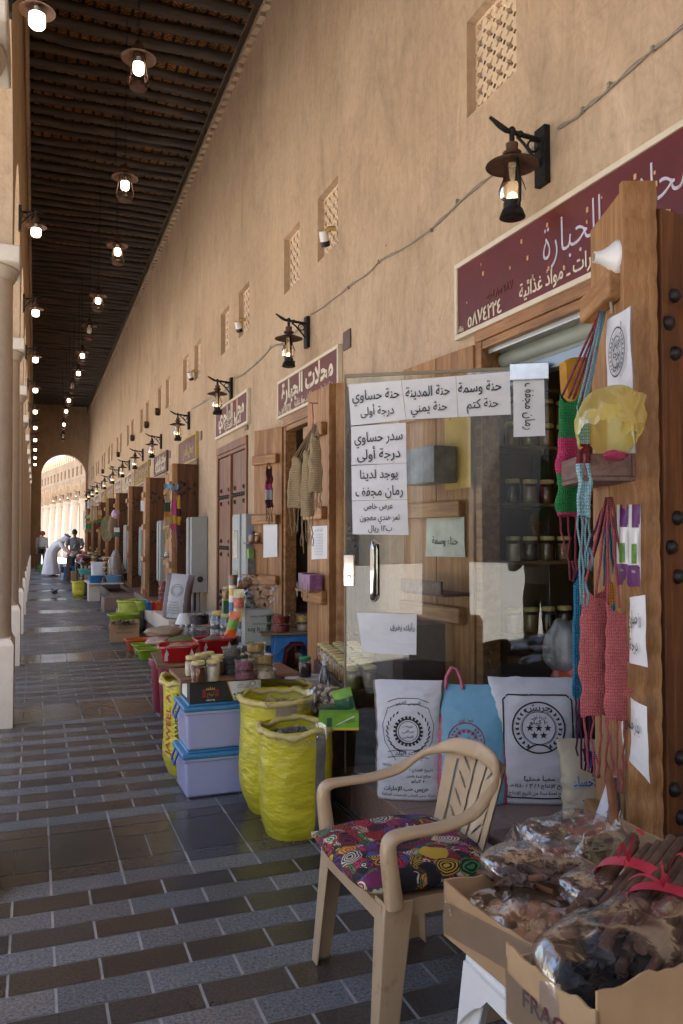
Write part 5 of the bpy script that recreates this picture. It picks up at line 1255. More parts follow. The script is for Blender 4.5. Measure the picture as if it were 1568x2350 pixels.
# back panel with slots
slots = [('v', y, .50, .745) for y in (-.105, -.035, .035, .105)]
def inslot(y, z):
    for yy in (-.135, .135):
        zz0, zz1 = .47, .735
        y2 = yy*(.86+.14*(z-.42)/.36)
        if zz0 < z < zz1 and abs(y-y2) < .0065: return True
    for yy, a, b_ in ((-.03, .45, .76), (.03, .45, .76)):
        y2 = yy*(.7+.5*(z-.45)/.3)
        if a < z < b_ and abs(y-y2) < .0062: return True
    for k in range(5):
        zc = .485+.062*k
        for s in (-1, 1):
            t = (abs(y)-.083)/.03
            if y*s > 0 and abs(t) < 1 and abs(z-(zc+.026*t)) < .0075*(1-t*t)**.5: return True
    return False
m = MB(); NY, NZ = 120, 110; idm = {}
def bw(z): return .168+.03*(z-.42)/.37
def bp(i, j):
    z = .425+.36*j/NZ; y = bw(z)*(2*i/NY-1); return Vector((backx(y, z)-.012, y, z))
for lay in (0, 1):
    idm = {}
    for j in range(NZ):
        for i in range(NY):
            c = bp(i+.5, j+.5)
            if inslot(c.y, c.z): continue
            q = []
            for (a, b_) in ((i, j), (i+1, j), (i+1, j+1), (i, j+1)):
                if (a, b_) not in idm: p = bp(a, b_); idm[(a, b_)] = len(m.v); m.v.append(p+Vector((.008*lay, 0, 0)))
                q.append(idm[(a, b_)])
            m.f.append(tuple(q[::-1] if not lay else q)); m.m.append(0)
m.build('backrest', M_chair, ch, 60)
def cushmat():
    m, nt, b, out = newmat('paisley_cloth'); L = nt.links.new; v = coords(nt)
    n0 = N(nt, 'TexNoise', _Scale=14, _Detail=2); L(v, n0.inputs[0]); md = N(nt, 'MixRGB'); md.inputs[0].default_value = .045; L(v, md.inputs[1]); L(n0.outputs[1], md.inputs[2])
    cols = [(.008, .006, .012), (.22, .01, .035), (.11, .02, .14), (.008, .007, .012), (.03, .08, .30), (.50, .03, .03), (.03, .20, .06), (.010, .008, .016), (.50, .32, .03), (.008, .006, .012), (.13, .01, .06), (.55, .50, .40)]
    def layer(sc_, freq):
        vo = N(nt, 'TexVoronoi', _Scale=sc_); L(md.outputs[0], vo.inputs[0])
        si = N(nt, 'Math', operation='MULTIPLY'); L(vo.outputs['Distance'], si.inputs[0]); si.inputs[1].default_value = freq
        s2 = N(nt, 'Math', operation='SINE'); L(si.outputs[0], s2.inputs[0])
        sp = N(nt, 'SeparateColor'); L(vo.outputs['Color'], sp.inputs[0])
        def cr(o, sh):
            r = N(nt, 'ValToRGB'); r.color_ramp.interpolation = 'CONSTANT'; e = r.color_ramp.elements
            cc = cols[sh:]+cols[:sh]
            while len(e) < len(cc): e.new(.5)
            for i, q in enumerate(e): q.position = i/len(cc); q.color = cc[i]+(1,)
            L(sp.outputs[o], r.inputs[0]); return r.outputs[0]
        st = N(nt, 'Math', operation='GREATER_THAN'); L(s2.outputs[0], st.inputs[0]); st.inputs[1].default_value = .1
        mx = N(nt, 'MixRGB'); L(st.outputs[0], mx.inputs[0]); L(cr(0, 0), mx.inputs[1]); L(cr(1, 4), mx.inputs[2])
        ed = N(nt, 'TexVoronoi', _Scale=sc_, feature='DISTANCE_TO_EDGE'); L(md.outputs[0], ed.inputs[0])
        return mx.outputs[0], ed.outputs['Distance'], vo.outputs['Distance']
    c1, e1, d1 = layer(12.5, 52); c2, e2, d2 = layer(30, 26)
    f = ramp(nt, d1, [(.50, (0, 0, 0)), (.55, (1, 1, 1))]); mx = N(nt, 'MixRGB'); L(f, mx.inputs[0]); L(c1, mx.inputs[1]); L(c2, mx.inputs[2])
    f2 = ramp(nt, e1, [(.012, (1, 1, 1)), (.03, (0, 0, 0))]); m2 = N(nt, 'MixRGB'); L(f2, m2.inputs[0]); L(mx.outputs[0], m2.inputs[1]); m2.inputs[2].default_value = (.05, .03, .02, 1)
    L(m2.outputs[0], b.inputs['Base Color']); b.inputs['Roughness'].default_value = .8
    n3 = N(nt, 'TexNoise', _Scale=300); L(v, n3.inputs[0]); bp_ = N(nt, 'Bump', _Strength=.25, _Distance=.003); L(n3.outputs[0], bp_.inputs['Height']); L(bp_.outputs[0], b.inputs['Normal'])
    return m
cu = thing('seat_cushion', 'dark cushion with a colourful paisley and flower print on the tan chair', 'cushion', (1.155, 2.44, .405), R(1))
cu.scale = (.97, .97, 1)
m = MB()
def cush(u, v, s=1):
    x, y = 2*u-1, 2*v-1
    px_ = x*(1-.07*y*y)*.255; py_ = y*(1-.07*x*x)*.268
    e = max(0, (1-x**4)*(1-y**4))**.42
    tuft = 1-.45*math.exp(-((x*.245)**2+(y*.26)**2)/.006)
    z = .045+(.046*e*tuft+.008*mnoise.noise((x*2.4, y*2.4, 3))*e)*(1 if s > 0 else -.85)
    return (px_, py_, z)
m.grid(40, 40, lambda u, v: cush(u, v, 1)); m.grid(40, 40, lambda u, v: cush(u, v, -1), flip=True)
o = m.build('cover', cushmat(), cu, 180); clean(o)
m = MB(); m.box(-.235, -.205, .262, .264, .03, .05); m.build('care_tag', M_white, cu, 0)
# white stools, one behind the other
def stool(lb, x, y, h, rz=0, wd=.42, dp=.36, mt=None, grp=None, low=False):
    t = thing('plastic_stool', lb, 'stool', (x, y, 0), rz, grp); mt = mt or M_white
    m = MB(); a, b_ = wd/2, dp/2
    m.box(-a, a, -b_, b_, h-.025, h); m.build('seat', mt, t, 0, .012, 3)
    for (sx, sy) in ((-1, -1), (1, -1), (1, 1), (-1, 1)):
        m = MB(); V = []; F = []
        for i in range(6):
            k = i/5; cx, cy = sx*(a-.004+.045*k), sy*(b_-.004+.045*k); L1 = (.10-.045*k); e = .010; z = (h-.026)*(1-k)
            pts = [(0, 0), (-sx*L1, 0), (-sx*L1, -sy*e), (-sx*e, -sy*e), (-sx*e, -sy*L1), (0, -sy*L1)]
            V += [(cx+p[0], cy+p[1], z) for p in pts]
        for i in range(5): F += [(i*6+j, i*6+(j+1) % 6, i*6+6+(j+1) % 6, i*6+6+j) for j in range(6)]
        F += [tuple(range(6)), tuple(30+j for j in range(6))[::-1]]
        m.add(V, F); clean(m.build('leg', mt, t, 30, .004))
    for (x0, y0, x1, y1) in ((-a, -b_, a, -b_), (a, -b_, a, b_), (a, b_, -a, b_), (-a, b_, -a, -b_)):
        m = MB(); n = 14; V = []; F = []
        dv = Vector((x1-x0, y1-y0, 0)); nn = Vector((dv.y, -dv.x, 0)).normalized()
        for i in range(n+1):
            s = i/n; e = .012*0; q = Vector((x0, y0, 0))+dv*(.02+.96*s); c = abs(2*s-1)
            zb = h-.055-.10*max(0, (c-.30)/.7)**1.6*(1 if c > .30 else 0)-.02*(1 if c > .3 else 0)
            V += [q+nn*.006+Vector((0, 0, h-.02)), q+nn*(.008+.045*(h-zb)/h)+Vector((0, 0, zb)), q-nn*.004+Vector((0, 0, zb)), q-nn*.004+Vector((0, 0, h-.02))]
        for i in range(n): F += [(4*i+j, 4*i+(j+1) % 4, 4*i+4+(j+1) % 4, 4*i+4+j) for j in range(4)]
        F += [(0, 1, 2, 3), (4*n+3, 4*n+2, 4*n+1, 4*n)]
        m.add(V, F); clean(m.build('apron', mt, t, 30))
    return t
stool('white plastic stool carrying the open walnut box, at the bottom edge', 1.235, 1.62, .45)
stool('nearest white plastic stool, under the fragile cardboard box', 1.16, 1.18, .44)
M_card = mat('cardboard', (.40, .245, .125), .8, .10, 7, .1, 40, dirt=((.31, .19, .10), 3, .62))
M_card2 = mat('pale_cardboard', (.46, .30, .16), .8, .10, 7, .1, 40)
M_tape = clearmat('packing_tape', (.96, .93, .86), .12, gain=1.3, base=.06, haze=((.7, .62, .5), .18))
M_frag = mat('dark_red_print', (.10, .015, .02), .7)
def openbox(name, lb, loc, rz, lx, ly, h, mt, hs=(0, 0, 0, 0), jag=.0, th=.006, cat='box', seed=0):
    """open carton; hs = extra height of the -x, +x, -y, +y walls; torn upper edges"""
    t = thing(name, lb, cat, loc, rz); a, b_ = lx/2, ly/2
    def wall(p0, p1, n_, e, k):
        m = MB(); nseg = 26; V = []; F = []
        for i in range(nseg+1):
            s = i/nseg; q = Vector(p0).lerp(Vector(p1), s); z = h+e+jag*(mnoise.noise((s*7, seed, k))+.4*mnoise.noise((s*31, seed, k)))-.012*math.sin(math.pi*s)*(1 if e <= 0 else 0)
            V += [q+Vector((0, 0, 0)), q+Vector((0, 0, z)), q-Vector(n_)*th+Vector((0, 0, z-.001)), q-Vector(n_)*th]
        for i in range(nseg): F += [(4*i+j, 4*i+(j+1) % 4, 4*i+4+(j+1) % 4, 4*i+4+j) for j in range(4)]
        F += [(0, 1, 2, 3), (4*nseg+3, 4*nseg+2, 4*nseg+1, 4*nseg)]; m.add(V, F); return clean(m.build('side', mt, t, 0))
    wall((-a, b_, 0), (-a, -b_, 0), (-1, 0, 0), hs[0], 1); wall((a, -b_, 0), (a, b_, 0), (1, 0, 0), hs[1], 2); wall((-a, -b_, 0), (a, -b_, 0), (0, -1, 0), hs[2], 3); wall((a, b_, 0), (-a, b_, 0), (0, 1, 0), hs[3], 4)
    m = MB(); m.box(-a+th, a-th, -b_+th, b_-th, 0, th); m.build('bottom', mt, t, 0)
    return t
b1 = openbox('cardboard_box', 'open cardboard box of walnuts and cinnamon bark on the white stool', (1.245, 1.715, .452), R(4), .44, .37, .145, M_card, (0, 0, 0, 0), .004)
b2 = openbox('cardboard_box', 'nearest open cardboard box with torn top and FRAGILE printed on its side', (1.265, 1.395, .452), R(4), .58, .28, .165, M_card2, (0, 0, .035, -.03), .012, seed=3)
m = MB(); m.text('FRAGILE', (-.2925, -.02, .075), (0, -1, 0), UZ, .05, 0, width=.20, bold=.02); m.build('print', M_frag, b2, 0)
for b_, ly, zz in ((b1, .37, .14), (b2, .28, .16)):
    m = MB(); a = -.2225 if b_ is b1 else -.2925
    m.grid(8, 5, lambda u, v: (a-.0015-.002*mnoise.noise((u*5, v*4, 2)), ly*(.5-u*.98), zz*(.2+.6*v)+.05*u*(1 if b_ is b1 else -1)-.02)); m.build('tape', M_tape, b_, 60)
# walnuts in their bag
M_nut = mat('walnut_shell', (.47, .235, .105), .55, .3, 14, .5, 40)
M_bark = mat('cinnamon_bark', (.105, .045, .024), .75, .5, 22, .5, 50, stretch=(.5, 2, 2)); M_barki = mat('cinnamon_inner', (.20, .075, .03), .7, .3, 20)
M_dk = mat('black_dried_limes', (.018, .016, .016), .5, .6, 24, .3, 40)
M_bay = mat('dried_bay_leaf', (.20, .155, .07), .7, .35, 16, .1, 40)
def pile(name, lb, c, n, ext, size, mats, seed, cat, rough=.12, shape='nut', wrap=None, bagmat=None, bagext=None):
    """loose goods heaped together; with wrap= a clear film bag over them as a part"""
    t = thing(name, lb, cat, c); rnd = random.Random(seed); m = MB()
    for i in range(n):
        for _ in range(30):
            x, y = rnd.uniform(-1, 1), rnd.uniform(-1, 1)
            if x*x+y*y < 1: break
        z = rnd.uniform(0, 1)*(1-(x*x+y*y)*.8); q = Vector((x*ext[0], y*ext[1], z*ext[2])); s = size*rnd.uniform(.82, 1.12)
        Mr = Matrix.Rotation(rnd.uniform(0, 6), 3, 'Z') @ Matrix.Rotation(rnd.uniform(-.8, .8), 3, 'X')
        mi = rnd.randrange(len(mats))
        if shape == 'nut': m.blob(q, (s*1.1, s*.95, s), 10, mi, rough, i, Mr)
        elif shape == 'leaf':
            m.grid(4, 6, lambda u, v: q+Mr @ Vector(((u-.5)*s*.8*math.sin(math.pi*(.08+.88*v)), (v-.5)*2*s, .18*s*math.sin(v*4+i)+.1*s*(u-.5)**2)), mi)
        elif shape == 'curl':
            L_ = s*rnd.uniform(1.5, 3); r = s*.28; m.grid(12, 5, lambda u, v: q+Mr @ Vector(((v-.5)*L_, r*(1-.45*u)*math.cos(u*7.5), r*(1-.45*u)*math.sin(u*7.5))), mi)
    m.build('contents', mats, t, 60)
    if wrap:
        m = MB(); ex = bagext or (ext[0]*1.12, ext[1]*1.12, ext[2]*1.15); NU = 44
        def film(u, v):
            a = 2*math.pi*u; sh = .88+.14*mnoise.noise((math.cos(a)*2, math.sin(a)*2, seed))
            ca, sa = math.copysign(abs(math.cos(a))**.6, math.cos(a)), math.copysign(abs(math.sin(a))**.6, math.sin(a))
            rr = math.sin(min(1, v*1.15)*math.pi/2)
            q = Vector((ca*ex[0]*rr, sa*ex[1]*rr, size*.6+ex[2]*(1-v**2.2)))*1
            nn = .22*mnoise.noise((q.x*11, q.y*11, seed))+.08*abs(mnoise.noise((q.x*24, q.y*24, seed+3))); q.z += nn*ex[2]*.8; q.x *= 1+nn*.25; q.y *= 1+nn*.25
            return q
        m.grid(NU, 26, film, wu=True)
        for (a, b_, hgt) in wrap:                       # loose corners of film sticking out
            base = Vector((a*ex[0], b_*ex[1], ex[2]*.55)); out_ = Vector((a, b_, 0)).normalized(); sd_ = Vector((-out_.y, out_.x, 0))
            m.grid(9, 7, lambda u, v: base+sd_*((u-.5)*.13*(1-.75*v))+out_*(hgt*.8*v)+Vector((0, 0, hgt*v*.75+.012*mnoise.noise((u*6, v*5, seed))+.012*math.sin(u*9))))
        m.build('film', bagmat or M_bag, t, 180)
    return t
pile('bag_of_walnuts', 'walnuts in a clear bag filling the left half of the far cardboard box', (1.17, 1.72, .478), 78, (.125, .15, .085), .024, [M_nut], 1, 'nuts', wrap=[(-1, .8, .03)])
pile('bag_of_cinnamon', 'clear bag of curled cinnamon bark lying over the walnuts', (1.26, 1.84, .585), 46, (.125, .085, .055), .034, [M_bark, M_bark, M_barki], 2, 'spice bag', shape='curl', wrap=[(.2, 1, .05), (1, .2, .05)])
pile('bag_of_cinnamon', 'flatter clear bag of dark bark pieces at the right of the walnuts', (1.355, 1.665, .575), 40, (.10, .075, .05), .03, [M_bark, M_bark], 12, 'spice bag', shape='curl', wrap=[(-1, -.6, .05)])
pile('bag_of_bay_leaves', 'clear bag of greenish dried bay leaves behind the cinnamon', (1.56, 2.05, .51), 80, (.14, .11, .09), .042, [M_bay], 3, 'spice bag', shape='leaf', wrap=[(1, .3, .06), (-.8, .7, .03)])
M_dbag = clearmat('crinkled_film', (.90, .90, .93), .18, gain=.34, base=.0, bump=.3, bscale=9, haze=((.45, .45, .48), .03))
pile('bag_of_dried_limes', 'shiny clear bag of black dried goods in the nearest cardboard box', (1.205, 1.40, .49), 260, (.205, .11, .165), .034, [M_dk], 4, 'spice bag', shape='leaf', wrap=[(1, -.3, .06), (.6, .8, .03)], bagmat=M_dbag, bagext=(.225, .125, .185))
# bundles of cinnamon sticks with red ribbon
M_rib = mat('red_ribbon', (.52, .03, .07), .35, .15, 60, stretch=(1, 1, 1), coat=.3)
M_stick = mat('cinnamon_stick', (.115, .058, .034), .8, .45, 16, .5, 45, stretch=(1, 1, 1))
def bundle(lb, c, d_, n, r, L_, seed):
    t = thing('cinnamon_bundle', lb, 'spice bundle', c, 0, 'cinnamon bundles tied with red ribbon'); rnd = random.Random(seed); d_ = Vector(d_).normalized(); s1 = d_.cross(Vector((0, 0, 1))).normalized(); s2 = s1.cross(d_)
    for i in range(n):
        a = rnd.uniform(0, 6.28); q = r*math.sqrt(rnd.random()); o = s1*(q*math.cos(a)*1.5)+s2*(q*math.sin(a)*.8); l0 = L_*rnd.uniform(.8, 1.08); rr = rnd.uniform(.010, .017)
        m = MB(); m.tube([o-d_*l0*.5, o-d_*l0*.15+s1*rnd.uniform(-.003, .003), o+d_*l0*.2+s2*rnd.uniform(-.003, .003), o+d_*l0*.5], [rr, rr*1.06, rr*.97, rr], 9)
        m.build('stick', M_stick, t, 50)
    m = MB(); m.grid(28, 3, lambda u, v: s1*(r*1.5+.014)*math.cos(u*6.283)+s2*(r*.85+.014)*math.sin(u*6.283)+d_*((v-.5)*.035+.008*math.sin(u*12)), wu=True)
    top = s2*(r*.85+.016)
    for k in range(4):
        e = rnd.uniform(-1, 1); m.grid(2, 8, lambda u, v: top+d_*((u-.5)*.012)+s1*(e*.08*v)+s2*(.07*math.sin(v*2.4)*(1 if k < 2 else .5)+.0)+d_*(.05*v*(1 if k % 2 else -1)))
    m.build('ribbon', M_rib, t, 60); return t
def bd(a, b_, za, zb): A, B = at(a[0], a[1], z=za), at(b_[0], b_[1], z=zb); return tuple((A+B)/2), B-A, (B-A).length
c, d_, L_ = bd((1385, 2120), (1520, 1945), .60, .70); bundle('bundle of cinnamon sticks tied with red ribbon, behind the black bag', c, d_, 18, .055, L_*1.05, 1)
c, d_, L_ = bd((1450, 2215), (1600, 1990), .60, .68); bundle('bundle of cinnamon sticks with a red bow, at the right edge over the box', c, d_, 20, .055, L_*1.05, 2)
m = MB(); m.grid(4, 10, lambda u, v: Vector((1.60, 2.02, .70))+Vector((.03*(u-.5)+.02*v, .05*v, .13*v+.02*math.sin(u*3)))+Vector((.0, -.1, -.05)))
tag(m.build('bark_piece', M_barki, None, 60), 'loose reddish sheet of bark standing among the cinnamon sticks', 'bark')
t = openbox('cardboard_box', 'low cardboard box under the cinnamon bundles and bay leaves', (1.62, 1.80, .498), R(5), .36, .62, .09, M_card, (0, 0, 0, 0), .006, seed=6)
# ---------------------------------------------------------------- goods in front of the second shop
M_lil = mat('lilac_translucent_plastic', (.40, .42, .66), .3, .05, 5, sub=.25, coat=.2); M_blid = mat('blue_plastic_lid', (.05, .22, .42), .35, .12, 6, coat=.1); M_bclip = mat('blue_clip', (.03, .09, .34), .4)
M_yel2 = mat('yellow_woven_sack', (.56, .49, .025), .36, .18, 7, .8, 16, stretch=(1, 1, 2.2), coat=.15); M_rim = mat('rolled_yellow_rim', (.60, .48, .16), .45, .15, 14, .3, 30)
M_ystr = mat('grey_translucent_stripe', (.20, .19, .18), .4, .3, 20, .2, 60); M_lime = mat('lime_woven_sack', (.36, .40, .05), .5, .25, 18, .3, 60)
M_pinkstr = mat('pinkish_translucent_stripe', (.34, .26, .20), .45, .3, 14, .2, 40)
M_redbin = mat('dark_red_plastic', (.20, .012, .03), .35, .10, 4, coat=.1); M_redb = mat('red_basin_plastic', (.36, .008, .008), .25, .05, 4, coat=.3)
M_bluep = mat('blue_plastic', (.02, .13, .34), .35, .08, 5, coat=.1); M_greenp = mat('green_plastic', (.26, .36, .02), .35, .08, 5, coat=.1); M_orp = mat('orange_plastic', (.48, .09, .01), .35, .08, 5)
M_teal = mat('teal_basin_plastic', (.08, .38, .34), .35, .08, 5); M_lblue = mat('pale_blue_basin', (.13, .30, .48), .35, .08, 5)
M_brd = woodmat('brown_board', (.22, .10, .055), (.32, .16, .09), .45, axis='x'); M_dbrown = woodmat('dark_brown_veneer', (.06, .026, .014), (.10, .045, .024), .4, axis='y')
SP = {'seed': mat('grain_seed', (.40, .28, .14), .8, .35, 120, .5, 120), 'pepper': mat('grey_pepper', (.20, .16, .12), .85, .4, 120, .5, 120), 'herb': mat('green_herb', (.13, .13, .035), .85, .5, 60, .6, 80),
      'rose': mat('rose_buds', (.34, .11, .14), .8, .6, 60, .6, 60), 'gold': mat('golden_grain', (.66, .42, .10), .7, .4, 90, .5, 90), 'redc': mat('red_chili', (.30, .025, .01), .6, .5, 70, .6, 70), 'nuts': mat('brown_nuts', (.20, .10, .05), .7, .5, 50, .6, 50), 'drk': mat('dark_fruit', (.035, .02, .02), .6, .5, 40, .6, 40), 'pale': mat('pale_flakes', (.58, .46, .30), .8, .3, 70, .5, 70)}
def storage(lb, loc, lx, ly, h, clip=True):
    t = thing('storage_box', lb, 'storage box', loc, 0, 'stacked blue lidded storage boxes'); a, b_ = lx/2, ly/2; hb = h-.045
    m = MB(); k = .93
    m.add([(-a*k, -b_*k, 0), (a*k, -b_*k, 0), (a*k, b_*k, 0), (-a*k, b_*k, 0), (-a*.985, -b_*.985, hb), (a*.985, -b_*.985, hb), (a*.985, b_*.985, hb), (-a*.985, b_*.985, hb)], [(3, 2, 1, 0), (4, 5, 6, 7), (0, 1, 5, 4), (1, 2, 6, 5), (2, 3, 7, 6), (3, 0, 4, 7)])
    m.build('body', M_lil, t, 0, .018, 4)
    m = MB(); m.box(-a-.004, a+.004, -b_-.004, b_+.004, hb-.018, hb+.002); m.build('rim', M_lil, t, 0, .006, 3)
    m = MB(); m.box(-a-.012, a+.012, -b_-.012, b_+.012, hb+.001, hb+.03); m.box(-a+.02, a-.02, -b_+.02, b_-.02, hb+.025, h); m.build('lid', M_blid, t, 0, .012, 4)
    for s in (-1, 1):
        m = MB(); x = s*(a+.012); m.tube([(x, -.055, hb+.018), (x+s*.02, -.055, hb-.03), (x+s*.022, -.05, hb-.05), (x+s*.022, .05, hb-.05), (x+s*.02, .055, hb-.03), (x, .055, hb+.018)], .007, 8); m.build('clip_handle', M_bclip, t, 60)
    return t
storage('lower lilac storage box with blue lid standing on the paving', (1.03, 4.75, 0), .45, .34, .268)
storage('upper lilac storage box with blue lid, under the raisin carton', (1.035, 4.745, .269), .45, .34, .268)
# raisin carton
t = thing('raisin_carton', 'black raisin carton printed with a crown and grapes on top of the storage boxes', 'box', (1.04, 4.74, .538)); M_blk = mat('black_carton', (.018, .017, .018), .5)
m = MB(); m.box(-.205, .215, -.155, .155, 0, .115); m.build('carton', M_blk, t, 0, .003)
M_gold2 = mat('gold_print', (.50, .30, .06), .4); M_redpr = mat('red_print_ink', (.40, .015, .02), .5); M_wpr = mat('white_print', (.70, .68, .62), .6); M_grp = mat('green_grape_print', (.16, .30, .03), .5, .4, 60); M_rsn = mat('raisin_print', (.36, .17, .03), .5, .4, 60)
m = MB(); y = -.1565
m.add([(.055, y, 0.002), (.214, y, .002), (.214, y, .113), (.015, y, .113)], [(0, 1, 2, 3)], 0)
m.add([(.050, y-.0004, 0.002), (.056, y-.0004, .002), (.016, y-.0004, .113), (.010, y-.0004, .113)], [(0, 1, 2, 3)], 1)
m.text('زبيب فاخر', (.11, y-.001, .092), X3, Z3, .022, 2, width=.075); m.text('RAISIN PREMIER', (.11, y-.001, .075), X3, Z3, .010, 2, width=.07)
rnd = random.Random(3)
for i in range(34): m.lathe([(.0075, 0), (.006, .003), (.0005, .004)], (.055+.055*rnd.random()+.0, y, .008+.035*rnd.random()), 8, 3, M=Matrix.Rotation(R(90), 3, 'X'))
for i in range(30): m.lathe([(.0075, 0), (.006, .003), (.0005, .004)], (.12+.075*rnd.random(), y, .018+.045*rnd.random()), 8, 4, M=Matrix.Rotation(R(90), 3, 'X'))
V = [(.165+.018*math.cos(a)*q, y-.0006, .092+.018*math.sin(a)*q) for a in [2*math.pi*k/16 for k in range(16)] for q in (1, .8)]
m.add(V, [(2*k, 2*k+1, (2*k+3) % 32, (2*k+2) % 32) for k in range(16)], 2)
c = (-.085, .048)
for sg in (-1, 1):
    for k in range(4): m.add([(c[0]+sg*(.026), y-.0005, c[1]-.016+.011*k), (c[0]+sg*.05, y-.0005, c[1]-.012+.011*k), (c[0]+sg*.046, y-.0005, c[1]-.004+.011*k), (c[0]+sg*.026, y-.0005, c[1]-.009+.011*k)][::sg], [(0, 1, 2, 3)], 5)
m.text('أبوتاج', (c[0], y-.001, c[1]), X3, Z3, .03, 1, width=.04); m.text('ABUTAJ', (c[0], y-.001, .014), X3, Z3, .014, 0, width=.05, bold=.02)
m.add([(c[0]-.026, y-.0005, .072), (c[0]+.026, y-.0005, .072), (c[0]+.026, y-.0005, .077), (c[0]-.026, y-.0005, .077)], [(0, 1, 2, 3)], 1)
for k in range(5): x = c[0]-.022+.011*k; m.add([(x-.005, y-.0005, .077), (x+.005, y-.0005, .077), (x, y-.0005, .095 if k == 2 else .088)], [(0, 1, 2)], 1)
for k in range(22): m.box(-.2+.0*k, -.2, 0, 0, 0, 0) if False else None
m.add([(-.2065, -.08, .02), (-.2065, .08, .02), (-.2065, .08, .10), (-.2065, -.08, .10)], [(3, 2, 1, 0)], 0)
m.build('print', [M_wpr, M_gold2, M_black, M_grp, M_rsn, M_redpr], t, 0)
t = thing('display_board', 'brown board laid on the raisin carton as a display shelf for jars', 'board', (1.135, 4.79, .655)); m = MB(); m.box(-.35, .36, -.20, .22, 0, .022); m.build('board', M_brd, t, 0, .002)
BZ = .678
def tub(loc, r, h, sp, lb, grp, stack=1):
    """clear round deli tub with a lid"""
    key = ('tub', round(r, 3), round(h, 3), sp)
    if key in JP: return dup(JP[key], loc, random.uniform(0, 6), lb, grp)
    t = thing('clear_tub', lb, 'tub', loc, 0, grp); JP[key] = t; n = 24; rnd = random.Random(len(JP))
    m = MB(); m.lathe([(.0005, .002), (r*.86, .002), (r*.93, h*.74), (r*.6, h*.80), (.0005, h*.82)], n=n)
    for i in range(26):
        a = rnd.uniform(0, 6.28); q = r*.8*math.sqrt(rnd.random()); m.blob((q*math.cos(a), q*math.sin(a), h*.76), r*.13, 6, rough=.4, seed=i)
    m.build('contents', SP[sp], t, 60)
    m = MB(); m.lathe([(r*.9, .0), (r*.97, h*.82), (r*1.02, h*.84), (r*1.02, h*.88)], n=n); m.build('tub_wall', M_tub, t, 60)
    m = MB(); m.lathe([(r*1.05, h*.86), (r*1.05, h*.96), (r*1.0, h), (r*.9, h), (r*.88, h*.96), (.0005, h*.96)], n=n); m.build('lid', M_tub, t, 60)
    return t
GJ = 'jars on the brown display board'
for px, py, c, nm in ((455, 1565, 'honey', 'dark honey jar at the front left of the display board'), (489, 1562, 'cream', 'cream coloured jar at the front of the display board'), (441, 1551, 'cream', 'pale cream jar at the left back of the display board'), (462, 1545, 'brown', 'brown jar in the second row on the display board'), (478, 1541, 'cream', 'cream jar in the back row on the display board'), (500, 1549, 'brown', 'dark brown jar behind the cream jar on the display board')):
    jar(tuple(at(px, py, z=BZ)), .041, .118, c, nm, GJ)
GT = 'clear tubs on the brown display board'
for px, py, n, sp, nm in ((561, 1556, 2, 'rose', 'rose bud'), (612, 1555, 1, 'pale', 'pale flake'), (532, 1546, 3, 'drk', 'dark fruit'), (587, 1534, 3, 'gold', 'golden grain'), (606, 1541, 2, 'gold', 'yellow grain at the right'), (549, 1541, 2, 'drk', 'dark berry in the middle')):
    p = at(px, py, z=BZ)
    for k in range(n): tub((p.x, p.y, BZ+k*.0535), .059, .053, sp if not (nm == 'dark fruit' and k == 2) else 'pepper', 'clear tub of %s, %s on the display board' % (nm, ('at the bottom', 'second up', 'topmost')[k] if n > 1 else 'single'), GT)
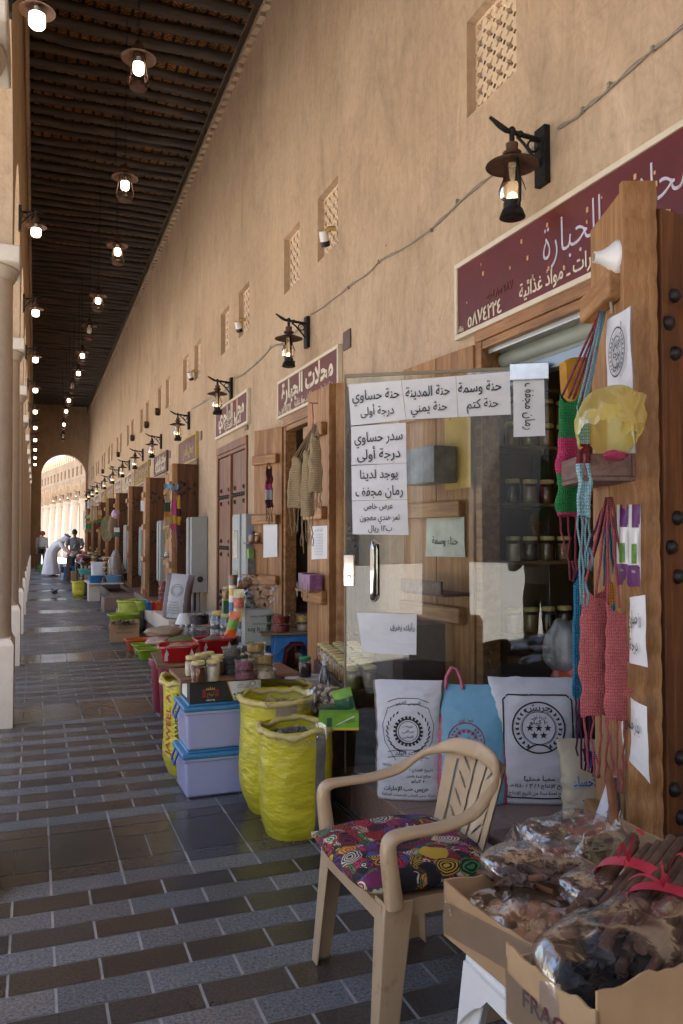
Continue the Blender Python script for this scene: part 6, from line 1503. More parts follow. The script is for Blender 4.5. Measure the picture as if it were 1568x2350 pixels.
# open sacks
def opensack(lb, loc, r, h, mats, fill, seed, stripe=None, sy=1.0, text=None, tilt=0, name='open_sack', rimk=1):
    """mats = sack, rim, stripe; stripe = (angle0, angle1) of the see-through band"""
    t = thing(name, lb, 'sack', loc, 0); NU, NV = 90, 70
    def f(u, v):
        a = 2*math.pi*u; b_ = r*(.80+.20*math.sin(math.pi/2*min(1, v/.25)))*(1.0+.02*math.sin(v*7+seed))
        ca, sa = math.cos(a), math.sin(a); bulge = mnoise.noise((ca*1.4, sa*1.4, v*2+seed)); rd = lambda x: 1-2*abs(mnoise.noise(x))
        e = 1+.045*bulge+.011*rd((ca*1.6+v*.8, sa*1.6, v*4.4+seed))+.010*rd((ca*2.2, sa*2.2-v, v*13+seed+4))*(.6+.6*v)+.006*rd((ca*5, sa*5+v*2, v*26+seed+9))+.004*mnoise.noise((ca*18, sa*18, v*40+seed))
        ca, sa = math.copysign(abs(math.cos(a))**.85, math.cos(a)), math.copysign(abs(math.sin(a))**.85, math.sin(a))
        return Vector((b_*e*ca, b_*e*sa*sy, h*v+.02*mnoise.noise((math.cos(a), math.sin(a), seed))*v+tilt*b_*math.cos(a)*v))
    m = MB(); m.grid(NU, NV, f, 0, wu=True)
    if stripe:
        for i in range(len(m.f)):
            a = 360*(i % NU)/NU
            if stripe[0] <= a < stripe[1]: m.m[i] = 1
    m.build('sack_body', [mats[0], mats[2] if len(mats) > 2 else mats[0]], t, 180)
    m = MB(); pts = []; rr = []
    for i in range(48):
        p = f(i/48, .985); pts.append(p*1.0+Vector((p.x*.03, p.y*.03, .022*mnoise.noise((i*.28, seed, 1))-.01))); rr.append(.016*rimk*(1+.55*mnoise.noise((i*.55, seed, 5))))
    m.tube(pts, rr, 8, closed=True); m.build('rolled_rim', mats[1], t, 60)
    m = MB(); rnd = random.Random(seed); z = h*.86
    m.grid(24, 6, lambda u, v: Vector((f(u, .86).x*(1-v)*.97, f(u, .86).y*(1-v)*.97, z+.03*v*v+.006*mnoise.noise((u*20, v*9, seed)))), wu=True)
    for i in range(70):
        u, v = rnd.random(), rnd.random()**.5; p = f(u, .86)*v*.93; m.blob((p.x, p.y, z+.03*(1-v)), .017*rnd.uniform(.7, 1.2), 7, rough=.4, seed=i)
    m.build('goods', fill, t, 60)
    if text:
        m = MB()
        for (s, a0, z0, size, vert, mi) in text:
            a = R(a0); c0 = f(a0/360 % 1, z0/h)
            def onto(p, c0=c0, a=a):
                q = p; th = a; return q
            tg = Vector((-math.sin(a), math.cos(a), 0)); nn = Vector((math.cos(a), math.sin(a), 0))
            U_, V_ = (tg, Vector((0, 0, 1))) if not vert else (Vector((0, 0, 1)), -tg)
            def proj(p, c0=c0, tg=tg, a=a):
                s_ = (p-c0).dot(tg); aa = a+s_/max(.05, Vector((c0.x, c0.y)).length); z_ = max(0.01, min(h*.97, p.z)); q = f((aa/(2*math.pi)) % 1, z_/h); k = 1+.0035/max(.05, Vector((q.x, q.y)).length); return Vector((q.x*k, q.y*k, p.z))
            m.text(s, c0, U_, V_, size, mi, fn=proj, bold=.01)
        m.build('print', [M_redpr, M_black], t, 0)
    return t
A_ = lambda px, d: 0
opensack('yellow open sack nearest the chair, grey clear stripe down its side', tuple(at(676, 1905, z=0)), .178, .54, [M_yel2, M_rim, M_ystr], SP['drk'], 3, (283, 304))
opensack('taller yellow open sack with pinkish stripe behind the nearest one', tuple(at(634, 1850, z=0)), .195, .62, [M_yel2, M_rim, M_pinkstr], SP['nuts'], 5, (254, 284))
opensack('yellow sack printed with red letters behind the storage boxes', (.965, 5.15, 0), .19, .60, [M_yel2, M_rim, M_lime], SP['nuts'], 7, None, text=[('JAWEEL A', 205, .33, .085, True, 0), ('JAWEEL', 232, .33, .06, True, 1)])
opensack('yellow sack of brown dates behind the display board', (1.42, 4.72, 0), .17, .60, [M_yel2, M_rim, M_ystr], SP['nuts'], 9)
# clear liners rising out of the two front sacks
for px, py, z, r, lb in ((690, 1690, .53, .12, 'clear plastic liner crumpled in the mouth of the nearest yellow sack'), (665, 1610, .61, .13, 'clear plastic liner in the mouth of the taller yellow sack')):
    p = at(px, py, z=z); m = MB(); m.grid(40, 8, lambda u, v: p+Vector((r*(1+.1*v)*math.cos(u*6.283), r*(1+.1*v)*math.sin(u*6.283), -.02+.07*v*(.6+.6*mnoise.noise((math.cos(u*6.28)*2, math.sin(u*6.28)*2, z)))+.02*mnoise.noise((u*16, v*3, 2)))), wu=True)
    tag(m.build('plastic_liner', M_bag, None, 180), lb, 'liner')
# red bins, plank and basins
for px, py, lb in ((385, 1628, 'tall dark red plastic bin at the left under the plank'), (412, 1640, 'dark red plastic bin in front, holding the plank of red basins')):
    t = thing('plastic_bin', lb, 'bin', tuple(at(px+(8 if px < 400 else 0), py, z=0))); m = MB(); m.lathe([(.0005, .0), (.150, .0), (.155, .01), (.178, .44), (.172, .44), (.15, .03), (.0005, .03)], n=32); m.build('drum', M_redbin, t, 40)
    m = MB(); m.lathe([(.179, .39), (.192, .395), (.194, .44), (.186, .45), (.170, .45)], n=32); m.build('rim', M_redbin, t, 40)
t = thing('plank', 'pale worn plank across the red bins', 'board', tuple(at(470, 1512, z=.475)), R(-4)); m = MB(); m.box(-.40, .62, -.20, .55, -.022, 0); m.build('board', M_shelf, t, 0, .003)
def basin(lb, loc, lx, ly, h, mt, rz=0, fill=None, grp=None, heap=.05, name='basin'):
    key = ('basin', lx, ly, h, mt.name, fill)
    if key in JP: return dup(JP[key], loc, rz, lb, grp)
    t = thing(name, lb, 'basin', loc, rz, grp); JP[key] = t
    def rr(k, n=40):
        out = []
        for i in range(n):
            a = 2*math.pi*i/n; out.append((lx/2*k*math.copysign(abs(math.cos(a))**.5, math.cos(a)), ly/2*k*math.copysign(abs(math.sin(a))**.5, math.sin(a))))
        return out
    m = MB(); prof = [(.0, .002), (.72, .0), (.76, .012), (.93, h-.008), (1.0, h), (1.02, h-.004), (1.02, h-.016), (.99, h-.016)]; ins = [(.0, .010), (.72, .010), (.90, h-.006), (.94, h-.002), (1.0, h+.001)]
    for P_, fl_ in ((prof, False), (ins, True)):
        n = 40; V = [(x, y, z) for k, z in P_ for x, y in rr(max(k, .001))]; F = []
        for i in range(len(P_)-1):
            for k in range(n): q = (i*n+k, i*n+(k+1) % n, (i+1)*n+(k+1) % n, (i+1)*n+k); F.append(q[::-1] if fl_ else q)
        m.add(V, F)
    m.build('shell', mt, t, 40)
    if fill:
        m = MB(); n = 36; V = []; F = []
        for i in range(9):
            k = 1-i/8; z = h*.72+heap*(1-k)**1.2
            V += [(x, y, z+.004*mnoise.noise((x*40, y*40, 1))) for x, y in rr(max(.001, .86*k), n)]
        for i in range(8): F += [(i*n+k, i*n+(k+1) % n, (i+1)*n+(k+1) % n, (i+1)*n+k) for k in range(n)]
        m.add(V, F); m.build('goods', SP[fill], t, 180)
    return t
def whitepaint(t, lx, ly, h, seed):
    m = MB(); rnd = random.Random(seed)
    for x in (-.30*lx, .30*lx):
        y = -ly/2*.86; m.add([(x-.014, -ly/2*.77-.003, h*.12), (x+.016, -ly/2*.77-.003, h*.12), (x+.012, -ly/2*.84-.003, h*.45), (x+.022, -ly/2*.86-.003, h*.5), (x+.002, -ly/2*.96-.003, h*.86), (x-.010, -ly/2*.88-.003, h*.55)], [(0, 1, 2, 3, 4, 5)])
    m.build('faded_streak', mat('worn_white_streak', (.62, .50, .50), .6), t, 0)
b = basin('red square basin of pale seeds at the front of the plank', tuple(at(408, 1516, z=.477)), .33, .30, .135, M_redb, R(-6), 'seed'); whitepaint(b, .33, .30, .135, 1)
b = basin('red square basin of grey pepper at the right of the plank', tuple(at(489, 1500, z=.477)), .34, .30, .14, M_redb, R(3), 'pepper', heap=.07); whitepaint(b, .34, .30, .14, 2)
t = thing('steel_tray', 'round steel tray of dried green leaves behind the red basins', 'tray', tuple(at(424, 1478, z=.52))); m = MB(); m.lathe([(.0005, 0), (.14, 0), (.17, .035), (.185, .037), (.17, .04), (.138, .006), (.0005, .006)], n=36); m.build('tray', M_steel, t, 40)
m = MB(); m.lathe([(.165, .03), (.12, .06), (.05, .078), (.0005, .082)], n=24); m.build('dried_leaves', SP['herb'], t, 60)
def bagheap(lb, loc, r, mt, seed, name='packed_bag', cat='bag', rz=0):
    m = MB(); m.blob((0, 0, r[2]*.9), r, 18, 0, .35, seed); o = m.build(name, mt, None, 180, loc=loc); o.rotation_euler = (0, 0, rz); return tag(o, lb, cat)
M_pnkb = mat('pink_grain_bag', (.46, .30, .24), .4, .25, 40, .3, 40, coat=.3); M_clbag = clearmat('clear_grain_bag', (.9, .9, .9), .12, gain=1.6, base=.05, bump=.6, bscale=18, haze=((.55, .48, .42), .4))
bagheap('clear bag of pale brown grain, upper one at the left end of the plank', tuple(at(378, 1462, z=.56)), (.17, .1, .055), mat('grain_in_film', (.36, .25, .16), .35, .3, 90, .3, 60, coat=.5), 1)
bagheap('clear bag of pinkish salt, lower one at the left end of the plank', tuple(at(368, 1482, z=.49)), (.13, .1, .045), M_pnkb, 2)
bagheap('small bag of orange pink salt at the plank corner', tuple(at(388, 1490, z=.478)), (.09, .06, .04), mat('salmon_bag', (.52, .20, .11), .4, .2, 30, coat=.4), 3)
bagheap('large clear sealed bag behind the red basins', tuple(at(478, 1455, z=.50)), (.2, .12, .055), M_clbag, 4)
def bottle(lb, loc, r=.03, h=.2, grp=None, mt=None, cap=None, liquid=None):
    key = ('bottle', r, h, (mt or M_tub).name)
    if key in JP: return dup(JP[key], loc, 0, lb, grp)
    t = thing('bottle', lb, 'bottle', loc, 0, grp); JP[key] = t
    m = MB(); m.lathe([(.0005, .001), (r, .001), (r*1.02, h*.45), (r*.75, h*.65), (r*.4, h*.80), (r*.38, h*.88)], n=18); m.build('glass', mt or M_clbot, t, 60)
    m = MB(); m.lathe([(.0005, .004), (r*.85, .004), (r*.85, h*.42), (.0005, h*.43)], n=14); m.build('liquid', liquid or M_liq, t, 60)
    m = MB(); m.lathe([(r*.45, h*.86), (r*.47, h*.99), (r*.42, h), (.0005, h)], n=14); m.build('cap', cap or M_white, t, 40); return t
M_clbot = clearmat('clear_bottle', (.93, .94, .95), .02, gain=1.8, base=.03, haze=((.8, .82, .85), .12)); M_liq = clearmat('clear_liquid', (.84, .86, .87), .02, gain=.8, haze=((.7, .7, .7), .08))
for i, (px, nm) in enumerate(((396, 'leftmost'), (416, 'second from left'), (428, 'third from left'), (442, 'rightmost'))): bottle('rose water bottle with white cap on the plank, %s of four' % nm, tuple(at(px, 1464, z=.50)), .032, .135 if i else .125, 'rose water bottles on the plank')
tub(tuple(at(458, 1434, z=.56)), .11, .13, 'drk', 'large round tub of dark red petals behind the bottles', None)
M_bigj = clearmat('big_jar_plastic', (.85, .86, .86), .06, gain=1.6, base=.04, haze=((.5, .5, .5), .25))
def bigjar(lb, px, py, z, r, h, c):
    t = thing('large_jar', lb, 'jar', tuple(at(px, py, z=z))); m = MB(); m.lathe([(.0005, .001), (r*.95, .001), (r, .02), (r, h*.3), (r*.97, h*.31), (r, h*.32), (r, h*.62), (r*.97, h*.63), (r*.85, h*.76), (r*.7, h*.82)], n=28); m.build('glass', M_bigj, t, 50)
    m = MB(); m.lathe([(.0005, .004), (r*.93, .004), (r*.96, h*.58), (.0005, h*.6)], n=24); m.build('contents', c, t, 50)
    m = MB(); m.lathe([(r*.72, h*.80), (r*.80, h*.81), (r*.80, h*.93), (r*.76, h*.95), (.0005, h*.95)], n=28)
    for i in range(30): a = 2*math.pi*i/30; m.cbox((r*.80*math.cos(a), r*.80*math.sin(a), h*.87), (.006, r*.08, h*.10), a)
    m.build('lid', M_lidy, t, 40)
bigjar('largest wide jar of brown powder with yellow lid right of the red basins', 559, 1500, .46, .115, .36, mat('brown_powder_fill', (.19, .12, .065), .5, .15, 40))
bigjar('half empty clear jar with yellow lid, left one behind the orange packet', 502, 1462, .50, .085, .27, mat('grey_fill', (.3, .28, .25), .6)); bigjar('clear jar with yellow lid, right one behind the orange packet', 522, 1466, .49, .08, .26, mat('grey_fill', (.32, .3, .27), .6))
def packet(lb, px, py, d, wd, h, mats, rz=0, tilt=0, txtl=None, bulge=.02, cat='packet', grp=None):
    p = at(px, py, d=d); m = MB(); M_ = Matrix.Rotation(rz, 3, 'Z') @ Matrix.Rotation(tilt, 3, 'Y')
    def f(s):
        return lambda u, v: p+M_ @ Vector(((u-.5)*wd, s*bulge*math.sin(math.pi*u)*math.sin(math.pi*v)+.004*mnoise.noise((u*5, v*6, wd*99)), (v)*h))
    m.grid(10, 14, f(-1), 0); m.grid(10, 14, f(1), 0, flip=True)
    if len(mats) > 1:
        n = 9*13
        for i in range(n):
            v = (i//9)/13
            if .3 < v < .62 and i < n: m.m[i] = 1
    if txtl: m.text(txtl, p+M_ @ Vector((0, -bulge-.004, h*.72)), M_ @ Vector((1, 0, 0)), M_ @ Vector((0, 0, 1)), h*.12, len(mats)-1, width=wd*.7)
    o = m.build('packet', mats, None, 60); return tag(o, lb, cat, grp)
packet('bright orange packet leaning between the jars', 527, 1462, 6.15, .085, .20, [mat('orange_foil', (.62, .11, .01), .3, .1, 8, coat=.4), mat('green_foil', (.16, .30, .05), .35)], VZ, R(14))
packet('colourful snack packet with flowers beside the can stack', 548, 1416, 6.6, .085, .23, [mat('pale_yellow_foil', (.55, .50, .25), .3, .3, 10, coat=.4), mat('red_flower_print', (.5, .12, .08), .35, .5, 30)], VZ)
# pile behind: cans, green tin, walnut net, leaf bags, carton
d0 = 7.0
def can(lb, px, py, r, h, mats, d, bands):
    t = thing('can', lb, 'can', at(px, py, d=d), 0, 'stacked cans behind the jars'); m = MB(); m.lathe([(.0005, 0), (r, 0), (r, h*.2), (r, h*.75), (r, h), (.0005, h)], n=22)
    n = 22
    for i in range(len(m.f)):
        if n <= i < 2*n*1+n and len(mats) > 1 and n*2 <= i < n*3: m.m[i] = 1
    m.build('label_wall', mats, t, 40); m = MB(); m.lathe([(r*1.02, h), (r*1.02, h+.012), (.0005, h+.012)], n=22); m.build('lid', mats[-1] if bands else M_white, t, 40); return t
M_cg = mat('dark_green_tin', (.03, .10, .05), .3, coat=.3); M_cr = mat('red_tin', (.38, .03, .03), .3, coat=.3); M_cw = mat('white_tin', (.66, .66, .64), .3, coat=.3); M_cy = mat('yellow_tin', (.6, .42, .03), .3, coat=.3)
can('white and blue bottle shaped can at the foot of the can stack', 535, 1414, .036, .16, [M_cw, M_bluep], 6.75, 1); can('white can with yellow label in the middle of the can stack', 535, 1372, .036, .11, [M_cw, M_cy], 6.75, 1); can('red and white can with green rim on top of the can stack', 535, 1343, .036, .075, [M_cr, M_cg], 6.75, 1)
jar(tuple(at(519, 1376, d=6.8)), .03, .11, 'amber', 'jar of yellow pickles with a yellow lid standing on the green tin', None)
m = MB(); p = at(518, 1408, d=6.8); m.box(-.028, .028, -.03, .03, 0, .125); m.box(-.029, .029, -.031, .031, .112, .125, 1); o = m.build('tea_tin', [M_cg, M_cy], None, 0, .004, loc=p); tag(o, 'dark green tea tin under the jar of yellow pickles', 'tin')
pile('net_of_walnuts', 'clear bag of walnuts on top of the heap beside the door leaf', tuple(at(567, 1352, d=6.9)), 46, (.088, .07, .10), .021, [mat('walnut_warm', (.34, .17, .07), .55, .3, 14, .5, 40)], 21, 'nuts', wrap=[(-1, .2, .03)])
pile('bag_of_leaves', 'crumpled dark bag of dried leaves under the walnut bag, upper', tuple(at(588, 1375, d=6.9)), 40, (.13, .09, .09), .03, [M_bay, M_bark], 22, 'spice bag', shape='leaf', wrap=[(1, .2, .07)])
pile('bag_of_leaves', 'dark bag of dried leaves, lower, lying on the white carton', tuple(at(584, 1398, d=6.9)), 40, (.12, .09, .08), .03, [M_bay, M_bark], 23, 'spice bag', shape='leaf', wrap=[(1, -.2, .06)])
def carton(lb, c, size, rz, mt, lines=(), im=None, cat='box', bevel=.003, name='carton'):
    m = MB(); a, b_, h = size[0]/2, size[1]/2, size[2]; m.box(-a, a, -b_, b_, 0, h, 0); m.box(-.012, .012, -b_-.0006, b_+.0006, h-.0005, h+.0008, 0)
    for (s, x, z, sz, wdt, flip) in lines: m.text(s, (x, -b_-.0025, z), (-1, 0, 0) if flip else X3, (0, 0, -1) if flip else Z3, sz, 1, width=wdt, bold=.012)
    o = m.build(name, [mt, im or M_ink], None, 0, 0, loc=c); o.rotation_euler = (0, 0, rz); return tag(o, lb, cat)
M_wcart = mat('pale_grey_carton', (.36, .37, .33), .7, .12, 8)
carton('pale carton standing upside down beside the big jar, lettering inverted', tuple(at(590, 1478, d=6.75)), (.235, .2, .295), R(-6), M_wcart, [('Al Taj Bra', 0, .13, .05, .19, True), ('& Herbal', .0, .18, .02, .1, True), ('ملعقة صغيرة', 0, .24, .03, .15, True)], mat('dark_green_print', (.02, .10, .06), .6))
# blue stool over a red stool, tubs on it
p = at(672, 1583, z=.2)
stool('red plastic stool nested under the blue one', p.x+.03, p.y+.03, .44, R(-8), .34, .30, M_redbin).location.z = .201; s2 = stool('blue plastic stool with a board of spice tubs beside the door leaf', p.x, p.y, .48, R(-8), .36, .32, M_bluep); s2.location.z = .201
t = thing('display_board', 'small board on the blue stool carrying tubs of spices', 'board', (p.x-.02, p.y, .683), R(-8)); m = MB(); m.box(-.27, .2, -.17, .17, 0, .016); m.build('board', M_shelf, t, 0, .002)
G2 = 'clear tubs on the blue stool'
for dx, dy, sp, nm in ((-.12, -.06, 'redc', 'red chili'), (.09, -.04, 'gold', 'orange lentil'), (-.20, .06, 'herb', 'green herb')):
    for k in range(2): tub((p.x+dx, p.y+dy, .701+k*.072), .078 if sp != 'herb' else .05, .07, sp if not (sp == 'gold' and k == 0) else 'pale', 'tub of %s on the blue stool, %s' % (nm, ('lower', 'upper')[k]), G2)
# white carton with the green jar
q = at(695, 1596, d=5.35); carton('white carton with small print, green lidded jar on its lid', tuple(q), (.235, .22, .125), R(-20), mat('cream_white_carton', (.52, .50, .44), .7, .1, 7), [('بهارات ممتازة', 0, .08, .03, .18, False)])
jar((q.x+.01, q.y-.02, q.z+.126), .042, .135, 'dark', 'dark jar with a green lid and label on the white carton', None, lid=mat('green_lid', (.03, .25, .07), .4))
bottle('clear bottle with a white cap standing left of the rows of yellow lidded jars', tuple(at(745, 1590, d=5.0)), .036, .20)
# low brown table with tea boxes, jar ranks
t = thing('low_table', 'low dark brown table with tea boxes by the free edge of the glass door', 'table', (0, 0, 0)); m = MB()
TZ = .50
m.prism([(1.52, 4.18), (2.38, 4.18), (2.38, 5.55), (1.74, 5.55)], lambda u, v, w_: (u, v, TZ-.03+w_), .03); m.build('table_top', M_dbrown, t, 0, .003); m = MB(); m.box(1.53, 2.33, 4.20, 4.22, .2, TZ-.031); m.build('front_panel', M_dbrown, t, 0, .003); m = MB(); m.prism([(1.545, 4.221), (1.565, 4.221), (1.78, 5.5), (1.76, 5.5)], lambda u, v, w_: (u, v, .2+w_), TZ-.231); m.build('side_panel', M_dbrown, t, 0)
t = thing('jar_riser', 'dark brown box behind the glass door raising the ranks of jars', 'box', (0, 0, 0)); m = MB(); m.prism([(1.70, 4.32), (2.03, 4.32), (2.36, 5.50), (1.90, 5.50)], lambda u, v, w_: (u, v, TZ+.001+w_), .099); m.build('riser', M_dbrown, t, 0, .004)
t = thing('dark_cabinet', 'dark brown cabinet behind the glass door, right of the jar ranks', 'cabinet', (0, 0, 0)); m = MB(); m.box(2.09, 2.40, 4.40, 4.86, TZ+.102, .95); m.build('cabinet', M_dbrown, t, 0, .004)
cs = ['olive', 'olive', 'amber', 'tan', 'tan', 'peach', 'peach', 'cream', 'peach', 'red', 'brown', 'brown', 'brown']
for r_ in range(3):
    for k in range(10):
        if r_ == 2 and k < 4: continue
        x, y = 1.76+.108*r_+.021*k+random.uniform(-.006, .006), 4.39+.115*k+random.uniform(-.008, .008)
        jar((x, y, TZ+.102), .045, .125, cs[k], 'yellow lidded jar of %s powder, %s from the front, %s rank' % (cs[k], ORD[k], ('left', 'middle', 'right')[r_]), 'ranks of yellow lidded jars on the low table')
M_teab = mat('green_tea_carton', (.16, .36, .02), .4, .3, 9, coat=.2); M_teay = mat('yellow_tea_band', (.55, .42, .03), .4)
for (px, py, d, rz, wd, h, nm) in ((778, 1672, 4.05, VZ, .20, .085, 'green and yellow tea carton at the front corner of the low table'), (770, 1650, 4.2, VZ-.1, .17, .07, 'dark green tea carton lying behind the front one')):
    q = at(px, py, d=d); q.z = max(q.z, TZ+.001); m = MB(); m.box(-wd/2, wd/2, -.04, .04, 0, h, 0); m.box(-wd/2-.001, wd/2+.001, -.041, .041, 0.001, h*.16, 1); m.add([(-.02, -.0415, h*.3), (.0, -.0415, h*.35), (.08, -.0415, h*.8), (.075, -.0415, h*.86)], [(0, 1, 2, 3)], 2); m.box(-.06, -.035, -.0425, -.0405, h*.2, h*.75, 3); m.text('شاي', (.06, -.043, h*.6), X3, Z3, .025, 3)
    o = m.build('tea_carton', [M_teab if wd > .18 else M_cg, M_teay, M_cw, M_cg], None, 0, loc=q); o.rotation_euler = (0, 0, rz); tag(o, nm, 'box')
packet('upright green tea packet behind the tea cartons', 800, 1650, 4.15, .10, .16, [M_teab, M_cg], VZ, R(-14), bulge=.012)
pile('bag_of_nuts', 'clear bag of mixed nuts with a green label behind the tea cartons', tuple(at(745, 1628, d=4.5)), 60, (.10, .07, .11), .016, [SP['nuts'], SP['pale']], 31, 'nuts', wrap=[(.3, .8, .08)])
# things hung on the second shop's doors
SB = [(2.3, 2.0)]
def straw(lb, px0, px1, py0, py1, d, sx, sy, sd, seed, fr=.2, fold=.3, c='straw'):
    p, wd, h = hang(px0, px1, py0, py1, d)
    return knitbag('knitted_bag', lb, p, wd, h, [(0, C[c])], (strapto(p, sx, sy, sd), 4), fr, seed, rz=VZ, yarn=c, fold=fold, grp='straw coloured bags on the second shop door', rows=60, topw=.6)
straw('straw coloured net bag, left of the bunch on the second shop door', 660, 700, 1055, 1165, 5.6, 718, 985, 5.7, 41, .28)
straw('straw coloured net bag in the middle of the bunch, long loops below', 690, 722, 1040, 1185, 5.55, 720, 985, 5.7, 42, .32)
straw('fine woven straw bag, rightmost and highest of the bunch', 708, 740, 1000, 1130, 5.5, 722, 975, 5.7, 43, .15, .15)
m = MB(); a, b_ = at(716, 990, d=5.7), at(717, 925, d=5.75); m.tube([a, a.lerp(b_, .5)+Vector((.01, 0, 0)), b_], .003, 5); m.tube([a+Vector((.012, 0, 0)), b_], .003, 5); m.tube([b_+Vector((-.02, 0, .0)), b_+Vector((.05, .02, .005))], .004, 5, 0)
tag(m.build('pink_cord', M_yarn['hot'], None), 'thin pink cord from which the straw bags hang at a nail', 'cord')
p, wd, h = hang(609, 627, 1075, 1165, 8.2)
knitbag('knitted_bag', 'small white, red and maroon knitted bag on the folded leaf of the second shop', p, wd, h, [(-h, C['mar']), (-h*.8, C['w']), (-h*.55, C['hot']), (-h*.4, C['r']), (-h*.25, C['mar'])], (strapto(p, 617, 1062, 8.25), 2), .22, 45, rz=VZ, yarn='mar', grp=None)
F2N = Vector((.46, .18, 0)).normalized(); F2N = Vector((-.93, -.36, 0))
def far2(px, py): return planept(px, py, Vector((2.43, 8.0, 0)), F2N, .035)
F2U = Vector((.36, -.93, 0))
notice([(605, 1198), (637, 1198), (637, 1278), (605, 1280)], [], 'blank white sheet on the folded leaf of the second shop', fn=far2, U=F2U, N_=F2N)
L2N, L2U = Vector((-1, -.04, 0)).normalized(), Vector((.04, -1, 0))
def near2(px, py): return planept(px, py, Vector((2.06, 6.05, 0)), L2N, .032)
M_pale = mat('grey_print', (.35, .35, .37), .7)
notice([(715, 1208), (752, 1206), (753, 1282), (716, 1284)], [('قائمة الأسعار', .5, .12, .03, .14)]+[('هيل قهوة زعفران بهار', .5, .25+.085*k, .017, .16) for k in range(8)], 'white price list with fine print on the near leaf of the second shop', fn=near2, U=L2U, N_=L2N, im=M_pale)
q = near2(727, 1352); t = thing('wall_ledge', 'little wooden ledge on the near leaf of the second shop, purple box on it', 'shelf', (q.x-.06, q.y, q.z)); m = MB(); m.box(-.06, .06, -.17, .17, -.016, 0); m.build('ledge', M_woody, t, 0, .003)
m = MB()
for y in (-.12, 0, .12): m.box(-.062, -.056, y-.004, y+.004, -.06, .05)
m.build('metal_hook', M_steel, t, 0)
carton('purple patterned tea box on the ledge of the second shop door', (q.x-.06, q.y-.06, q.z+.001), (.10, .20, .115), 0, mat('purple_pattern', (.26, .11, .22), .4, .5, 30)); carton('darker purple box beside it on the ledge of the second shop door', (q.x-.05, q.y+.10, q.z+.001), (.10, .10, .12), 0, mat('grey_purple_pattern', (.16, .09, .15), .4, .5, 30))
t = thing('wall_ledge', 'narrow ledge left of the folded leaf of the second shop', 'shelf', tuple(far2(582, 1245))); m = MB(); m.box(-.08, .08, -.14, .14, -.014, 0); m.build('ledge', M_wood2, t, 0)
q = far2(582, 1245); jar((q.x-.02, q.y, q.z+.001), .035, .12, 'peach', 'jar with a purple lid on the narrow ledge', None, lid=mat('purple_lid', (.10, .08, .3), .4)); jar((q.x+.02, q.y-.09, q.z+.001), .03, .10, 'amber', 'jar with a yellow lid on the narrow ledge', None)
t = thing('wall_ledge', 'lower ledge left of the folded leaf, green and grey boxes on it', 'shelf', tuple(far2(582, 1318))); m = MB(); m.box(-.08, .08, -.15, .15, -.014, 0); m.build('ledge', M_wood2, t, 0)
q = far2(582, 1318); carton('grey printed box on the lower ledge', (q.x-.03, q.y+.04, q.z+.001), (.08, .12, .17), 0, mat('grey_print_box', (.17, .17, .16), .5, .4, 20)); carton('small green box standing on the grey one', (q.x-.03, q.y+.02, q.z+.173), (.06, .09, .10), 0, mat('fresh_green_box', (.20, .34, .08), .5))
# ---------------------------------------------------------------- goods further along the walkway
carton('beige carton with small print on the paving, dried stems piled on it', tuple(at(285, 1470, z=0)), (.40, .34, .28), R(-4), M_card, [('SPICE TRADING', 0, .13, .03, .22, False), ('جملة ومفرق', 0, .2, .025, .2, False)], M_frag)
pile('dried_stems', 'tangle of dried grey stems heaped on the beige carton', tuple(at(285, 1432, d=11.25)), 70, (.17, .14, .07), .05, [SP['pepper'], SP['herb']], 51, 'dried herbs', shape='leaf')
basin('lime green basin behind the dried stems', tuple(at(283, 1428, d=12.0)), .46, .34, .13, M_greenp)
opensack('lime and grey open sack of dark goods behind the green basin', tuple(at(303, 1450, z=0)), .21, .50, [M_lime, M_lime, M_ystr], SP['drk'], 13, (290, 345))
GB = 'plastic basins left on the paving'
basin('orange basin on the paving, farthest of three beside the red bins', tuple(at(318, 1490, z=.0)), .36, .28, .14, M_orp, R(8), None, GB); basin('green basin on the paving, middle of three beside the red bins', tuple(at(334, 1500, z=.0)), .34, .26, .13, M_greenp, R(4), None, GB); basin('green basin on the paving, nearest of three beside the red bins', tuple(at(345, 1512, z=.0)), .34, .26, .13, M_greenp, R(0), None, GB)
t = thing('stone_bench', 'grey stone bench carrying coloured basins beyond the printed white sack', 'bench', (0, 0, 0)); m = MB(); m.box(1.60, 2.0, 10.3, 13.0, .2, .42); m.build('bench', M_ped, t, 0, .01)
GB2 = 'basins on the stone bench'
for px, py, mt, nm in ((338, 1392, M_greenp, 'green basin at the far end of the stone bench'), (352, 1398, M_bluep, 'blue basin in the middle of the stone bench'), (366, 1412, M_redb, 'red basin at the near end of the stone bench'), (374, 1424, M_orp, 'orange basin in front, below the stacked red tubs')):
    p = at(px, py, d=11.6); p.z = .421; basin(nm, tuple(p), .34, .28, .13, mt, R(5), None, GB2)
for k in range(4):
    p = at(378, 1400, d=11.2); tub((p.x, p.y, .56+k*.075), .09, .075, 'redc', 'tub of red chili in a stack on the stone bench, %s' % ('lowest', 'second', 'third', 'topmost')[k], 'stacked red tubs')
M_brstr = mat('brown_stripe_weave', (.22, .17, .17), .6, .2, 60)
def drawE(m, fr):
    for k in range(5): txt(m, fr, 'أرز بسمتي هندي', -.02, .07+.035*k, .03, .16-.015*k)
    emblem(m, Vector((0, 0, .36)), X3, Z3, .08, 0, fr, stars=False)
s_ = sack('white printed sack with brown side stripe, standing before the studded closed door', tuple(at(403, 1432, d=10.4)), .36, .28, .58, R(-20), [M_owhite, M_brstr, M_black], drawE, 61, .40)
s_.location.z = .42; s_.rotation_euler = (R(-6), R(5), R(-20))
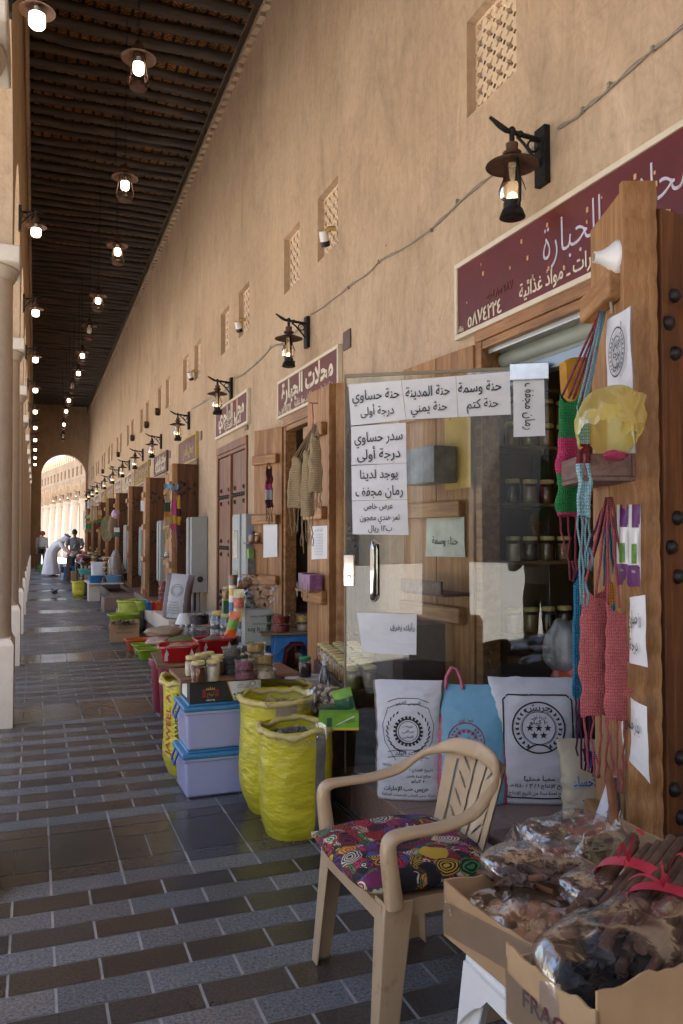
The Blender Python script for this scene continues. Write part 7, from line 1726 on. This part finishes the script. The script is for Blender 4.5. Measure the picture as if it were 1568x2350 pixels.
m = MB(); p = at(422, 1405, d=9.3); m.lathe([(.10, 0), (.09, .03), (.06, .10), (.05, .12), (.0005, .125)], n=24); tag(m.build('bowl', M_white, None, 40, loc=(p.x, p.y, .47)), 'white plastic bowl turned upside down near the closed door', 'bowl')
t = thing('goods_crate', 'low brown crate under the bottles and red tub near the closed door', 'crate', (0, 0, 0)); m = MB(); m.box(1.55, 2.3, 7.2, 9.6, .2, .46); m.build('crate', M_dbrown, t, 0, .005)
# knitted bags on the fourth door
KG = 'knitted bags on the door below the gold framed sign'
for i, (x0, x1, y0, y1, bands, yn, fr, lb) in enumerate((
        (377, 392, 1135, 1205, [(-.9, C['straw']), (-.34, C['or']), (-.26, (.02, .08, .03)), (-.12, C['straw'])], 'lime', .3, 'straw bag with dark green and orange bands, leftmost on the fourth door'),
        (392, 407, 1150, 1215, [(-.9, C['hot']), (-.34, C['y']), (-.22, C['hot'])], 'pk', .42, 'hot pink and yellow knitted bag in the middle of the fourth door'),
        (405, 416, 1140, 1205, [(-.9, C['y']), (-.3, C['mar']), (-.18, C['y'])], 'pu', .35, 'yellow and black knitted bag nearest the edge of the fourth door'))):
    p, wd, h = hang(x0, x1, y0, y1, 12.0); knitbag('knitted_bag', lb, p, wd, h, [(max(-h, b_[0]) if b_[0] < -.5 else b_[0], b_[1]) for b_ in bands], (strapto(p, 398, 1110, 12.1), 3), fr, 70+i, rz=VZ, yarn=yn, grp=KG)
m = MB(); p = at(393, 1112, d=11.95); m.grid(10, 6, lambda u, v: p+Vector((.11*(u-.5)*2, .02*math.sin(u*9), .02*math.sin(u*7)-.07*v+.03*mnoise.noise((u*6, v*4, 2))))); tag(m.build('blue_cloth', M_lblue, None, 60), 'twisted pale blue cloth tied over the knitted bags on the fourth door', 'cloth')
q = at(385, 1278, x=2.2); m = MB(); m.box(-.1, .1, -.14, .14, -.016, 0); tag(m.build('wall_ledge', M_wood2, None, 0, loc=q), 'small ledge in front of the grey cabinet with a white tin', 'shelf')
jar((q.x, q.y, q.z+.001), .06, .09, 'white', 'white tin on the small ledge beside the knitted bags', None, lid=M_cw)
p = [at(*q, d=16.6) for q in ((323, 1149), (344, 1149), (344, 1174), (323, 1173))]; m = MB(); sheet(m, p, 0); tag(m.build('paper_notice', M_paper, None, 0), 'white sheet on the pale lit door leaf', 'notice')
# far stalls: tables and what stands on them
t = thing('stone_table', 'grey stone slab table under the two blue basins', 'table', tuple(at(216, 1379, z=0)), 0); m = MB(); m.box(-.14, .12, -.2, .2, 0, .39); m.build('leg', M_ped, t, 0, .01); m = MB(); m.box(-.15, .62, -.35, 1.3, .391, .42); m.build('slab', M_ped, t, 0, .006)
tx, ty = t.location.x, t.location.y
GF = 'far basins on the stone table'
basin('deep blue basin at the near end of the stone table', (tx+.02, ty-.12, .421), .34, .30, .16, M_bluep, 0, None, GF); basin('pale blue basin right of the deep blue one on the stone table', (tx+.40, ty-.14, .421), .36, .30, .16, M_lblue, 0, 'drk', GF)
p = at(197, 1317, d=21.5); basin('teal basin farther along the stalls', (p.x, p.y, .45), .42, .34, .15, M_teal, 0, 'pepper', GF)
opensack('yellow sack slumped on the paving beside the stone table', tuple(at(185, 1367, z=0)), .20, .36, [M_yel2, M_yel2, M_ystr], SP['nuts'], 15, (285, 320), name='open_sack')
sack('plump white sack on the stone table behind the blue basins', (tx+.10, ty+.45, .421), .30, .2, .46, 0, [M_owhite], None, 71)
for k in range(4): jar((tx+.24, ty+.05, .421+.118*k), .055, .117, ['amber', 'tan', 'brown', 'olive'][k], 'jar in a tower of four on the stone table, %s' % ('lowest', 'second', 'third', 'topmost')[k], 'tower of four jars')
m = MB(); p = Vector((tx+.50, ty+.35, .42)); m.grid(36, 18, lambda u, v: p+Vector(((.20-.16*max(0, v-.5)*2)*math.cos(u*6.283), (.15-.12*max(0, v-.5)*2)*math.sin(u*6.283), .75*v))+Vector((.02, .02, 0))*mnoise.noise((u*9, v*6, 3)), wu=True)
tag(m.build('clear_sack', M_clbag, None, 180), 'tall clear plastic sack knotted at its top beside the jar tower', 'bag'); carton('long pale loaf shaped carton inside the tall clear sack', (p.x, p.y, .45), (.16, .14, .55), .2, mat('straw_carton', (.55, .40, .24), .7))
rnd = random.Random(11)
tabs = []
for (y0, y1, x0, x1, z) in ((19.6, 22.2, 1.35, 2.1, .60), (23.0, 26.3, 1.2, 2.05, .72), (26.3, 27.8, .95, 2.0, .80), (30.5, 33.0, 1.3, 2.0, .7)):
    t = thing('stall_table', 'low wooden stall table loaded with packets and jars, %s along the far stalls' % ('first', 'second', 'third', 'last')[len(tabs)], 'table', (x0, y0, 0)); m = MB(); m.box(0, x1-x0, 0, y1-y0, z-.03, z); m.build('table_top', M_dbrown, t, 0)
    for a in (0.03, x1-x0-.08):
        for b_ in (.05, y1-y0-.1): m = MB(); m.box(a, a+.05, b_, b_+.05, 0, z-.031); m.build('leg', M_wood3, t, 0)
    tabs.append((x0, x1, y0, y1, z))
PK = [mat('packet_'+n, c, .35, .35, 30, coat=.4) for n, c in (('white', (.6, .58, .55)), ('brown', (.18, .09, .05)), ('red', (.4, .04, .03)), ('dark', (.04, .03, .03)), ('yellow', (.55, .42, .06)), ('grey', (.3, .28, .27)), ('rose', (.42, .14, .16)))]
pk0 = {}
n_ = 0
EXT = ORD+['fourteenth', 'fifteenth', 'sixteenth', 'seventeenth', 'eighteenth', 'nineteenth', 'twentieth', 'twenty first', 'twenty second', 'twenty third', 'twenty fourth', 'twenty fifth', 'twenty sixth', 'twenty seventh', 'twenty eighth', 'twenty ninth', 'thirtieth', 'thirty first', 'thirty second', 'thirty third', 'thirty fourth']
for ti, (x0, x1, y0, y1, z) in enumerate(tabs):
    wh = ('first', 'second', 'third', 'last')[ti]; spots = sorted((rnd.uniform(y0+.08, y1-.08), rnd.uniform(x0+.06, x1-.06)) for k in range(34 if ti < 2 else 20))
    for k, (y, x) in enumerate(spots):
        c = rnd.randrange(10); pos = '%s item from the near end of the %s far stall table' % (EXT[k], wh)
        if c < 5:
            j = rnd.randrange(len(PK)); lb = PK[j].name.split('_')[1].split('.')[0]+' packet, '+pos
            if j not in pk0: m = MB(); m.blob((0, 0, .06), (.13, .10, .07), 12, rough=.6, seed=j); pk0[j] = tag(m.build('goods_packet', PK[j], None, 60, loc=(x, y, z)), lb, 'packet', 'packets on far stall tables')
            else: o = dup(pk0[j], (x, y, z+rnd.uniform(0, .10)), rnd.uniform(0, 6), lb)
        elif c < 8: cc = rnd.choice(['tan', 'brown', 'amber', 'cream', 'honey']); jar((x, y, z+.001), .06, .18, cc, 'small %s jar, ' % cc+pos, 'jars on far stall tables')
        else: cc = rnd.choice(['nuts', 'drk', 'pale']); tub((x, y, z+.001), .09, .09, cc, 'clear tub, '+pos, 'tubs on far stall tables')
stool('small blue plastic stool at the far stalls', *at(159, 1331, z=0).xy, .47, 0, .32, .30, M_bluep)
carton('white carton with green print on the paving at the far stalls', tuple(at(148, 1331, z=0)), (.24, .22, .24), 0, mat('white_carton', (.6, .6, .6), .7), [('حليب', 0, .14, .05, .12, False)], mat('green_ink', (.03, .2, .08), .6))
carton('brown carton beside the far blue stool', tuple(at(172, 1337, z=0)), (.24, .24, .36), 0, M_card2); carton('dark brown box stacked over the white carton', tuple(at(148, 1331, z=0)+Vector((0, .05, .242))), (.24, .22, .20), 0, M_dbrown); carton('blue carton at the walkway end of the far stalls', tuple(at(141, 1328, z=0)), (.10, .2, .5), 0, M_bluep)
carton('green crate standing by the columns at the far left', tuple(at(93, 1314, z=0)), (.16, .3, .30), 0, mat('green_crate', (.06, .22, .04), .6))
t = thing('side_table', 'small dark table with stacked trays by the far columns', 'table', tuple(at(97, 1300, d=34))); t.location.z = 0; m = MB(); m.box(-.3, .3, -.3, .3, .7, .74); m.build('top', M_wood2, t, 0)
for a in (-.26, .22):
    for b_ in (-.26, .22): m = MB(); m.box(a, a+.04, b_, b_+.04, 0, .699); m.build('leg', M_wood2, t, 0)
for k in range(3): m = MB(); m.lathe([(.14, 0), (.17, .06), (.0005, .065)], n=16); o = m.build('dark_tray', M_black, None, 40, loc=t.location+Vector((-.08, 0, .742+.066*k))); tag(o, 'dark bowl in a pile by the far columns, '+('lowest', 'middle', 'topmost')[k], 'bowl', 'pile of dark bowls')
# things hanging on the far doors
def farknit(lb, x0, x1, y0, y1, d, bands, sx, sy, seed, yn, fr=.1):
    p, wd, h = hang(x0, x1, y0, y1, d); knitbag('knitted_bag', lb, p, wd, h, [(-h if i == 0 else b_[0]*h, b_[1]) for i, b_ in enumerate(bands)], (strapto(p, sx, sy, d+.1), 3), fr, seed, rz=VZ, yarn=yn, grp='knitted bags on the far doors')
farknit('pair of pale straw bags high on a far door, left', 207, 216, 1163, 1196, 21.5, [(-1, C['straw'])], 214, 1150, 81, 'straw'); farknit('pale straw bag high on a far door, right', 214, 224, 1160, 1194, 21.4, [(-1, C['straw'])], 217, 1150, 82, 'straw')
farknit('red, green and straw knitted bag on a far door', 225, 235, 1172, 1210, 19.6, [(-1, C['r']), (-.7, C['g']), (-.5, C['or']), (-.25, C['straw'])], 231, 1158, 83, 'r'); farknit('green and orange knitted bag, farthest of the hanging bags', 197, 209, 1183, 1214, 23, [(-1, C['g']), (-.6, C['or']), (-.4, C['g']), (-.2, C['straw'])], 203, 1172, 84, 'straw')
p = at(246, 1214, d=18.6); m = MB(); Mx = Matrix.Rotation(VZ, 3, 'Z') @ Matrix.Rotation(R(90), 3, 'X'); m.lathe([(.0005, .0), (.10, .006), (.2, .01), (.30, .02), (.31, .012), (.0005, -.004)], n=40, sx=.5, sy=1.0, M=Mx); tag(m.build('woven_tray', mat('mottled_palm_weave', (.16, .13, .06), .85, .6, 40, .5, 80), None, 50, loc=p), 'large round mottled woven palm tray hanging on a far door edge', 'tray')
bagheap('brown burlap sack hanging below the round woven tray', tuple(at(259, 1232, d=18.2)), (.10, .08, .28), mat('burlap', (.20, .13, .075), .9, .3, 60, .4, 80), 91); bagheap('clear bag with pink goods on a far door shelf', tuple(at(266, 1190, d=17.9)), (.09, .07, .10), mat('pink_goods', (.45, .28, .36), .4, .5, 20, coat=.4), 92)
carton('dark boxes on a far door shelf', tuple(at(268, 1232, d=17.9)), (.12, .1, .12), 0, M_cg); carton('small black and white box above it on the far door', tuple(at(268, 1221, d=17.9)), (.11, .1, .10), 0, M_cw)
# banner with red and green writing at the far stall
p = [at(*q, d=36) for q in ((191, 1172), (205, 1172), (205, 1215), (191, 1215))]; m = MB(); sheet(m, p, 0)
c = (p[0]+p[1])/2; U_ = (p[1]-p[0]).normalized()
nn = Vector((U_.y, -U_.x, 0))*.01
for k, (s, mi) in enumerate((('سلطان', 2), ('زعفران', 1), ('عطارة', 2), ('٠١٠', 1))): m.text(s, c+Vector((0, 0, -.1-.2*k))+nn, U_, Z3, .16, mi, width=.24)
tag(m.build('banner', [M_paper, M_redpr, M_grp], None, 0), 'white banner with red and green writing behind the vendor', 'banner')
# ---------------------------------------------------------------- people
M_skin = mat('brown_skin', (.22, .11, .06), .5, .08, 10, sub=.05); M_skin2 = mat('tanned_skin', (.34, .19, .12), .5, .08, 10, sub=.05)
M_thobe = mat('white_thobe', (.66, .66, .70), .75, .04, 5); M_hair = mat('black_hair', (.012, .010, .009), .6); M_shoe = mat('dark_sandal', (.03, .022, .018), .5)
def skinbody(name, J, E, mt, parent, sub=2):
    """one continuous figure grown round connected joints; J = {joint: (point, radius)}"""
    me = bpy.data.meshes.new(name); ks = list(J); ix = {k: i for i, k in enumerate(ks)}
    me.from_pydata([J[k][0] for k in ks], [(ix[a], ix[b_]) for a, b_ in E], []); me.materials.append(mt)
    o = bpy.data.objects.new(name, me); col.objects.link(o); o.parent = parent; KIDS.setdefault(parent.name, []).append(o)
    md = o.modifiers.new('skin', 'SKIN'); md.use_smooth_shade = True
    for i, k in enumerate(ks):
        r = J[k][1]; v = me.skin_vertices[0].data[i]; v.radius = r if isinstance(r, tuple) else (r, r); v.use_root = (i == 0)
    s = o.modifiers.new('smooth', 'SUBSURF'); s.levels = s.render_levels = sub
    return o
def hand(J, E, wrist, pos, d_, side, tag_, s=1.0):
    """palm, four fingers of different length and a thumb leaving its side"""
    d_ = Vector(d_).normalized(); side = Vector(side).normalized(); n_ = d_.cross(side); p = Vector(pos)
    J[tag_+'palm'] = (p+d_*.05*s, (.036*s, .018*s)); E.append((wrist, tag_+'palm')); J[tag_+'kn'] = (p+d_*.085*s, (.038*s, .014*s)); E.append((tag_+'palm', tag_+'kn'))
    for i, L_ in enumerate((.068, .078, .072, .055)):
        o = side*(.027-.018*i)*s; a = tag_+'f%d' % i; b0 = p+d_*.095*s+o
        J[a+'a'] = (b0, .0088*s); J[a+'b'] = (b0+d_*L_*.5*s-n_*.006*s, .0082*s); J[a+'c'] = (b0+d_*L_*s*.92-n_*.022*s, .0070*s); E += [(tag_+'kn', a+'a'), (a+'a', a+'b'), (a+'b', a+'c')]
    a = tag_+'t'; J[a+'a'] = (p+d_*.035*s+side*.036*s, .010*s); J[a+'b'] = (p+d_*.07*s+side*.058*s-n_*.01*s, .0092*s); J[a+'c'] = (p+d_*.095*s+side*.060*s-n_*.02*s, .008*s); E += [(tag_+'palm', a+'a'), (a+'a', a+'b'), (a+'b', a+'c')]
def headparts(t, c, fwd, r, hairmat, skin, hair=True, up=(0, 0, 1)):
    """head with eyes, nose, mouth, ears; fwd = where the face looks"""
    f = Vector(fwd).normalized(); s = Vector(up).cross(f).normalized(); u = f.cross(s); c = Vector(c); Mx = Matrix((s, -f, u)).transposed()
    m = MB()
    def hp(a, b_):
        th_ = math.pi*b_; d = Vector((math.sin(th_)*math.cos(2*math.pi*a), math.sin(th_)*math.sin(2*math.pi*a), -math.cos(th_)))
        x, y, z = d.x*.80, d.y*.98, d.z*1.22
        if z < -.2: k = 1-.28*(-z-.2); x *= k; y = y*k-.10*(-z-.2)*.6
        if d.y < -.3:                                 # face
            y -= .20*math.exp(-((d.x/.16)**2+((z+.12)/.20)**2)); y += .07*(math.exp(-(((abs(d.x)-.34)/.15)**2+((z-.12)/.12)**2))); y -= .07*math.exp(-((d.x/.3)**2+((z+.62)/.10)**2)); y -= .04*math.exp(-((z-.27)/.1)**2)
        return c+Mx @ (Vector((x, y, z))*r)
    m.grid(40, 28, hp, wu=True)
    for e in (-1, 1): m.blob(c+Mx @ Vector((e*.80*r, .08*r, 0)), (.10*r, .2*r, .30*r), 8, M=Mx)
    o = m.build('head', skin, t, 180)
    for e in (-1, 1): mm = MB(); mm.blob(c+Mx @ Vector((e*.32*r, -.84*r, .13*r)), (.13*r, .07*r, .075*r), 8, M=Mx); mm.build('eye', M_black, o, 180)
    mm = MB(); mm.blob(c+Mx @ Vector((0, -.93*r, -.55*r)), (.26*r, .07*r, .06*r), 8, M=Mx); mm.build('mouth', mat('lip', (.22, .07, .06), .5), o, 180)
    if hair:
        mm = MB(); mm.grid(32, 14, lambda a, b_: c+Mx @ (Vector((math.sin(b_*1.75)*math.cos(a*6.283)*.87, math.sin(b_*1.75)*math.sin(a*6.283)*1.04+.05, math.cos(b_*1.75)*1.25+.06+(.35*max(0, -math.sin(a*6.283))*b_)))*r*1.02*(1+.03*mnoise.noise((a*20, b_*9, 1)))), wu=True); mm.build('hair', hairmat, t, 180)
    return o
def loft(m, secs, n=28, wrin=.0, seed=0, cap=True):
    """closed garment through elliptical sections (centre, tilt about y, rx, ry)"""
    V = []; F = []
    for j, (c, tl, rx, ry) in enumerate(secs):
        for k in range(n):
            a = 2*math.pi*k/n; e = 1+wrin*mnoise.noise((math.cos(a)*2.4, math.sin(a)*2.4, seed+j*.22)); e += wrin*.6*math.sin(a*7+seed+j*.2)
            q = Matrix.Rotation(tl, 3, 'Y') @ Vector((rx*e*math.cos(a), ry*e*math.sin(a), 0)); V.append(Vector(c)+q)
    for j in range(len(secs)-1): F += [(j*n+k, j*n+(k+1) % n, (j+1)*n+(k+1) % n, (j+1)*n+k) for k in range(n)]
    if cap: F += [tuple(range(n-1, -1, -1)), tuple((len(secs)-1)*n+k for k in range(n))]
    m.add(V, F)
def lerpsecs(S, k=5):
    out = []
    P = smooth_pts([Vector(s[0]) for s in S], k); A = smooth_pts([Vector((s[1], s[2], s[3])) for s in S], k)
    return [(p, a.x, a.y, a.z) for p, a in zip(P, A)]
def sleeve(m, pts, r, seed):
    P = smooth_pts([Vector(p) for p in pts], 4); n = len(P); m.tube(P, [(r[0]+(r[1]-r[0])*i/(n-1))*(1+.10*math.sin(i*1.7+seed)) for i in range(n)], 14)
# man in a white robe bending over the goods, facing +x
p = at(118, 1322, z=0); t = thing('person', 'man in a white robe and white headcloth bending towards the far stalls', 'person', (p.x, p.y, 0), R(-12))
J = {'pelvis': ((0, 0, .90), .12), 'waist': ((.12, 0, 1.05), .12), 'chest': ((.30, 0, 1.20), .14), 'neck': ((.42, 0, 1.31), .055), 'skull': ((.47, 0, 1.36), .06), 'sr': ((.33, -.19, 1.24), .065), 'er': ((.50, -.23, 1.0), .045), 'wr': ((.70, -.20, .86), .032), 'sl': ((.33, .19, 1.24), .065), 'el': ((.12, .30, 1.02), .045), 'wl': ((.02, .36, .86), .032),
     'hr': ((0, -.1, .86), .10), 'kr': ((.02, -.11, .48), .065), 'ar': ((0, -.11, .09), .045), 'tr': ((.17, -.12, .03), .035), 'hl': ((0, .1, .86), .10), 'kl': ((.0, .11, .48), .065), 'al': ((-.04, .11, .09), .045), 'tl': ((.13, .12, .03), .035)}
E_ = [('pelvis', 'waist'), ('waist', 'chest'), ('chest', 'neck'), ('neck', 'skull'), ('chest', 'sr'), ('sr', 'er'), ('er', 'wr'), ('chest', 'sl'), ('sl', 'el'), ('el', 'wl'), ('pelvis', 'hr'), ('hr', 'kr'), ('kr', 'ar'), ('ar', 'tr'), ('pelvis', 'hl'), ('hl', 'kl'), ('kl', 'al'), ('al', 'tl')]
hand(J, E_, 'wr', (.70, -.20, .86), (.8, 0, -.6), (0, 1, 0), 'r'); hand(J, E_, 'wl', (.02, .36, .86), (-.2, .1, -1), (1, 0, 0), 'l')
skinbody('body', J, E_, M_skin2, t)
m = MB(); loft(m, lerpsecs([((-.03, 0, .07), 0, .32, .30), ((-.03, 0, .30), 0, .28, .26), ((-.02, 0, .62), .05, .235, .235), ((.01, 0, .90), .25, .20, .215), ((.13, 0, 1.06), .6, .18, .20), ((.27, 0, 1.18), .85, .175, .215), ((.36, 0, 1.26), .95, .13, .18), ((.42, 0, 1.305), .9, .07, .075)]), 40, .05, 2)
sleeve(m, [(.33, -.16, 1.24), (.42, -.23, 1.1), (.50, -.235, 1.0), (.68, -.205, .875)], (.085, .062), 1); sleeve(m, [(.33, .16, 1.24), (.22, .27, 1.12), (.12, .305, 1.02), (.03, .355, .875)], (.085, .062), 2); m.build('robe', M_thobe, t, 180)
headparts(t, (.53, 0, 1.43), (.85, 0, -.52), .105, M_hair, M_skin2, False, up=(.5, 0, .85))
m = MB()
def ghut(u, v):
    a = 2*math.pi*u; back = .5-.5*math.cos(a)            # 0 in front, 1 behind
    if v < .45: th_ = v/.45*1.6; q = Vector((.53, 0, 1.43))+Matrix.Rotation(.5, 3, 'Y') @ Vector((.125*math.sin(th_)*math.cos(a), .115*math.sin(th_)*math.sin(a), .14*math.cos(th_))); return q
    w_ = (v-.45)/.55; e = ghut(u, .449); return e+Vector((-.30*w_*back-.02*w_, .05*math.sin(a)*w_, -(.10+.16*back)*w_+.02*math.sin(a*5)*w_))
m.grid(40, 22, ghut, wu=True); m.build('headcloth', M_thobe, t, 180)
m = MB(); Mx = Matrix.Rotation(.5, 3, 'Y')
for zz in (.065, .09): m.tube([Vector((.53, 0, 1.43))+Mx @ Vector((.118*math.cos(a), .11*math.sin(a), zz)) for a in [2*math.pi*i/20 for i in range(20)]], .013, 6, closed=True)
m.build('head_cord', M_black, t, 180)
for e in (-1, 1): m = MB(); m.box(-.08, .2, e*.115-.05, e*.115+.05, 0, .03); m.build('sandal', M_shoe, t, 0, .01)
# the vendor, facing the camera, looking down
def standing(lb, loc, rz, top, legs, skin, hairm, shirt=None, headdown=.35, arms='table', hat=False, short=True):
    t = thing('person', lb, 'person', loc, rz)           # faces -y
    J = {'pelvis': ((0, 0, .93), .115), 'waist': ((0, 0, 1.08), .11), 'chest': ((0, -.02, 1.27), .13), 'neck': ((0, -.03, 1.44), .052), 'skull': ((0, -.05, 1.50), .06)}
    if arms == 'table': A = {'r': ((-.20, -.02, 1.36), (-.27, -.06, 1.10), (-.13, -.28, .98)), 'l': ((.20, -.02, 1.36), (.27, -.06, 1.10), (.12, -.28, .98))}
    elif arms == 'camera': A = {'r': ((-.20, 0, 1.38), (-.30, -.08, 1.16), (-.08, -.24, 1.40)), 'l': ((.20, 0, 1.38), (.28, -.10, 1.16), (.08, -.25, 1.38))}
    else: A = {'r': ((-.20, 0, 1.36), (-.25, .03, 1.08), (-.24, -.06, .84)), 'l': ((.20, 0, 1.36), (.25, .03, 1.08), (.24, -.06, .84))}
    E_ = [('pelvis', 'waist'), ('waist', 'chest'), ('chest', 'neck'), ('neck', 'skull')]
    for s, (a, b_, c) in A.items():
        J['s'+s] = (a, .06); J['e'+s] = (b_, .043); J['w'+s] = (c, .030); E_ += [('chest', 's'+s), ('s'+s, 'e'+s), ('e'+s, 'w'+s)]
        d_ = (Vector(c)-Vector(b_)).normalized(); hand(J, E_, 'w'+s, c, d_, (1 if s == 'r' else -1, 0, .2), s)
    for s, x in (('R', -1), ('L', 1)):
        J['h'+s] = ((x*.10, 0, .88), .095); J['k'+s] = ((x*.105, -.01, .50), .065); J['a'+s] = ((x*.11, .01, .09), .045); J['t'+s] = ((x*.12, -.15, .035), .038); E_ += [('pelvis', 'h'+s), ('h'+s, 'k'+s), ('k'+s, 'a'+s), ('a'+s, 't'+s)]
    skinbody('body', J, E_, skin, t)
    m = MB(); loft(m, [(c, tl, ry, rx) for c, tl, rx, ry in []] or lerpsecs([((0, 0, .86), 0, .175, .125), ((0, 0, 1.0), 0, .165, .125), ((0, -.01, 1.18), 0, .18, .135), ((0, -.02, 1.33), 0, .19, .12), ((0, -.02, 1.41), 0, .15, .085), ((0, -.03, 1.445), 0, .075, .065)]), 40, .03, 3)
    for s, (a, b_, c) in A.items():
        a, b_, c = Vector(a), Vector(b_), Vector(c)
        sleeve(m, [a*1+Vector((.03 if s == 'r' else -.03, 0, .02)), a.lerp(b_, .35), a.lerp(b_, .75)]+([] if short else [b_, b_.lerp(c, .8)]), (.082, .066 if short else .05), 4)
    m.build('shirt', shirt, t, 180)
    m = MB(); loft(m, lerpsecs([((0, 0, .98), 0, .168, .128), ((0, 0, .86), 0, .18, .135), ((0, 0, .80), 0, .178, .125)]), 32, .02, 5)
    for x in (-1, 1): loft(m, lerpsecs([((x*.09, 0, .84), 0, .095, .115), ((x*.10, 0, .5), 0, .078, .085), ((x*.11, .01, .10), 0, .068, .075)]), 22, .04, 6+x)
    m.build('trousers', legs, t, 180)
    for x in (-1, 1): m = MB(); m.blob((x*.115, -.06, .045), (.05, .14, .05), 12); m.build('shoe', M_shoe, t, 180)
    headparts(t, (0, -.07, 1.585), (0, -1, -headdown), .105, hairm, skin, not hat)
    return t
def stripemat():
    m, nt, b, out = newmat('pinstripe_shirt'); L = nt.links.new; v = coords(nt); wv = N(nt, 'TexWave', _Scale=9, _Distortion=.0); wv.bands_direction = 'X'; L(v, wv.inputs[0])
    L(ramp(nt, wv.outputs[1], [(.80, (.014, .016, .028)), (.9, (.42, .42, .45))]), b.inputs['Base Color']); b.inputs['Roughness'].default_value = .8; return m
p = at(172, 1300, d=27.0); v_ = standing('young vendor in a black pinstriped T-shirt looking down behind the far stall', (p.x, p.y, .0), R(-14), None, mat('dark_trousers', (.03, .03, .04), .8), M_skin, M_hair, stripemat(), .55)
m = MB()
for pts in (((-.012, .02), (.012, .02), (.008, -.03), (-.008, -.03)), ((-.05, -.085), (-.035, -.09), (.004, -.03), (-.006, -.02)), ((.05, -.09), (.04, -.075), (-.004, -.02), (.006, -.03)), ((.0, .0), (.05, .045), (.042, .05), (-.006, .012))): m.add([(x, -.166, 1.16+z) for x, z in pts], [(0, 1, 2, 3)])
m.build('shirt_emblem', M_wpr, v_, 0)
p = at(96, 1300, d=37.0); s3 = standing('man in a white shirt and red checked headcloth standing far off by the columns', (p.x, p.y, 0), R(160), None, mat('grey_trousers', (.14, .14, .15), .8), M_skin2, M_hair, M_thobe, .1, 'down', hat=True, short=False)
m = MB(); m.grid(32, 14, lambda a, b_: Vector((0, -.06, 1.585))+Vector((.125*math.sin(min(1.7, b_*2.3))*math.cos(a*6.283), .135*math.sin(min(1.7, b_*2.3))*math.sin(a*6.283)+.02, .14*math.cos(min(1.7, b_*2.3))-.20*max(0, b_-.72))), wu=True); m.build('headcloth', mat('red_check_cloth', (.45, .10, .09), .8, .5, 60), s3, 180)
# the photographer, whose reflection shows in the glass door
ph = standing('photographer in a straw hat and pale shirt, mirrored in the glass door', (-.02, -.46, 0), R(180-33), None, mat('khaki_trousers', (.20, .16, .10), .8), M_skin2, M_hair, mat('pale_shirt', (.52, .48, .42), .8), 0, 'camera', hat=True, short=False)
m = MB(); m.lathe([(.0005, 1.745), (.06, 1.745), (.095, 1.72), (.105, 1.655), (.11, 1.645), (.20, 1.63), (.205, 1.625), (.11, 1.635)], (0, -.07, 0), 32, sy=1.12); m.build('straw_hat', mat('straw', (.55, .43, .24), .8, .2, 60), ph, 60)
m = MB(); m.box(-.16, .16, .12, .27, 1.0, 1.42); m.build('backpack', M_black, ph, 0, .04, 4)
# ---------------------------------------------------------------- birds
M_fea = mat('grey_feathers', (.16, .145, .14), .7, .3, 20); M_fea2 = mat('brown_feathers', (.12, .075, .05), .7, .3, 20)
def bird(lb, loc, rz, s, spread, mt):
    t = thing('pigeon', lb, 'bird', loc, rz, None)
    m = MB(); m.tube([(.13*s, 0, .055*s), (.115*s, 0, .05*s), (.09*s, 0, .045*s), (.06*s, 0, .02*s), (0, 0, 0), (-.08*s, 0, -.005*s), (-.13*s, 0, 0)], [.006*s, .022*s, .026*s, .03*s, .048*s, .035*s, .012*s], 12); m.build('body', mt, t, 180)
    m = MB(); m.tube([(.125*s, 0, .052*s), (.155*s, 0, .045*s)], [.008*s, .001*s], 6); m.build('beak', M_black, t, 60)
    m = MB(); m.grid(6, 4, lambda u, v: (-.11*s-.11*s*v, (u-.5)*.07*s*(1+.9*v), .004*s)); m.build('tail', mt, t, 60)
    for e in (-1, 1):
        m = MB()
        if spread: m.grid(12, 6, lambda u, v: (.05*s-.14*s*v*(1-.5*u)-.05*s*u*u, e*(.03+.27*u)*s, (.03+.10*math.sin(u*1.6)+.012*math.sin(u*25)*v)*s))
        else: m.grid(8, 5, lambda u, v: (.05*s-.17*s*u, e*(.047*math.sin(.3+2.4*u))*s*1.03, (.02-.03*v+.005)*s))
        m.build('wing', mt, t, 60)
    if not spread:
        for e in (-.015, .015): m = MB(); m.tube([(0, e*s, -.04*s), (.005*s, e*s, -.085*s)], .004*s, 5); m.build('leg', M_redpr, t)
    return t
bird('pigeon flying low over the shiny paving with spread wings', at(124, 1361, d=19.5), R(200), .75, True, M_fea)
bp_ = wy(273); bird('small brown bird perched on a far wall lantern arm', (W-.22, bp_, 3.46+.165), R(120), .85, False, M_fea2)
